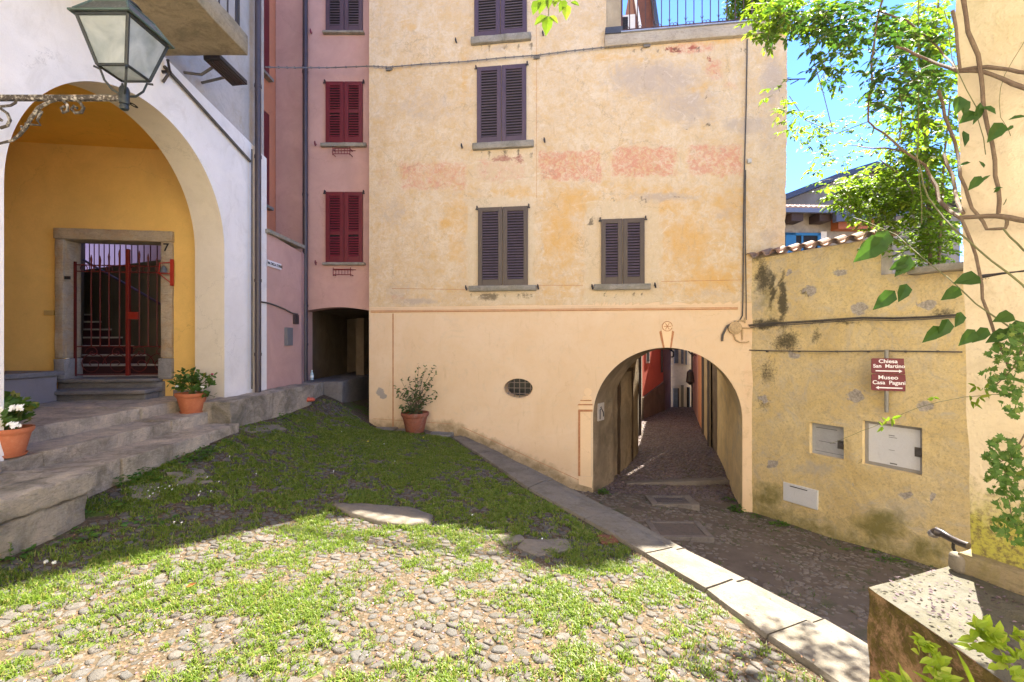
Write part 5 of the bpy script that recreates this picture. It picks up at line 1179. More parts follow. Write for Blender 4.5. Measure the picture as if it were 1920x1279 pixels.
q.quad(SW.w(-.2, 0, 1.595), SW.w(sDrop, 0, 1.595), SW.w(sDrop, .38, 1.595), SW.w(-.2, .38, 1.595)); q.quad(SW.w(sDrop, 0, HD), SW.w(sEndW, 0, HD), SW.w(sEndW, .38, HD), SW.w(sDrop, .38, HD)); q.build('wall_back', M_REAR, gw)
M_TILE = stone('old_roof_tile', (.30, .15, .09), (.40, .30, .22), 12, .5, (.12, .12, .07), .5, .01)
s = -.02; k = 0
while s < sDrop+.02:
    q = MB(SW); nseg = 8; rws = []
    cov = (k % 2 == 0); rad = .085
    for j, (yy, dz) in enumerate(((-.09, 0), (.2, .09), (.45, .06))):
        r_ = rad*(1-.06*j); row = []
        for lay in (0, .014):
            for a in range(nseg+1):
                t = math.pi*a/nseg; cc = math.cos(t)*(r_-lay); ss_ = math.sin(t)*(r_-lay)
                row.append(q.L(s-cc, yy, 1.605+dz+(ss_+.015 if cov else .075-ss_)))
        rws.append(row)
    w_ = nseg+1
    for A, B in zip(rws, rws[1:]):
        for lay in (0, 1):
            for a in range(nseg): o_ = lay*w_; q.face(A[o_+a], A[o_+a+1], B[o_+a+1], B[o_+a])
    for a in range(nseg): q.face(rws[0][a], rws[0][a+1], rws[0][w_+a+1], rws[0][w_+a])
    q.build('roof_tile', M_TILE, gw, smooth=True, angle=60); s += .125; k += 1
q = MB(SW); a = SW.px(1712, 520)[0]; b = SW.px(1812, 520)[0]; q.rough((a, -.22, HD-.06), (b+.2, .4, HD+.04), .08, .012, .02, 4); q.build('coping_slab', M_SILL, gw, smooth=True)
# cables on the wall
q = MB(); 
for off, r_, dy in ((-.04, .011, 0), (-.06, .008, 3), (-.055, .009, -2)):
    pts = [(1402, 612), (1440, 608), (1500, 605), (1560, 601), (1620, 597), (1680, 598), (1740, 596), (1806, 591)]
    q.tube([SW.w(SW.px(x, y+dy+random.uniform(-1, 1))[0], off, SW.px(x, y+dy)[1]) for x, y in pts], r_, 6)
q.build('cable_bundle', M_CABLE, gw, smooth=True)
q = MB(); q.tube([SW.w(SW.px(x, y)[0], -.035, SW.px(x, y)[1]) for x, y in ((1393, 656), (1460, 658), (1560, 659), (1660, 658), (1806, 660))], .011, 6)
for x in (1440, 1500, 1570, 1630, 1700, 1760): s_, h_ = SW.px(x, 659); q.tube([SW.w(s_, 0, h_), SW.w(s_, -.05, h_)], .016, 6)
q.build('straight_cable', M_CABLE, gw, smooth=True)
# meter doors
def door_box(ho, name, label, colr, frame_c, knob, lines, inset=.10, fr_w=.03, stripe=False):
    a0, a1, b0, b1 = ho; t = thing(name, SW.w((a0+a1)/2, inset, b0), label, 'cabinet')
    q = MB(SW); q.box((a0+.002, inset-.02, b0+.002), (a1-.002, inset+.02, b0+fr_w)); q.box((a0+.002, inset-.02, b1-fr_w), (a1-.002, inset+.02, b1-.002)); q.box((a0+.002, inset-.02, b0+fr_w), (a0+fr_w, inset+.02, b1-fr_w)); q.box((a1-fr_w, inset-.02, b0+fr_w), (a1-.002, inset+.02, b1-fr_w)); q.build('frame', frame_c, t, bevel=.002)
    q = MB(SW); q.box((a0+fr_w, inset-.012, b0+fr_w), (a1-fr_w, inset+.01, b1-fr_w)); q.build('door', colr, t, bevel=.002)
    kx, kh = knob; q = MB(SW); S = a0+(a1-a0)*kx; H = b0+(b1-b0)*kh
    q.box((S-.055, inset-.024, H-.07), (S+.045, inset-.012, H+.07)); q.tube([(S+.01, inset-.02, H), (S+.01, inset-.055, H)], .03, 12); q.build('lock', paint('lock_metal', (.16, .15, .14), .4, .2, metal=.6), t, bevel=.003)
    q = MB(SW)
    for (l, h_, w_, hh) in lines: q.box((a0+(a1-a0)*l, inset-.014, b0+(b1-b0)*h_), (a0+(a1-a0)*(l+w_), inset-.0125, b0+(b1-b0)*(h_+hh)))
    q.build('mark', paint('mark_grey', (.12, .12, .12), .7), t)
M_DOOR1 = paint('dull_zinc_door', (.36, .37, .38), .5, .15, .4, (.20, .16, .12), .2); M_DOOR2 = paint('white_metal_door', (.62, .63, .64), .5, .06, .4, (.38, .32, .25), .15); M_FRM = paint('zinc_frame', (.28, .27, .25), .5, .15)
door_box(holes[0], 'meter_cabinet', 'smaller dull grey metal door let into the ochre wall left of the large one', M_DOOR1, M_DOOR1, (.86, .42), [(.12, .84, .62, .02), (.2, .42, .5, .015), (.08, .1, .84, .012)])
door_box(holes[1], 'meter_cabinet', 'larger white metal door with a zinc frame and lock in the ochre wall', M_DOOR2, M_FRM, (.92, .46), [(.42, .72, .1, .014), (.42, .68, .14, .01), (.44, .1, .12, .025), (.42, .4, .1, .008)], fr_w=.05)
a0 = SW.px(1470, 903); a1 = SW.px(1534, 922); hb_ = SW.px(1470, 937)[1]
q = MB(SW); q.box((a0[0], -.03, hb_), (a1[0], .02, a0[1])); wp = q.build('cover_panel', M_DOOR2, None, bevel=.004); q = MB(SW); q.box((a0[0]+.12, -.032, a0[1]-.05), (a0[0]+.42, -.0305, a0[1]-.035)); 
q.build('slot', M_DARK, wp).data.transform(Matrix.Identity(4)); rebase_children = [c for c in wp.children]
tag(wp, 'plain white rectangular cover plate low on the ochre wall near the lane', 'panel')
# direction signs
sp_ = thing('direction_signpost', SW.w(SW.px(1668, 700)[0], -.05, SW.px(1668, 773)[1]), 'grey tube on the ochre wall carrying two maroon direction signs', 'signpost')
ZS = SW.w(SW.px(1668, 700)[0], -.10, 0); SF = Frame(ZS.x, ZS.y, .93, -.37)
q = MB(); p0 = SF.w(0, .0, (CY-656)/F_PX*ZS.y); p1 = SF.w(0, .0, (CY-773)/F_PX*ZS.y); q.tube([p0, p1], .027, 14); q.build('post', paint('grey_tube', (.25, .24, .21), .5, .2), sp_, smooth=True)
M_MAR = paint('maroon_sign', (.14, .012, .018), .4, .08, .4); M_WLET = paint('white_lettering', (.85, .82, .82), .5, .03)
for (tp, bt, w1, w2, arrow) in ((672, 701, 'Chiesa', 'San  Martino', 1), (702, 733, 'Museo', 'Casa  Pagani', -1)):
    sl_ = SF.px(1634, tp, -.045)[0]; sr_ = SF.px(1700, tp, -.045)[0]; hT = SF.px(1667, tp, -.045)[1]; hB = SF.px(1667, bt, -.045)[1]; Hh = hT-hB; c_ = (sl_+sr_)/2; W_ = sr_-sl_; r_ = .02
    pl = []
    for (cx_, cy_, a0_) in ((sr_-r_, hB+r_, -90), (sr_-r_, hT-r_, 0), (sl_+r_, hT-r_, 90), (sl_+r_, hB+r_, 180)):
        for k in range(4): a = R(a0_+30*k); pl.append((cx_+r_*math.cos(a), cy_+r_*math.sin(a)))
    q = MB(SF); q.prism(pl[::-1], -.045, -.030); sgp = q.build('sign_panel', M_MAR, sp_)
    zz = -.0465
    text_mesh('lettering', w1, Hh*.33, M_WLET, sgp, lambda x, y, z: SF.w(c_-.01+x, zz-z, hB+Hh*.80+y), bold=.0012, sx=1.12)
    text_mesh('lettering', w2, Hh*.325, M_WLET, sgp, lambda x, y, z: SF.w(c_+x, zz-z, hB+Hh*.49+y), bold=.0012, sx=1.0)
    q = MB(SF); e = W_*.38; hh = hB+Hh*.18; t_ = Hh*.035
    q.prism([(c_-e, hh-t_), (c_-e, hh+t_), (c_+e-.03, hh+t_), (c_+e-.03, hh-t_)] if arrow > 0 else [(c_-e+.03, hh-t_), (c_-e+.03, hh+t_), (c_+e, hh+t_), (c_+e, hh-t_)], zz-.001, zz+.0012)
    q.prism([(c_+arrow*(e-.04), hh-.025), (c_+arrow*(e-.04), hh+.025), (c_+arrow*e, hh)][::arrow], zz-.001, zz+.0012); q.build('arrow', M_WLET, sgp)

# ============================================================ right-hand building corner, parapet, handrail
rh = thing('corner_house', (2.6, 2.2, -1.1), 'pale ochre rendered wall corner with yellow moss at its foot and vines in front', 'house')
m = MT('pale_ochre_render', .93, .12); n1 = m.noise(1.6, 7, .65, .8); n2 = m.noise(7, 8, .72, .5); n3 = m.noise(40, 6, .75)
col = m.mix(m.rng(n1, .36, .62), (.68, .56, .38), (.73, .62, .44)); col = m.mix(m.rng(n2, .5, .72, 0, .45), col, (.45, .35, .2)); col = m.mix(m.rng(n3, .56, .68, 0, .35), col, (.33, .25, .15))
z = m.sep()[2]; up_m = m.rng(m.math('ADD', z, m.math('MULTIPLY', n2, 1.2)), 2.6, 3.7, 0, .55); col = m.mix(up_m, col, (.33, .31, .13))
mo = m.rng(m.math('SUBTRACT', m.math('ADD', m.math('MULTIPLY', n2, .9), m.math('MULTIPLY', n3, .35)), m.math('MULTIPLY', z, 1.6)), -.04, .35); ms2 = m.mix(m.rng(n3, .45, .6), (.36, .34, .04), (.12, .10, .025)); col = m.mix(m.math('MULTIPLY', mo, .9), col, ms2)
m.color(col); m.bump(m.math('ADD', n3, n2), .6, .015); M_CH = m.m
def cpt(h): lean = (h+1.1)*-.030; return Vector((2.36+lean, 2.335, h))
q = MB(); cols_ = []
hs_ = [-1.12+(6.0)*k/90 for k in range(91)]; ds = [0, .012, .03, .06, .12, .2, .35, .6, 1.0, 1.6, 2.6]
g = []
for h in hs_:
    c = cpt(h); c = c+Vector((mnoise.noise(Vector((0, 1, h*4)))*.008, 0, 0)); row = [q.V(Vector((4.0, 3.2, h))), q.V(c+Vector((.02, .004, 0)))]
    for d in ds: p = c+Vector((.38*d, -.925*d, 0)); row.append(q.V(p+Vector((-.01, 0, 0))*mnoise.noise(p*5)))
    g.append(row)
for A, B in zip(g, g[1:]):
    for k in range(len(A)-1): q.face(A[k], A[k+1], B[k+1], B[k])
q.build('wall', M_CH, rh, smooth=True, angle=50)
q = MB(); PFr = Frame(2.35, 2.34, .38, -.925); q.fr = PFr; q.rough((-.03, -.04, -1.22), (2.6, .3, -1.085), .04, .008, .015, 8); q.build('plinth', stone('plinth_stone', (.33, .26, .15), (.25, .2, .13), 9, .8, (.2, .17, .04), .5), rh, smooth=True)
q = MB(PFr); 
def pf(x, y, off=-.03): s_, h_ = PFr.px(x, y, off); return (s_, off, h_)
q.tube([pf(1806, 528), pf(1840, 519), pf(1880, 513), pf(1960, 504)], .012, 7)
for k in range(26): x = 1812+k*6; y = 526-(x-1812)*.17; q.tube([pf(x, y-4), pf(x+1, y+4, -.035)], .004, 4)
q.build('corrugated_conduit', M_IRON, rh, smooth=True)
par = thing('parapet', (2.1, 1.9, -1.7), 'low mossy rendered parapet with a flat top strewn with petals at the lower right', 'parapet')
q = MB(); _m = MT('mossy_parapet_render', .95, .15); _a = _m.noise(4, 9, .78, .8); _b = _m.noise(22, 6, .78); _z = _m.sep()[2]
_c = _m.mix(_m.rng(_a, .4, .6), (.46, .29, .16), (.46, .25, .17)); _c = _m.mix(_m.rng(_b, .45, .65, 0, .5), _c, (.40, .27, .14))
_k = _m.rng(_m.math('ADD', _m.math('ADD', _m.math('MULTIPLY', _a, 1.5), _m.math('MULTIPLY', _b, .9)), _m.math('MULTIPLY', _z, .55)), 1.20, 1.45); _c = _m.mix(_m.math('MULTIPLY', _k, .92), _c, _m.mix(_m.rng(_b, .4, .6), (.05, .045, .012), (.15, .12, .03)))
_m.color(_c); _m.bump(_m.math('ADD', _a, _b), 1.0, .03); M_PARF = _m.m; M_PART = stone('parapet_top_concrete', (.135, .125, .10), (.085, .08, .062), 7, .7, (.11, .10, .055), .6, .015)
def prt(poly, z0, z1, mat, nm):
    q = MB(); st_ = .045; xs0 = min(p[0] for p in poly); ys0 = min(p[1] for p in poly)
    a, b, c, d = [Vector((*p, 0)) for p in poly]; n1_, n2_ = 26, 16
    gg = [[None]*(n2_+1) for _ in range(n1_+1)]
    for i in range(n1_+1):
        for j in range(n2_+1):
            u, v_ = i/n1_, j/n2_; p = (a.lerp(b, u)).lerp(d.lerp(c, u), v_); gg[i][j] = q.V(p+Vector((0, 0, z1-.008*(i in (0, n1_) or j in (0, n2_))))+mnoise.noise_vector(p*6)*.005)
    for i in range(n1_):
        for j in range(n2_): q.face(gg[i][j], gg[i+1][j], gg[i+1][j+1], gg[i][j+1])
    q.build(nm, mat, par, smooth=True, angle=60)
pA, pB, pC, pD = (1.735, 2.215), (1.735, -1.0), (4.5, -1.0), (2.55, 2.50)
prt([pA, pB, pC, pD], 0, -1.19, M_PART, 'top')
q = MB(); n_ = 60
def fwall(p0, p1, z0, z1, ns, nz):
    P0, P1 = Vector((*p0, 0)), Vector((*p1, 0)); nrm = Vector(((P1-P0).y, -(P1-P0).x, 0)).normalized(); gg = []
    for i in range(ns+1):
        row = []
        for j in range(nz+1):
            p = P0.lerp(P1, i/ns)+Vector((0, 0, z0+(z1-z0)*j/nz)); am = .012 if j < nz else 0; row.append(q.V(p+nrm*am*mnoise.noise(p*9)+mnoise.noise_vector(p*6)*.005))
        gg.append(row)
    for i in range(ns):
        for j in range(nz): q.face(gg[i][j], gg[i+1][j], gg[i+1][j+1], gg[i][j+1])
fwall(pA, pB, -3.3, -1.199, 50, 34); fwall((2.55, 2.50), pA, -3.3, -1.199, 14, 34)
q.build('side', M_PARF, par, smooth=True, angle=60)
hr = thing('handrail', P(1800, 1018, 2.6), 'short dark iron handrail end with a rounded knob beside the mossy corner', 'handrail')
q = MB(); q.tube([P(1750, 999, 2.62), P(1757, 997, 2.6), P(1768, 1001, 2.58), P(1785, 1011, 2.52), P(1800, 1018, 2.46), P(1816, 1024, 2.42)], [.020, .026, .022, .018, .018, .018], 12); q.build('rail', paint('worn_iron_rail', (.07, .06, .06), .35, .3, .5, metal=.5), hr, smooth=True)
q = MB(); q.lathe(P(1750, 1001, 2.62)-Vector((0, 0, .022)), [(.006, 0), (.022, .008), (.027, .022), (.02, .038), (.006, .045)], 14); q.build('knob', paint('worn_knob', (.2, .19, .19), .3, .3, .5, metal=.6), hr, smooth=True)
q = MB(); q.tube([P(1788, 1014, 2.5), P(1787, 1027, 2.5), P(1792, 1038, 2.49), P(1802, 1046, 2.47)], .008, 7); q.build('stay', M_IRON, hr, smooth=True)
q = MB(); q.rough((2.285, 2.32, -1.2), (2.345, 2.40, -1.10), .02, .004, .028, 12)
tag(rebase(q.build('pale_stone', M_FLAT, None, smooth=True), (2.27, 2.34, -1.19)), 'small pale rounded stone at the corner of the parapet under the handrail', 'stone')

# ============================================================ alley buildings beyond the passage
def wall2(p0, p1, z0, z1, name, mat, par, th=.0):
    q = MB(); n = max(2, int((Vector(p1)-Vector(p0)).length/.3)); a, b = Vector((*p0, 0)), Vector((*p1, 0))
    for k in range(n): q.quad(a.lerp(b, k/n)+Vector((0, 0, z0)), a.lerp(b, (k+1)/n)+Vector((0, 0, z0)), a.lerp(b, (k+1)/n)+Vector((0, 0, z1)), a.lerp(b, k/n)+Vector((0, 0, z1)))
    return q.build(name, mat, par)
def pp(x, Z): return ((x-CX)/F_PX*Z, Z)
def hh_(y, Z): return (CY-y)/F_PX*Z
M_RW = plaster('red_render', (.66, .17, .12), .10, 30, .3); M_STW = plaster('stone_skirting', (.22, .17, .13), .3, 14, .9, (.12, .11, .06), .5)
ah = thing('pale_stone_house', (*pp(1196, 14), -3), 'narrow strip of pale house wall with a dark pipe, beyond the passage, left', 'house')
wall2(pp(1188, 12.0), pp(1204, 17.0), -3.3, 2.4, 'wall', plaster('pale_alley_render', (.42, .36, .27), .2, 20, .5), ah)
q = MB(); a = pp(1200, 14.2); q.tube([Vector((*a, -3)), Vector((*a, 1))], .05, 8); q.build('downpipe', M_PIPEB, ah)
rh2 = thing('red_house', (*pp(1225, 18), -3), 'red rendered house with a rough stone skirting on the left of the alley', 'house')
p0, p1 = pp(1204, 17.0), pp(1244, 19.3)
RFm = Frame(p0[0], p0[1], p1[0]-p0[0], p1[1]-p0[1]); Lr = math.hypot(p1[0]-p0[0], p1[1]-p0[1])
wall2(p0, p1, -2.1, 2.6, 'wall', M_RW, rh2)
q = MB(RFm); q.prism([(-.02, -3.3), (Lr, -3.3), (Lr, -1.7), (-.02, -2.1)], -.06, .02); q.build('stone_skirting', M_STW, rh2)
q = MB(RFm); w0 = RFm.px(1212, 660)[0]; w1 = RFm.px(1216.5, 660)[0]; hb_ = RFm.px(1214, 678)[1]; q.box((w0-.06, -.02, hb_-.06), (w1+.06, .01, .9)); q.build('window_frame', M_WHITE, rh2)
q = MB(RFm); q.box((w0, -.03, hb_), (w1, .0, .8)); q.build('window_pane', M_DARK, rh2)
q = MB(); a = Vector((*pp(1242, 19.0), 0)); q.tube([a+Vector((-.05, -.1, -1.3)), a+Vector((-.05, -.1, 3))], .05, 8); q.build('downpipe', M_PIPEB, rh2)
vh = thing('mauve_house', (*pp(1250, 19.8), -3), 'dull mauve house side between the red and the cream house', 'house')
wall2(pp(1244, 19.25), pp(1258, 20.3), -3.3, 3, 'wall', plaster('mauve_render', (.27, .17, .16), .2, 20, .5), vh)
q = MB(); p = Vector((*pp(1257, 20.0), 0)); q.tube([P(1256, 655, 20), P(1263, 660, 20), P(1263, 668, 20), P(1259, 670, 20)], .04, 7); q.build('lamp_arm', M_IRON, vh)
ch = thing('cream_house', (*pp(1277, 20.5), -3), 'cream house with grey shutters closing the far end of the alley', 'house')
wall2(pp(1250, 20.4), pp(1306, 20.4), -3.4, 3.8, 'wall', plaster('cream_render', (.80, .72, .54), .15, 14, .4, (.45, .40, .28), .5), ch)
CHF = Frame(*pp(1250, 20.4), 1, 0)
def ccol(x0, x1, y0, y1, mat, nm, d=.06): a, b = CHF.px(x0, y1), CHF.px(x1, y0); q = MB(CHF); q.box((a[0], -d, a[1]), (b[0], .0, b[1])); q.build(nm, mat, ch)
M_GSH = paint('grey_shutter', (.17, .21, .24), .6, .2)
ccol(1262, 1270, 728, 763, M_GSH, 'shutter'); ccol(1270.6, 1272, 728, 763, M_DARK, 'door_opening'); ccol(1264, 1271, 645, 681, M_GSH, 'shutter'); ccol(1277, 1280.5, 650, 682, M_GSH, 'shutter'); ccol(1285, 1287, 650, 684, M_GSH, 'shutter')
ccol(1277, 1281, 722, 764, paint('old_door', (.22, .19, .12), .7), 'door'); ccol(1288, 1290.5, 726, 765, M_DARK, 'door_opening'); ccol(1291.5, 1293, 726, 766, M_GSH, 'shutter'); ccol(1258, 1298, 682, 684, M_BEIGE, 'string_course', .03)
pk2 = thing('pale_pink_house', (*pp(1304, 17), -3), 'pale pink house wall on the right of the alley beside the cream house', 'house')
wall2(pp(1299, 20.2), pp(1309, 16.6), -3.3, 3.6, 'wall', plaster('pale_pink_render', (.75, .45, .38), .12, 20, .4), pk2)
q = MB(); q.tube([P(1297.5, 650, 18.5), P(1297.5, 764, 18.5)], .035, 7); q.build('downpipe', M_PIPEB, pk2)
q = MB(); fz = 17.5
q.tube([P(1300, 668, fz), P(1292, 660, fz), P(1288, 652, fz)], .03, 6); q.tube([P(1300, 664, fz), P(1307, 668, fz), P(1310, 662, fz)], .02, 6); q.lathe(P(1294, 722, fz), [(.02, 0), (.16, .12), (.12, .5), (.02, .6)], 10); q.build('wall_lamp', M_IRON, pk2)
or2 = thing('orange_house', (*pp(1313, 15.5), -3), 'orange house wall on the right of the alley with a dark downpipe', 'house')
wall2(pp(1309, 16.6), pp(1319, 14.6), -3.3, 5.5, 'wall', plaster('orange_render', (.75, .36, .2), .12, 20, .4), or2)
q = MB(); a = pp(1318.5, 14.4); q.tube([Vector((*a, -3)), Vector((*a, 2.6))], .055, 8); q.build('downpipe', M_PIPEB, or2)
be2 = thing('beige_house', (*pp(1323, 13.8), -3), 'narrow beige house strip on the right of the alley between two dark pipes', 'house')
wall2(pp(1319, 14.5), pp(1332, 12.7), -3.3, 5.5, 'wall', plaster('beige_render', (.50, .39, .24), .15, 20, .4), be2)
q = MB(); a = pp(1330, 12.9); q.tube([Vector((*a, -3.0)), Vector((*a, 2.6))], .06, 8); q.build('downpipe', M_PIPEB, be2)
br2 = thing('rough_stone_pier', (*pp(1338, 12.4), -3), 'rough brown stone pier just beyond the passage on the right', 'pier')
q = MB(); BF = Frame(*pp(1331, 13.0), pp(1346, 12.1)[0]-pp(1331, 13.0)[0], -.9); q.fr = BF; q.rough((-.4, 0, -3.3), (1.0, .5, 5.5), .2, .03, .03, 3); q.build('wall', M_STW, br2, smooth=True)
q = MB(); q.box((1.5, 14.0, -3.3), (2.6, 16, 4)); 

# ============================================================ house with tiled roof behind the garden wall
bh = thing('tiled_house', (9.2, 14.3, -2), 'grey rendered house with pale roof tiles and a blue window behind the garden wall', 'house')
BH = Frame(7.0, 13.6, 1, .05)
q = MB(BH); a = BH.px(1440, 400)[0]; b = BH.px(1800, 400)[0]; ht = BH.px(1500, 402)[1]; q.box((a, 0, -3), (b, 4, ht+.05)); q.build('wall', plaster('old_grey_wall', (.30, .25, .19), .3, 14, .8, (.42, .36, .27), .6), bh)
q = MB(BH); e0 = BH.px(1440, 398, -.5); e1 = BH.px(1585, 398, -.5); q.box((e0[0], -.62, e0[1]-.02), (e1[0]+.1, -.5, e0[1]+.10)); q.build('gutter', paint('grey_gutter', (.16, .16, .18), .4, .1, metal=.3), bh)
q = MB(BH); nt_ = 22; x = e0[0]
while x < e1[0]+.9:
    for rowk in range(5):
        z0_ = e0[1]+.10+rowk*.11; y0_ = -.55+rowk*.33
        q.tube([(x, y0_, z0_), (x, y0_+.36, z0_+.11)], [.085, .07], 8)
    x += .155
q.build('roof_tiles', stone('pale_tiles', (.36, .20, .14), (.45, .34, .28), 9, .4), bh, smooth=True)  # tiles in mixed red-brown and pale tones
q = MB(BH)
_dr = paint('dark_rafter', (.05, .03, .025), .7)
for x_ in (1478, 1530, 1590, 1650): s_, h_ = BH.px(x_, 410, -.3); q = MB(BH); q.box((s_, -.45, h_-.10), (s_+.35, .02, h_+.12)); q.build('rafter_end', _dr, bh)
q = MB(BH); g0 = BH.px(1566, 400, -.7); q.prism([(g0[0], g0[1]-.25), (g0[0]+3.2, g0[1]+.1), (g0[0]+3.2, g0[1]+.55), (g0[0], g0[1]+.05)], -.75, -.6); q.build('fascia', paint('slate_fascia', (.07, .075, .10), .5), bh)
q = MB(BH); s0_, h0_ = BH.px(1572, 426, -.3); s1_, h1_ = BH.px(1640, 410, -.3); q.box((s0_, -.3, h0_-.05), (s1_, .01, h1_+.02)); q.build('shutter_box', paint('orange_wood', (.35, .10, .03), .6, .2), bh)
q = MB(BH); s0_, h0_ = BH.px(1470, 480); s1_, h1_ = BH.px(1536, 438); M_BLUE = paint('blue_window_paint', (.02, .13, .26), .4, .1); q.box((s0_, -.08, h0_-.6), (s0_+.32, -.0, h1_)); q.box((s1_-.1, -.08, h0_-.6), (s1_, 0, h1_)); q.box((s0_, -.08, h1_-.08), (s1_, -.01, h1_)); q.box((s0_+.5, -.06, h0_-.6), (s0_+.56, 0, h1_)); q.build('blue_window_frame', M_BLUE, bh, bevel=.005)
q = MB(BH); q.box((s0_, -.04, h0_-.6), (s1_, -.02, h1_-.02)); q.build('window_pane', M_DARK, bh)
q = MB(BH); q.box((s1_+.01, -.05, h0_-.6), (s1_+.2, .0, h1_+.05)); q.build('window_surround', M_BEIGE, bh)
q = MB(); GBF = Frame(7.0, 17.5, 1, 0); pts = [(1430, 372), (1476, 368), (1560, 335), (1625, 318), (1700, 345), (1800, 392), (1800, 420), (1430, 420)]
q.fr = GBF; q.prism([GBF.px(x, y) for x, y in pts][::-1], 0, .6); q.build('gable_wall', plaster('gable_render', (.22, .19, .16), .2, 14, .4), bh)
q = MB(GBF); P1 = [GBF.px(x, y) for x, y in ((1425, 390), (1476, 371), (1560, 338), (1625, 318), (1700, 343), (1820, 398))]
for (s0_, h0_), (s1_, h1_) in zip(P1, P1[1:]): q.prism([(s0_, h0_-.08), (s1_, h1_-.08), (s1_, h1_+.13), (s0_, h0_+.13)][::-1], -.5, 3.0)
q.build('gable_roof', paint('dark_slate', (.05, .055, .08), .5, .2), bh)
q = MB(); q.tube([P(1478, 149, 9), P(1510, 148, 9)], .012, 6); q.tube([P(1482, 158, 9), P(1497, 150, 9)], .010, 6)
tag(rebase(q.build('aerial', M_IRON), P(1478, 149, 9)), 'thin dark metal aerial bar sticking out from the top right of the ochre house', 'aerial')
# ============================================================ grass, petals, weeds
M_GRASS = leafmat('grass_blades', (.125, .205, .028), (.18, .25, .04), (.36, .32, .12), .45)
def rr(a, b): return random.uniform(a, b)
def clump_noise(x, y): return clampv(.5+.34*mnoise.noise(Vector((x*1.6, y*1.6, 4.2)))+.32*mnoise.noise(Vector((x*4.6, y*4.6, 9.2)))+.45*mnoise.noise(Vector((x*11, y*11, 2.2)))+.34*mnoise.noise(Vector((x*26, y*26, 7.2))), 0, 1)
def dens(x, y, px_, py_):
    """how green the paving is, by where it lies in the square"""
    d = .52
    d = max(d, 1.0*blob(px_, py_, 760, 850, 220, 70), .85*blob(px_, py_, 950, 915, 190, 60), .9*blob(px_, py_, 560, 900, 130, 60), .75*blob(px_, py_, 1120, 1010, 130, 60), .8*blob(px_, py_, 500, 1020, 240, 60), .62*blob(px_, py_, 180, 1120, 260, 110),
            .75*blob(px_, py_, 620, 790, 120, 30), .6*blob(px_, py_, 800, 1050, 300, 90), .5*blob(px_, py_, 350, 1180, 400, 100), .6*blob(px_, py_, 1480, 1240, 80, 50), .55*blob(px_, py_, 280, 1000, 240, 40))
    if px_ > 700 and py_ > 1120: d *= .62
    d *= 1-.55*blob(px_, py_, 430, 850, 60, 40); d *= 1-.7*blob(px_, py_, 330, 890, 60, 30); d *= 1-.8*blob(px_, py_, 620, 790, 60, 18)
    d *= 1-.85*blob(px_, py_, 720, 970, 90, 14)
    return clampv(d, 0, 1)
gnd = bpy.data.objects['ground']; at = gnd.data.attributes.new('green', 'FLOAT', 'POINT')
gv_ = []
for v in gnd.data.vertices:
    if v.co.y < .5: gv_.append(.2); continue
    px_ = CX+v.co.x/v.co.y*F_PX; py_ = CY-v.co.z/v.co.y*F_PX; n = clump_noise(v.co.x, v.co.y); gv_.append(clampv((n-.86+dens(v.co.x, v.co.y, px_, py_)*.55)*2.5+.3, 0, 1))
at.data.foreach_set('value', gv_)
q = MB(); pts = []
N_T = 125000; xs = rng.uniform(-4.0, 2.3, N_T); ys = 1.6+8.1*rng.random(N_T)**1.25
def vnoise(x, y): return mnoise.noise(Vector((x*9.5, y*9.5, 1.3)))
sel = []
for x, y in zip(xs, ys):
    if not in_square(x, y): continue
    px_ = CX+x/y*F_PX
    if px_ < -60 or px_ > 1680: continue
    py_ = CY+(1.62+.035*max(0, y-3)-.10*clampv((-x-2)/2, 0, 1)*max(0, min(1, y/5)))/y*F_PX
    n = clump_noise(x, y); d = dens(x, y, px_, py_)
    if n > .84-d*.55 or (n > .40 and rr(0, 1) < .16): sel.append((x, y, n))
H = G.arr([(a, b) for a, b, _ in sel])
for (x, y, n_), h in zip(sel, H):
    near = y < 4.2; nb = 4 if near else 5
    for _ in range(nb):
        q.cur = rr(.001, 1); a = rr(0, 6.283); bx_, by_ = x+rr(-.022, .022), y+rr(-.022, .022); L_ = rr(.012, .036)*(.55+1.0*clampv(n_*2-.5, 0, 1)); w = rr(.0022, .0042) if near else rr(.004, .007); t = rr(.2, 1.1)
        dx, dy = math.cos(a), math.sin(a); z0 = h-.004
        p0 = (bx_-dy*w, by_+dx*w, z0); p1 = (bx_+dy*w, by_-dx*w, z0); m0 = (bx_+dx*L_*t*.35-dy*w*.8, by_+dy*L_*t*.35+dx*w*.8, z0+L_*.62); m1 = (bx_+dx*L_*t*.35+dy*w*.8, by_+dy*L_*t*.35-dx*w*.8, z0+L_*.62)
        tp = (bx_+dx*L_*t, by_+dy*L_*t, z0+L_*(1.0-.25*t))
        i = [q.V(p) for p in (p0, p1, m1, m0, tp)]; q.face(i[0], i[1], i[2], i[3]); q.face(i[3], i[2], i[4])
q.cur = 0
gr = q.build('grass', M_GRASS); tag(gr, 'short bright green grass and clover growing between the cobbles', 'grass', kind='stuff')
print('tufts', len(sel))
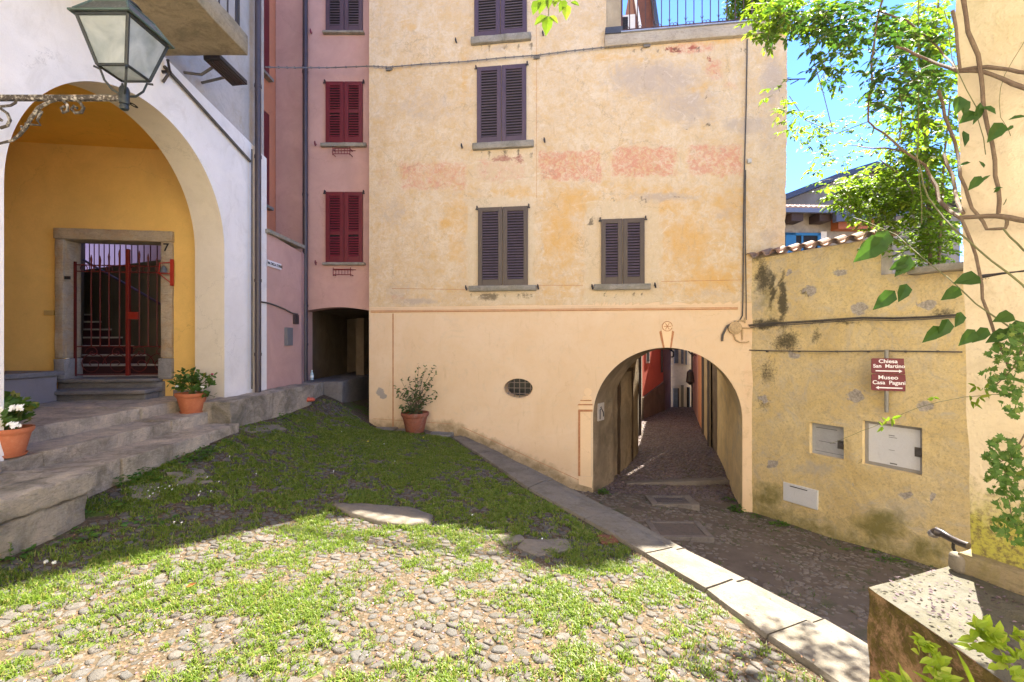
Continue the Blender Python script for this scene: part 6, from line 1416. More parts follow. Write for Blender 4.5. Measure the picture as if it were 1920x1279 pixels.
# moss and grass in the lane edges
q = MB()
for _ in range(16000):
    x, y = rr(-.5, 6.5), rr(3, 9.3)
    if not in_lane(x, y): continue
    s = -((x-SW.o[0])*SW.n[0]+(y-SW.o[1])*SW.n[1]); kd = side_of_kerb(x, y, ko)
    pr = max(0, .55-s*1.1)+max(0, .7-kd*.9)+.25*(clump_noise(x*.8, y*.8) > .56)
    if rr(0, 1) > pr*.8 or clump_noise(x, y) < .42: continue
    h = LN(x, y)
    for _ in range(4):
        q.cur = rr(.001, .8); a = rr(0, 6.283); L_ = rr(.015, .035); w = .006; bx_, by_ = x+rr(-.03, .03), y+rr(-.03, .03)
        i = [q.V(p) for p in ((bx_-math.sin(a)*w, by_+math.cos(a)*w, h), (bx_+math.sin(a)*w, by_-math.cos(a)*w, h), (bx_+math.cos(a)*L_*.8, by_+math.sin(a)*L_*.8, h+L_))]; q.face(*i)
q.cur = 0
tag(q.build('lane_moss', leafmat('dark_moss', (.07, .12, .018), (.10, .15, .03), (.13, .14, .04), .3)), 'dark green moss and short grass along the lane edges', 'moss', kind='stuff')
# petals and dry bits
m = MT('dry_petals', .8, .2); r = m.attr('rnd'); n = m.nt.nodes.new('ShaderNodeValToRGB'); m.set(n, 0, r); e = n.color_ramp.elements
for c_, p_ in (((.20, .09, .04), 0), ((.28, .15, .08), .3), ((.26, .19, .15), .55), ((.25, .20, .25), .8), ((.09, .06, .08), 1)):
    if p_ in (0, 1): e[0 if p_ == 0 else -1].color = (*c_, 1)
    else: k = e.new(p_); k.color = (*c_, 1)
m.color(n.outputs[0]); M_PET = m.m
def chip(q, p, s):
    q.cur = rr(.001, 1); a = rr(0, 6.283); d = Vector((math.cos(a), math.sin(a), rr(-.3, .3))); u = Vector((-d.y, d.x, rr(-.3, .3)))
    c = Vector(p)+Vector((0, 0, .004)); i = [q.V(c+d*s), q.V(c+u*s*.55+Vector((0, 0, s*.3))), q.V(c-d*s*.9), q.V(c-u*s*.5)]; q.face(i[0], i[1], i[2]); q.face(i[0], i[2], i[3])
q = MB(); c_ = []
for _ in range(26000):
    y = .9+6*random.random()**1.7; x = rr(-3.6, 2.4)
    if not in_square(x, y) and side_of_kerb(x, y, ko) > 0: continue
    px_ = CX+x/y*F_PX
    if px_ < -40 or px_ > 1700: continue
    pr = .35+.65*clampv((3.6-y)/1.6, 0, 1)*clampv((px_+300)/900, .3, 1)
    if rr(0, 1) > pr or clump_noise(x*1.3+5, y*1.3) < .42: continue
    c_.append((x, y))
H = G.arr(c_)
for (x, y), h in zip(c_, H):
    on = side_of_kerb(x, y, ki) > -.02
    if on and rr(0, 1) > .25: continue
    if not on and rr(0, 1) < .1: continue
    chip(q, (x, y, h+(.042 if on else rr(.0, .014))), rr(.005, .011))
q.cur = 0
tag(q.build('fallen_petals', M_PET), 'dry brown petals and bits scattered over the near cobbles', 'petals', kind='stuff')
q = MB()
for _ in range(2600):
    y = rr(.9, 2.45); x = rr(1.76, 3.2)
    if (x-1.735)*(2.5-2.215)/(2.55-1.735)+2.215 < y: continue
    if (x-2.36) > -.38/.925*(y-2.335): continue
    dd = rr(0, 1)
    if dd > .35+1.3*(mnoise.noise(Vector((x*3, y*3, 8)))+.3): continue
    chip(q, (x, y, -1.187), rr(.006, .013))
q.cur = 0
_m = MT('mauve_petals', .8, .2); _m.color(_m.mix(_m.attr('rnd'), (.05, .035, .04), (.19, .14, .165))); tag(q.build('parapet_petals', _m.m), 'pale mauve petals strewn on the flat top of the parapet', 'petals', kind='stuff')
# weeds: leafy clumps at walls
M_WEED = leafmat('weed_leaves', (.06, .16, .025), (.10, .21, .03), (.16, .24, .04), .4)
M_STEM = paint('green_stem', (.09, .11, .03), .6, .2); M_BARK = stone('vine_bark', (.13, .085, .06), (.20, .15, .10), 20, .6)
def leafy(q, c, rad, n, L0, L1, flat=.6, up_=.3):
    for _ in range(n):
        a = rr(0, 6.283); t = math.sqrt(rr(0, 1)); p = Vector(c)+Vector((math.cos(a)*rad[0]*t, math.sin(a)*rad[1]*t, rr(0, 1)*rad[2]*(1-t*.6)))
        q.cur = rr(.001, 1); d = Vector((math.cos(a)+rr(-.6, .6), math.sin(a)+rr(-.6, .6), rr(-.2, .7))); L_ = rr(L0, L1); q.leaf(p, d, Vector((rr(-.4, .4), rr(-.4, .4), 1)), L_, L_*.75)
def weed(x, y, rad, n, label, lane=False, L=(.03, .06), name='weed', mat=None, grp='weeds at the wall feet'):
    if lane: c = lane_pt(x, y)
    else:
        Z = 4.0
        for _ in range(15): X = (x-CX)/F_PX*Z; Z = -G(X, Z)*F_PX/(y-CY)
        X = (x-CX)/F_PX*Z; c = Vector((X, Z, G(X, Z)))
    q = MB(); leafy(q, c-Vector((0, 0, .02)), rad, n, *L); q.cur = 0
    return tag(rebase(q.build(name, mat or M_WEED), c), label, 'weed', grp)
weed(215, 905, (.17, .12, .13), 130, 'broad green weed growing against the end of the big stone block')
weed(330, 868, (.28, .14, .08), 170, 'wide dark green weed patch under the middle of the lowest step')
weed(275, 900, (.12, .1, .06), 60, 'small weed between the stone block and the lowest step')
weed(300, 872, (.1, .1, .08), 40, 'little dark weed against the riser of the lowest step')
weed(385, 848, (.14, .08, .07), 60, 'weed tuft under the far part of the lowest step')
weed(190, 950, (.18, .12, .06), 80, 'low weed at the foot of the big stone block')
weed(110, 1005, (.25, .14, .05), 90, 'spreading weed in front of the big stone block')
weed(455, 800, (.12, .1, .05), 50, 'weed tuft where the steps meet the low wall')
weed(600, 765, (.22, .15, .06), 70, 'green tuft in the corner before the dark passage')
weed(515, 783, (.3, .10, .08), 90, 'row of weeds along the foot of the low wall')
weed(1133, 927, (.10, .08, .16), 60, 'small plant at the left foot of the arch', True, (.04, .08))
weed(1365, 938, (.12, .1, .10), 50, 'weed inside the right foot of the arch', True, (.04, .08))
weed(1384, 957, (.17, .1, .15), 80, 'bushiest weed at the right foot of the arch', True, (.05, .09))
weed(1416, 968, (.10, .06, .07), 35, 'tiny weed beside the arch corner under the ochre wall', True)
weed(1462, 985, (.14, .08, .11), 60, 'weed below the white cover plate', True, (.04, .08))
weed(1610, 1033, (.3, .1, .06), 90, 'weed strip at the foot of the ochre wall below the large door', True)
weed(1670, 1052, (.2, .1, .05), 50, 'weeds at the foot of the ochre wall near the handrail', True)
weed(245, 890, (.22, .14, .12), 130, 'lush green weed spilling from the gap between block and lowest step')
weed(360, 858, (.22, .12, .10), 110, 'leafy weed under the lowest step, right of the wide patch')
weed(415, 835, (.12, .08, .06), 50, 'weed at the right end under the lowest step')
weed(20, 1040, (.14, .10, .09), 60, 'pale green weed at the left picture edge')
weed(270, 975, (.25, .14, .04), 60, 'flat rosette weeds in the shade left of the daisies')
# daisies and dandelion clocks
M_WHT = paint('white_petal', (.8, .8, .78), .6, .03); M_YF = paint('yellow_flower', (.75, .6, .05), .6, .05)
def gpt(x, y):
    Z = 4.0
    for _ in range(15): X = (x-CX)/F_PX*Z; Z = -G(X, Z)*F_PX/(y-CY)
    X = (x-CX)/F_PX*Z; return Vector((X, Z, G(X, Z)))
def disc(q, c, r, up=Vector((0, -.4, 1))):
    u = up.orthogonal().normalized(); v = up.cross(u).normalized(); cc = q.V(c+up.normalized()*r*.35); ring_ = [q.V(c+(u*math.cos(a)+v*math.sin(a))*r*(1 if k % 2 else .6)) for k, a in enumerate([2*math.pi*j/12 for j in range(12)])]
    for k in range(12): q.face(cc, ring_[k], ring_[(k+1) % 12])
dz = [(277, 925), (283, 918), (289, 923), (296, 919), (303, 917), (309, 921), (317, 916), (332, 914), (280, 935), (286, 930), (298, 926), (322, 922), (375, 926), (388, 899), (410, 907), (430, 860), (480, 892), (326, 984), (340, 985), (740, 868), (885, 970), (1016, 1015), (640, 812), (720, 835), (372, 933), (625, 887), (395, 925)]
for i, (x, y) in enumerate(dz):
    p = gpt(x, y); q = MB(); q.tube([p, p+Vector((.003, 0, .022))], .0012, 4)
    disc(q, p+Vector((.003, 0, .026)), .010); o = q.build('daisy', M_WHT); tag(rebase(o, p), 'tiny white daisy in the shaded grass', 'flower', 'daisies in the grass')
for (x, y), col_ in (((794, 824), 0), ((690, 832), 0)):
    p = gpt(x, y); q = MB(); disc(q, p+Vector((0, 0, .04)), .016); tag(rebase(q.build('buttercup', M_YF), p), 'tiny yellow flower in the grass before the large shrub pot' if x > 750 else 'tiny yellow flower in the shaded grass near the passage', 'flower')
for (x, y, hgt) in ((83, 1074, .075), (96, 1078, .085)):
    p = gpt(x, y); q = MB(); q.tube([p, p+Vector((.01 if x < 90 else .02, 0, hgt))], .002, 5); r_ = q.build('stem', M_STEM); 
    c = p+Vector((.01 if x < 90 else .02, 0, hgt)); q = MB()
    for _ in range(60): d = Vector((rr(-1, 1), rr(-1, 1), rr(-1, 1))).normalized(); q.tube([c, c+d*.013], .0007, 3)
    root = thing('dandelion_clock', p, 'left dandelion seed head at the edge of the shade' if x < 90 else 'right leaning dandelion seed head at the edge of the shade', 'dandelion'); 
    r_.parent = root; r_.data.transform(Matrix.Translation(-p)); s_ = q.build('seed_head', M_WHT, root)
p = gpt(357, 1106); q = MB(); q.cur = .05; q.leaf(p+Vector((-.03, 0, .02)), Vector((1, .1, .1)), Vector((0, -.5, 1)), .075, .03, .5, -.3); q.cur = 0
tag(rebase(q.build('dry_leaf', paint('dry_leaf', (.33, .13, .04), .7, .2)), p), 'curled brown dry leaf lying on the sunlit grass', 'leaf')
for (x, y, hh) in ((500, 962, .09), (512, 957, .13), (545, 955, .10), (578, 950, .12), (18, 1048, .12), (100, 1050, .10)):
    p = gpt(x, y); q = MB(); q.cur = .5; q.tube([p, p+Vector((.01, 0, hh))], .0018, 4)
    for k in range(5): q.cur = rr(.5, 1); q.leaf(p+Vector((.006, 0, hh*(.4+.12*k))), Vector((rr(-1, 1), rr(-1, 1), .4)), Vector((0, 0, 1)), .022, .014)
    q.cur = 0; tag(rebase(q.build('grass_stalk', M_GRASS), p), 'thin upright weed stalk at the shade edge, '+{500: 'leftmost of four', 512: 'tall second of four', 545: 'third of four', 578: 'tall one nearest the pale flat slab', 18: 'at the far left picture edge', 100: 'beside the dandelion heads'}[x], 'weed', 'tall weed stalks')

# ============================================================ pots
M_TERRA = paint('terracotta', (.46, .15, .07), .75, .1, .25, (.55, .25, .14), .35); M_OLDT = stone('weathered_terracotta', (.33, .11, .06), (.26, .10, .07), 9, .5, (.42, .34, .28), .45, .01); M_SOIL = paint('potting_soil', (.03, .022, .016), .95, .3)
M_GER = leafmat('geranium_leaves', (.05, .12, .02), (.09, .17, .03), (.22, .20, .04), .4)
def pot(name, c, R0, Hp, label, mat, plant, saucer=True):
    t = thing(name, c, label, 'potted plant'); q = MB(); k = R0
    z0 = .018 if saucer else 0
    q.lathe(c, [(k*.60, z0), (k*.64, z0+.01), (k*.86, z0+Hp*.72), (k*.87, z0+Hp*.76), (k*.93, z0+Hp*.80), (k*1.0, z0+Hp*.88), (k*1.0, z0+Hp), (k*.92, z0+Hp), (k*.88, z0+Hp*.86), (.01, z0+Hp*.86)], 36); q.build('pot', mat, t, smooth=True, angle=40)
    if saucer: q = MB(); q.lathe(c, [(k*.66, 0), (k*.74, .026), (k*.70, .026), (k*.62, .008)], 30); q.build('saucer', mat, t, smooth=True, angle=40)
    q = MB(); q.lathe(c, [(k*.86, z0+Hp*.87), (k*.3, z0+Hp*.91)], 20); q.build('soil', M_SOIL, t)
    plant(t, c+Vector((0, 0, z0+Hp*.9)), k); return t
def ger_leaf(q, p, r, nrm):
    nrm = nrm.normalized(); u = nrm.orthogonal().normalized(); v = nrm.cross(u); cc = q.V(p); n = 10; ring_ = []
    for j in range(n): a = 2*math.pi*j/n; w = r*(1.0 if j % 2 else .84)*(1 if j else .35); ring_.append(q.V(p+(u*math.cos(a)+v*math.sin(a))*w+nrm*r*.22*(1 if j % 2 else .7)))
    for j in range(n): q.face(cc, ring_[j], ring_[(j+1) % n])
def geranium(flowers, spread, nst=16, side=None):
    def f(t, c, k):
        qs, ql = MB(), MB()
        for s in range(nst):
            a = 2*math.pi*s/nst+rr(-.3, .3); rr_o = rr(.3, 1)*spread; hgt = rr(.06, .30)
            if side: a_ = side[s % len(side)]; d = Vector((a_[0], rr(-.1, .1), a_[1]))
            else: d = Vector((math.cos(a)*rr_o, math.sin(a)*rr_o*.8, hgt))
            p0 = c+Vector((math.cos(a)*.05, math.sin(a)*.05, 0)); p1 = c+d*.55+Vector((0, 0, .03)); p2 = c+d
            qs.tube([p0, p1, p2], [.006, .005, .0035], 6, world=True)
            for _ in range(12):
                q_ = p1.lerp(p2, rr(0, 1.1))+Vector((rr(-.05, .05), rr(-.05, .05), rr(-.03, .04))); ql.cur = rr(.001, 1); ger_leaf(ql, q_, rr(.026, .044), Vector((rr(-.8, .8), rr(-1, .3), rr(.3, 1))))
        qs.build('stem', M_STEM, t, smooth=True); ql.cur = 0; ql.build('leaves', M_GER, t)
        for (dx, dz_, r_, col_) in flowers:
            q = MB(); p = c+Vector((dx, -.10, dz_))
            for _ in range(16): o_ = Vector((rr(-1, 1)*r_, rr(-.6, .6)*r_, rr(-.5, .5)*r_)); disc(q, p+o_, r_*.5, Vector((rr(-.7, .7), -1, rr(0, 1))))
            q.build('flower', col_, t)
    return f
M_MAG = paint('magenta_petal', (.45, .01, .10), .5, .1)
c1 = Vector((-4.56, 6.48, -1.02)); pot('geranium_pot', c1, .205, .265, 'terracotta pot of geraniums with one magenta bloom, far end of the steps', M_TERRA,
    geranium([(.22, .12, .022, M_WHT), (-.14, .13, .018, M_WHT), (.36, .30, .016, M_MAG)], .22, 15, [(-.18, .30), (-.10, .34), (-.28, .20), (-.22, .10), (.02, .26), (.10, .30), (.14, .22), (.26, .30), (.33, .26), (.30, .18), (-.02, .15), (.18, .10), (-.12, .18), (.05, .36), (.36, -.02)]))
c2 = Vector((-4.46, 4.03, -1.02)); pot('geranium_pot', c2, .165, .235, 'terracotta pot of white-flowered geraniums, near left end of the steps', M_TERRA,
    geranium([(-.01, .26, .045, M_WHT), (.19, .21, .042, M_WHT), (.05, .20, .03, M_WHT), (.165, .07, .04, M_WHT), (-.12, .12, .04, M_WHT)], .2, 20))
def shrub(t, c, k):
    qs, ql = MB(), MB()
    tips = [(-.42, .62), (-.36, .40), (-.30, .72), (-.22, .55), (-.15, .78), (0, .62), (.05, 1.02), (-.02, .85), (.18, .95), (.12, .78), (.40, 1.0), (.42, .82), (.30, .72), (.36, .60), (.45, .48), (.5, .38), (.35, .25), (-.3, .2), (-.15, .35), (.1, .45), (.22, .5), (-.05, .5), (.3, .35), (-.38, .5), (.02, .3)]
    for (dx, dzz) in tips:
        e_ = c+Vector((dx*.98, rr(-.18, .18), dzz*.98)); p0 = c+Vector((rr(-.05, .05), rr(-.05, .05), 0)); mid = p0.lerp(e_, .5)+Vector((-dx*.12, 0, .05))
        qs.tube([p0, mid, e_], [.008, .005, .002], 6, world=True)
        for j in range(15):
            t_ = rr(.35, 1.05); b_ = p0.lerp(mid, t_*2) if t_ < .5 else mid.lerp(e_, (t_-.5)*2); ql.cur = rr(.001, 1)
            ql.leaf(b_, Vector((rr(-1, 1), rr(-1, 1), rr(-.3, .8))), Vector((rr(-.5, .5), -.6, 1)), rr(.05, .085), rr(.03, .048))
    for _ in range(150):
        ql.cur = rr(.001, .5); a = rr(0, 6.28); ql.leaf(c+Vector((math.cos(a)*rr(0, .2)-.05, math.sin(a)*rr(0, .2), rr(.0, .16))), Vector((math.cos(a), math.sin(a), rr(-.2, .8))), Vector((0, -.5, 1)), rr(.05, .08), rr(.03, .045))
    qs.build('stem', M_BARK, t, smooth=True); ql.cur = 0; ql.build('leaves', leafmat('shrub_leaves', (.05, .10, .025), (.09, .15, .04), (.14, .09, .04), .3), t)
pc = gpt(778, 812); pot('shrub_pot', Vector((pc.x, pc.y, pc.z+.02)), .285, .41, 'large weathered terracotta pot with a sparse rose shrub against the ochre wall', M_OLDT, shrub, False)
# bottle and red ball by the passage
c = P(585, 711, 10.05); bt = thing('bottle', c, 'small clear plastic water bottle standing on the ledge by the dark passage', 'bottle')
q = MB(); q.lathe(c-Vector((0, 0, .02)), [(.03, 0), (.035, .01), (.035, .12), (.03, .15), (.014, .18), (.013, .20)], 14); q.build('body', paint('pale_bottle', (.35, .48, .52), .15, .1, .6), bt, smooth=True)
q = MB(); q.lathe(c+Vector((0, 0, .18)), [(.015, 0), (.015, .02)], 12); q.build('cap', paint('cap', (.5, .6, .65), .4), bt)
q = MB(); q.lathe(c+Vector((0, 0, .035)), [(.036, 0), (.036, .05)], 14); q.build('label_band', paint('label_white', (.7, .72, .74), .4), bt)
p = P(578, 752, 9.0); q = MB(); 
for k in range(9): q.lathe(p+Vector((rr(-.07, .07), rr(-.05, .05), rr(-.03, .01))), [(.01, 0), (.05, .02), (.06, .045), (.04, .075), (.01, .085)], 10)
tag(rebase(q.build('red_rag', paint('faded_red_cloth', (.55, .12, .07), .8, .15), None, smooth=True), p), 'crumpled orange-red object lying against the end of the low wall', 'rag')

# ============================================================ vines, ivy and trees
M_LB1 = leafmat('bright_vine_leaves', (.11, .19, .013), (.16, .24, .02), (.24, .29, .04), .62)
M_LD = leafmat('dark_vine_leaves', (.035, .085, .018), (.055, .12, .02), (.10, .17, .03), .45)
M_IVY = leafmat('ivy_leaves', (.05, .12, .02), (.09, .18, .03), (.20, .26, .06), .4)
M_VST = paint('green_vine_stem', (.13, .13, .05), .6, .25)
def compound(q, qs, p, d, L, n=5, sz=.06):
    """a pinnate leaf: a stalk with paired leaflets"""
    d = d.normalized(); e_ = p+d*L+Vector((0, 0, -L*.15)); qs.tube([p, p.lerp(e_, .5)+Vector((0, 0, L*.06)), e_], .0016, 4)
    s = d.cross(Vector((0, 0, 1))); s = s.normalized() if s.length > .01 else Vector((1, 0, 0)); q.cur = rr(.001, 1); base_r = q.cur
    for k in range(n):
        t = .35+.65*(k//2+1)/(n/2+.5); b_ = p.lerp(e_, min(t, 1)); q.cur = clampv(base_r+rr(-.15, .15), .001, 1)
        if k == n-1: q.leaf(e_, d+Vector((0, 0, -.4)), Vector((rr(-.3, .3), rr(-.3, .3), 1)), sz*1.2, sz*.62)
        else: q.leaf(b_, s*(1 if k % 2 else -1)+d*.6+Vector((0, 0, rr(-.6, .1))), Vector((rr(-.4, .4), rr(-.4, .4), 1)), sz*rr(.8, 1.1), sz*.55)
def cloud(ql, qs, blobs, n, sz, L=.12, nl=5):
    """blobs: (px,py,rx,ry,Z,dZ,weight)"""
    tot = sum(b[6] for b in blobs)
    for b in blobs:
        for _ in range(int(n*b[6]/tot)):
            while True:
                u, v = rr(-1, 1), rr(-1, 1)
                if u*u+v*v < 1: break
            Z = b[4]+rr(-1, 1)*b[5]; p = P(b[0]+u*b[2], b[1]+v*b[3], Z)
            g_ = mnoise.noise(p*3.2)
            if g_ < -.12: continue
            compound(ql, qs, p, Vector((rr(-1, 1), rr(-1, 1), rr(-.5, .4))), L*rr(.7, 1.2), nl, sz*rr(.75, 1.2))
def pline(q, pts, r0, r1):
    P_ = [PC(*p) for p in pts]; out = [P_[0]]
    for a, b in zip(P_, P_[1:]):
        for k in (1, 2, 3): c_ = a.lerp(b, k/3); out.append(c_+(mnoise.noise_vector(c_*4)*.018 if k < 3 else Vector()))
    n = len(out); q.tube(out, [(r0+(r1-r0)*k/(n-1))*.62*(1+.18*mnoise.noise(out[k]*14)) for k in range(n)], 8)
# big vine in front of the corner house
vn = thing('climbing_vine', (2.5, 2.3, -1.1), 'old climbing vine with bare twisting stems and hanging dark leaves on the corner house', 'vine')
q = MB()
pline(q, [(1786, 20, 2.2), (1800, 130, 2.2), (1840, 130, 2.2)][:2], .011, .010)
pline(q, [(1800, -30, 2.2), (1815, 60, 2.2), (1838, 130, 2.2), (1852, 240, 2.2), (1866, 330, 2.2), (1872, 400, 2.2)], .015, .012)
pline(q, [(1680, 88, 2.6), (1740, 112, 2.5), (1798, 134, 2.4), (1860, 140, 2.2), (1930, 168, 2.1)], .010, .016)
pline(q, [(1798, 132, 2.4), (1870, 128, 2.2), (1940, 138, 2.1)], .014, .013)
pline(q, [(1940, 415, 2.2), (1870, 405, 2.25), (1800, 408, 2.4), (1760, 375, 2.6), (1735, 310, 2.8), (1690, 280, 2.9), (1640, 240, 3.0), (1628, 228, 3.0)], .020, .008)
pline(q, [(1628, 228, 3.0), (1634, 120, 3.0), (1648, 22, 3.0), (1670, -30, 3.0)], .009, .010)
pline(q, [(1690, 282, 2.9), (1640, 278, 3.1), (1592, 272, 4.6)], .009, .006); pline(q, [(1686, 262, 2.9), (1692, 200, 2.95), (1684, 170, 3.0)], .006, .004); pline(q, [(1646, 20, 3.0), (1700, 38, 2.9), (1760, 90, 2.7), (1798, 134, 2.45)], .009, .008)
pline(q, [(1760, 170, 2.7), (1780, 240, 2.6), (1800, 330, 2.5), (1822, 390, 2.4), (1850, 430, 2.3), (1885, 428, 2.2), (1886, 408, 2.2)], .013, .011)
pline(q, [(1770, 290, 2.8), (1790, 350, 2.6), (1806, 400, 2.45)], .016, .014)
pline(q, [(1800, 405, 2.35), (1830, 480, 2.2), (1842, 560, 2.15), (1866, 630, 2.1), (1892, 690, 2.1)], .011, .008)
q.build('stem', M_BARK, vn, smooth=True)
q = MB()
pline(q, [(1717, 290, 2.6), (1740, 370, 2.5), (1790, 430, 2.3), (1860, 490, 2.1), (1940, 560, 2.0)], .006, .008)
pline(q, [(1600, 408, 2.9), (1680, 440, 2.7), (1750, 500, 2.4), (1830, 570, 2.15), (1930, 640, 2.0)], .003, .006)
pline(q, [(1770, 20, 2.2), (1785, 110, 2.2), (1830, 200, 2.2), (1848, 290, 2.2)], .003, .003); pline(q, [(1882, 430, 2.1), (1920, 470, 2.0), (1960, 500, 2.0)], .006, .007)
pline(q, [(1930, 60, 2.1), (1884, 140, 2.15), (1876, 220, 2.15), (1895, 255, 2.1)], .002, .002)
pline(q, [(1920, 735, 2.1), (1860, 740, 2.2), (1790, 748, 2.35), (1720, 765, 2.5), (1650, 795, 2.7), (1600, 815, 2.8), (1556, 832, 2.9)], .0028, .0016)
pline(q, [(1722, 0, 2.9), (1722, 150, 2.9), (1720, 300, 2.85), (1728, 420, 2.7)], .004, .004)
q.build('tendril', M_VST, vn, smooth=True)
ql, qs = MB(), MB()
def bigleaf(x, y, Z, tx, ty, w=.5, r_=None):
    ql.cur = r_ or rr(.001, .7); a = PC(x, y, Z, .09); b = PC(tx, ty, Z-.03, .09); d = b-a; ql.leaf(a, d, Vector((rr(-.2, .2), -1, .5)), d.length, d.length*w, .35)
for t in ((1665, 432, 2.6, 1635, 478), (1660, 445, 2.6, 1607, 487), (1706, 480, 2.4, 1683, 516), (1700, 492, 2.4, 1672, 503), (1700, 532, 2.3, 1688, 564), (1678, 545, 2.3, 1642, 578), (1802, 585, 2.1, 1795, 612), (1778, 598, 2.1, 1765, 632), (1765, 612, 2.1, 1735, 640),
          (1852, 615, 2.0, 1828, 640), (1828, 618, 2.0, 1803, 646), (1890, 620, 2.0, 1855, 640), (1920, 605, 2.0, 1890, 628), (1925, 640, 2.0, 1880, 618), (1800, 540, 2.1, 1770, 560), (1838, 520, 2.1, 1795, 527), (1900, 590, 2.0, 1868, 600),
          (1800, 180, 2.2, 1795, 212), (1805, 185, 2.2, 1812, 214), (1838, 192, 2.2, 1830, 232), (1842, 200, 2.2, 1870, 210), (1830, 210, 2.2, 1802, 228), (1880, 230, 2.1, 1857, 262), (1890, 225, 2.1, 1925, 215), (1806, 245, 2.2, 1814, 272), (1840, 330, 2.2, 1818, 355), (1845, 315, 2.2, 1838, 300), (1838, 340, 2.2, 1856, 328), (1862, 355, 2.2, 1880, 350), (1876, 352, 2.2, 1862, 362), (1820, 305, 2.3, 1795, 310), (1900, 235, 2.1, 1888, 245), (1880, 385, 2.1, 1890, 372)):
    bigleaf(*t[:3], t[3], t[4], rr(.45, .6))
cloud(ql, qs, [(1500, 45, 70, 40, 3.1, .3, 3), (1550, 90, 40, 45, 3.0, .3, 2), (1600, 30, 60, 30, 3.1, .3, 3), (1580, 60, 60, 50, 3.2, .3, 2), (1700, 60, 60, 60, 3.0, .3, 2), (1700, 130, 50, 60, 3.0, .3, 2), (1640, 170, 25, 40, 3.0, .2, .6), (1690, 180, 60, 50, 3.0, .3, 1.2), (1540, 130, 25, 40, 3.1, .2, .6)], 560, .046, .09, 5)
ql.cur = 0; ql.build('leaves', M_LD, vn); qs.build('leaf_stalk', M_VST, vn)
ql, qs = MB(), MB()
cloud(ql, qs, [(1450, 40, 50, 42, 3.2, .25, 3), (1490, 15, 90, 25, 3.2, .25, 2), (1530, 70, 40, 50, 3.2, .2, 1.2), (1550, 150, 40, 30, 3.2, .2, .4), (1590, 110, 25, 25, 3.2, .2, .4), (1470, 180, 22, 30, 3.2, .15, .5), (1500, 210, 30, 25, 3.2, .15, .5), (1520, 245, 50, 30, 4.7, .3, 1.8), (1580, 250, 50, 30, 4.8, .3, 2.2), (1640, 210, 50, 40, 4.9, .3, 1.6), (1570, 288, 55, 24, 4.8, .3, 1.8), (1600, 180, 45, 30, 5.2, .3, .8), (1540, 318, 12, 15, 3.3, .1, .3), (1750, 40, 40, 60, 3.0, .3, 1.5), (1720, 250, 70, 60, 3.1, .3, 1.5)], 760, .036, .08, 6)
for x, y, tx, ty in ((1010, 0, 1000, 22), (1022, -4, 1012, 20), (1030, -4, 1028, 12), (1060, 0, 1050, 18), (1062, 8, 1062, 32), (1026, 30, 1004, 42), (1028, 30, 1024, 60), (1030, 30, 1045, 40), (1040, 0, 1040, 10), (1070, 4, 1085, 8), (1052, -5, 1040, 5)):
    ql.cur = rr(.2, 1); a = P(x, y, 2.4); b = P(tx, ty, 2.38); ql.leaf(a, b-a, Vector((0, -1, .4)), (b-a).length*1.1, (b-a).length*.65, .3)
for x, y in ((1830, 725), (1845, 728), (1835, 745), (1820, 752), (1662, 790), (1672, 785), (1750, 745), (1655, 800)):
    for _ in range(3): ql.cur = rr(.2, 1); Z = 2.2 if x > 1800 else 2.6; ql.leaf(P(x, y, Z), Vector((rr(-1, 1), -.2, rr(-1, .6))), Vector((0, -1, .4)), rr(.03, .06), rr(.012, .02))
ql.cur = 0; ql.build('young_leaves', M_LB1, vn); qs.tube([P(1030, -60, 2.45), P(1030, 5, 2.4), P(1028, 30, 2.4)], .0025, 5); qs.tube([P(1500, -40, 3.2), P(1510, 60, 3.2), P(1545, 180, 3.25), P(1560, 240, 3.3)], .003, 5); qs.tube([P(1628, 228, 3.0), P(1570, 250, 3.2), P(1510, 225, 3.3), P(1480, 180, 3.3)], .003, 5); qs.build('young_stalk', M_VST, vn)
# ivy on the corner house
iv = thing('ivy', (2.5, 2.0, -.6), 'light-edged ivy hanging in front of the pale ochre corner wall', 'ivy')
def ivy_leaf(q, p, r, n):
    n = n.normalized(); u = n.orthogonal().normalized(); v = n.cross(u); a0 = rr(0, 6.28); u, v = u*math.cos(a0)+v*math.sin(a0), v*math.cos(a0)-u*math.sin(a0)
    c_ = q.V(p+n*r*.12); k = [(1.1, 0), (.55, .38), (.75, .85), (.25, .55), (-.1, .95), (-.35, .3), (-.35, -.3), (-.1, -.95), (.25, -.55), (.75, -.85), (.55, -.38)]; rg = [q.V(p+u*r*x+v*r*y) for x, y in k]
    for j in range(len(rg)): q.face(c_, rg[j], rg[(j+1) % len(rg)])
ql, qs = MB(), MB()
for (x, y, rx, ry, Z, n) in ((1890, 690, 42, 40, 1.98, 190), (1905, 640, 28, 30, 1.95, 90), (1880, 720, 40, 14, 2.0, 60), (1900, 760, 20, 20, 1.95, 50), (1880, 850, 28, 26, 1.98, 120), (1900, 890, 34, 36, 1.95, 170), (1870, 900, 18, 26, 2.0, 60), (1900, 950, 28, 26, 1.95, 100), (1890, 985, 26, 20, 1.98, 60), (1905, 1005, 18, 14, 1.95, 40)):
    for _ in range(n):
        while True:
            u, v = rr(-1, 1), rr(-1, 1)
            if u*u+v*v < 1: break
        if mnoise.noise(Vector((x+u*rx, y+v*ry, 0))*.055) < -.22: continue
        ql.cur = rr(.001, 1); ivy_leaf(ql, P(x+u*rx*1.25, y+v*ry*1.25, Z+rr(-.12, .05)), rr(.008, .019), Vector((rr(-1.2, .8), -1, rr(-.6, 1.2))))
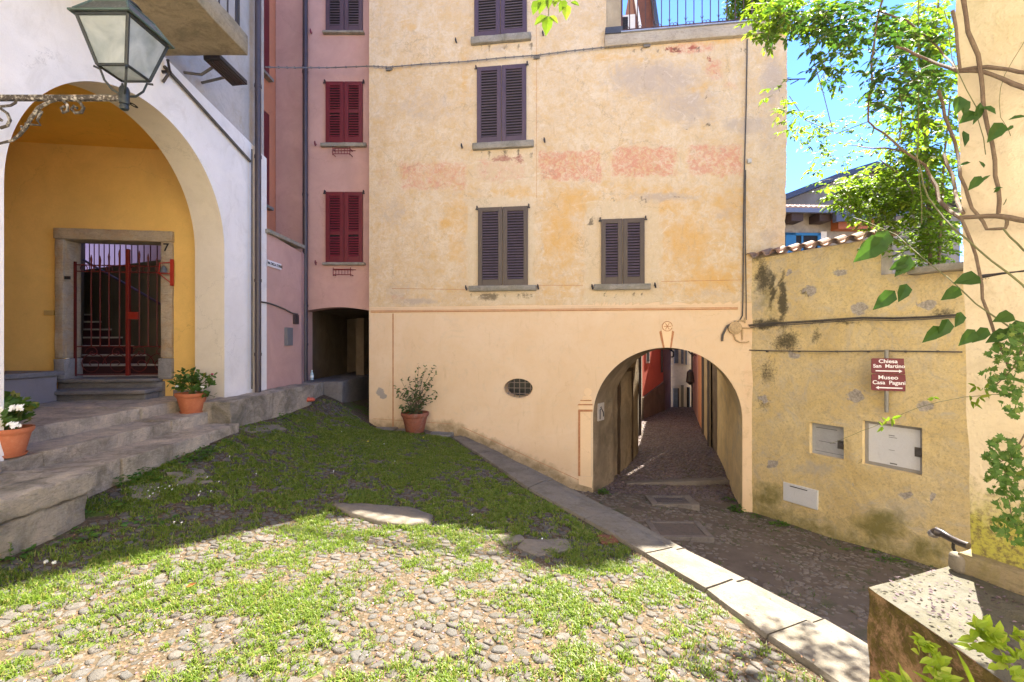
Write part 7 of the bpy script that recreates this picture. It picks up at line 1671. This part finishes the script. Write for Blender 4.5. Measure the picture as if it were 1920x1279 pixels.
for pts in ([(1940, 600, 1.95), (1900, 690, 1.98), (1860, 730, 2.0)], [(1940, 780, 1.95), (1900, 850, 1.98), (1875, 905, 2.0), (1895, 960, 1.97), (1915, 1020, 1.95)], [(1940, 820, 1.95), (1870, 870, 2.0)]): pline(qs, pts, .005, .003)
ql.cur = 0; ql.build('leaves', M_IVY, iv); qs.build('stem', M_BARK, iv)
# young shrub in the lower right corner
cs_ = thing('young_shrub', (1.2, 1.2, -1.7), 'young bright green shrub shoots in front of the parapet at the lower right', 'shrub')
ql, qs = MB(), MB()
for pts in ([(1990, 1330, 1.35), (1880, 1240, 1.45), (1840, 1190, 1.5)], [(1760, 1330, 1.35), (1745, 1240, 1.4), (1738, 1205, 1.42)], [(1800, 1330, 1.35), (1755, 1255, 1.4)], [(1960, 1300, 1.4), (1900, 1180, 1.5)]): pline(qs, pts, .006, .003)
for (x, y, Z, n, s) in ((1840, 1185, 1.5, 22, .055), (1865, 1200, 1.48, 12, .05), (1830, 1215, 1.5, 6, .06), (1890, 1195, 1.5, 10, .05), (1735, 1215, 1.42, 20, .042), (1755, 1245, 1.4, 14, .04), (1760, 1272, 1.38, 16, .045), (1880, 1245, 1.45, 10, .045), (1910, 1230, 1.45, 10, .045), (1700, 1290, 1.35, 12, .05), (1660, 1275, 1.4, 10, .04), (1900, 1275, 1.4, 8, .05)):
    for _ in range(n): ql.cur = rr(.001, 1); ql.leaf(P(x+rr(-14, 14), y+rr(-12, 12), Z), Vector((rr(-1, 1), rr(-1, .4), rr(-.3, 1))), Vector((rr(-.4, .4), -.8, 1)), s*rr(.6, 1.1), s*.5)
for (x, y, tx, ty) in ((1700, 1290, 1690, 1245), (1690, 1290, 1660, 1262), (1780, 1300, 1720, 1262), (1830, 1300, 1805, 1225)): ql.cur = .3; a, b = P(x, y, 1.4), P(tx, ty, 1.4); ql.leaf(a, b-a, Vector((0, -1, .3)), (b-a).length, .018, .2)
ql.cur = 0; ql.build('leaves', leafmat('shoot_leaves', (.20, .30, .02), (.28, .38, .03), (.38, .44, .08), .5), cs_); qs.build('stem', M_VST, cs_)
sg_ = thing('green_tuft', gpt(1605, 1265), 'bright green leafy tuft at the foot of the parapet corner', 'weed'); ql = MB(); c = gpt(1600, 1268)
leafy(ql, c-Vector((0, 0, .03)), (.10, .10, .12), 90, .02, .045); ql.cur = 0; ql.build('leaves', M_LB1, sg_)
tb = thing('terrace_bush', FF.w(S_CORNER-.5, .4, H_TER+.1), 'leafy bush on the terrace corner behind the end of the railing', 'bush')
q = MB()
for k in range(5): a = FF.w(S_CORNER-.5, .4, H_TER+.08); q.tube([a, a+Vector((rr(-.3, .3), rr(-.2, .2), 1.7))], [.02, .008], 6)
q.build('stem', M_BARK, tb); ql = MB()
for _ in range(4200):
    a_ = rr(0, 6.283); r_ = math.sqrt(rr(0, 1)); c = FF.w(S_CORNER-.45+.55*r_*math.cos(a_), .42+.42*r_*math.sin(a_), H_TER+.15+1.75*rr(0, 1)*(1-.35*r_)); ql.cur = rr(.001, 1); ql.leaf(c, Vector((rr(-1, 1), rr(-1, 1), rr(-.4, .8))), Vector((rr(-.5, .5), -.4, 1)), rr(.07, .12), rr(.04, .06))
ql.cur = 0; ql.build('leaves', M_LB1, tb)
# tree behind the garden wall
def tree(name, label, base, trunk, crown, n, sz, mat, nl=6, L=.22):
    t = thing(name, base, label, 'tree'); q = MB()
    for pts, r0, r1 in trunk: pline(q, pts, r0, r1)
    q.build('trunk', M_BARK, t, smooth=True); ql, qs = MB(), MB(); cloud(ql, qs, crown, n, sz, L, nl); ql.cur = 0; ql.build('crown', mat, t); qs.build('twig', M_VST, t)
tree('garden_tree', 'dense light-green leafy tree rising behind the ochre wall and reaching to the sky', P(1745, 505, 6.9),
     [([(1745, 510, 6.9), (1742, 400, 6.8), (1735, 250, 6.6), (1745, 120, 6.4), (1760, 0, 6.2)], .05, .02), ([(1742, 400, 6.8), (1690, 330, 6.4), (1650, 300, 6.2)], .03, .012), ([(1760, 508, 6.9), (1768, 330, 6.6), (1782, 180, 6.4)], .035, .015)],
     [(1740, 470, 45, 30, 6.8, .3, 1.6), (1700, 440, 75, 32, 6.8, .35, 1.8), (1740, 400, 60, 45, 6.8, .4, 2.4), (1680, 390, 70, 35, 6.7, .4, 4), (1620, 380, 50, 25, 6.6, .35, 2), (1720, 330, 70, 50, 6.6, .5, 4), (1660, 345, 60, 30, 6.6, .4, 2.5), (1590, 358, 45, 14, 6.5, .3, 1), (1600, 345, 60, 20, 6.6, .4, 1),
      (1740, 260, 50, 50, 6.5, .5, 3), (1690, 290, 50, 30, 6.5, .4, 1.5), (1750, 190, 45, 50, 6.4, .5, 2.5), (1750, 110, 45, 50, 6.3, .5, 2), (1740, 50, 55, 45, 6.2, .5, 2.5), (1700, 210, 40, 40, 6.4, .4, 1.2), (1755, 400, 35, 100, 6.9, .4, 3), (1540, 305, 20, 16, 6.4, .2, .2)], 2700, .075, M_LB1)
# ============================================================ added pale house block behind the viewer, bounces sun onto the shaded fronts
ob = thing('bounce_house', (0, -7, -1.6), 'added unseen pale house block that bounces warm sunlight onto the shaded fronts', 'house')
q = MB(); q.box((-9, -9, -4), (12, -4.2, 8)); q.build('wall', plaster('bounce_render', (.82, .74, .60), .08, 30, .3), ob)
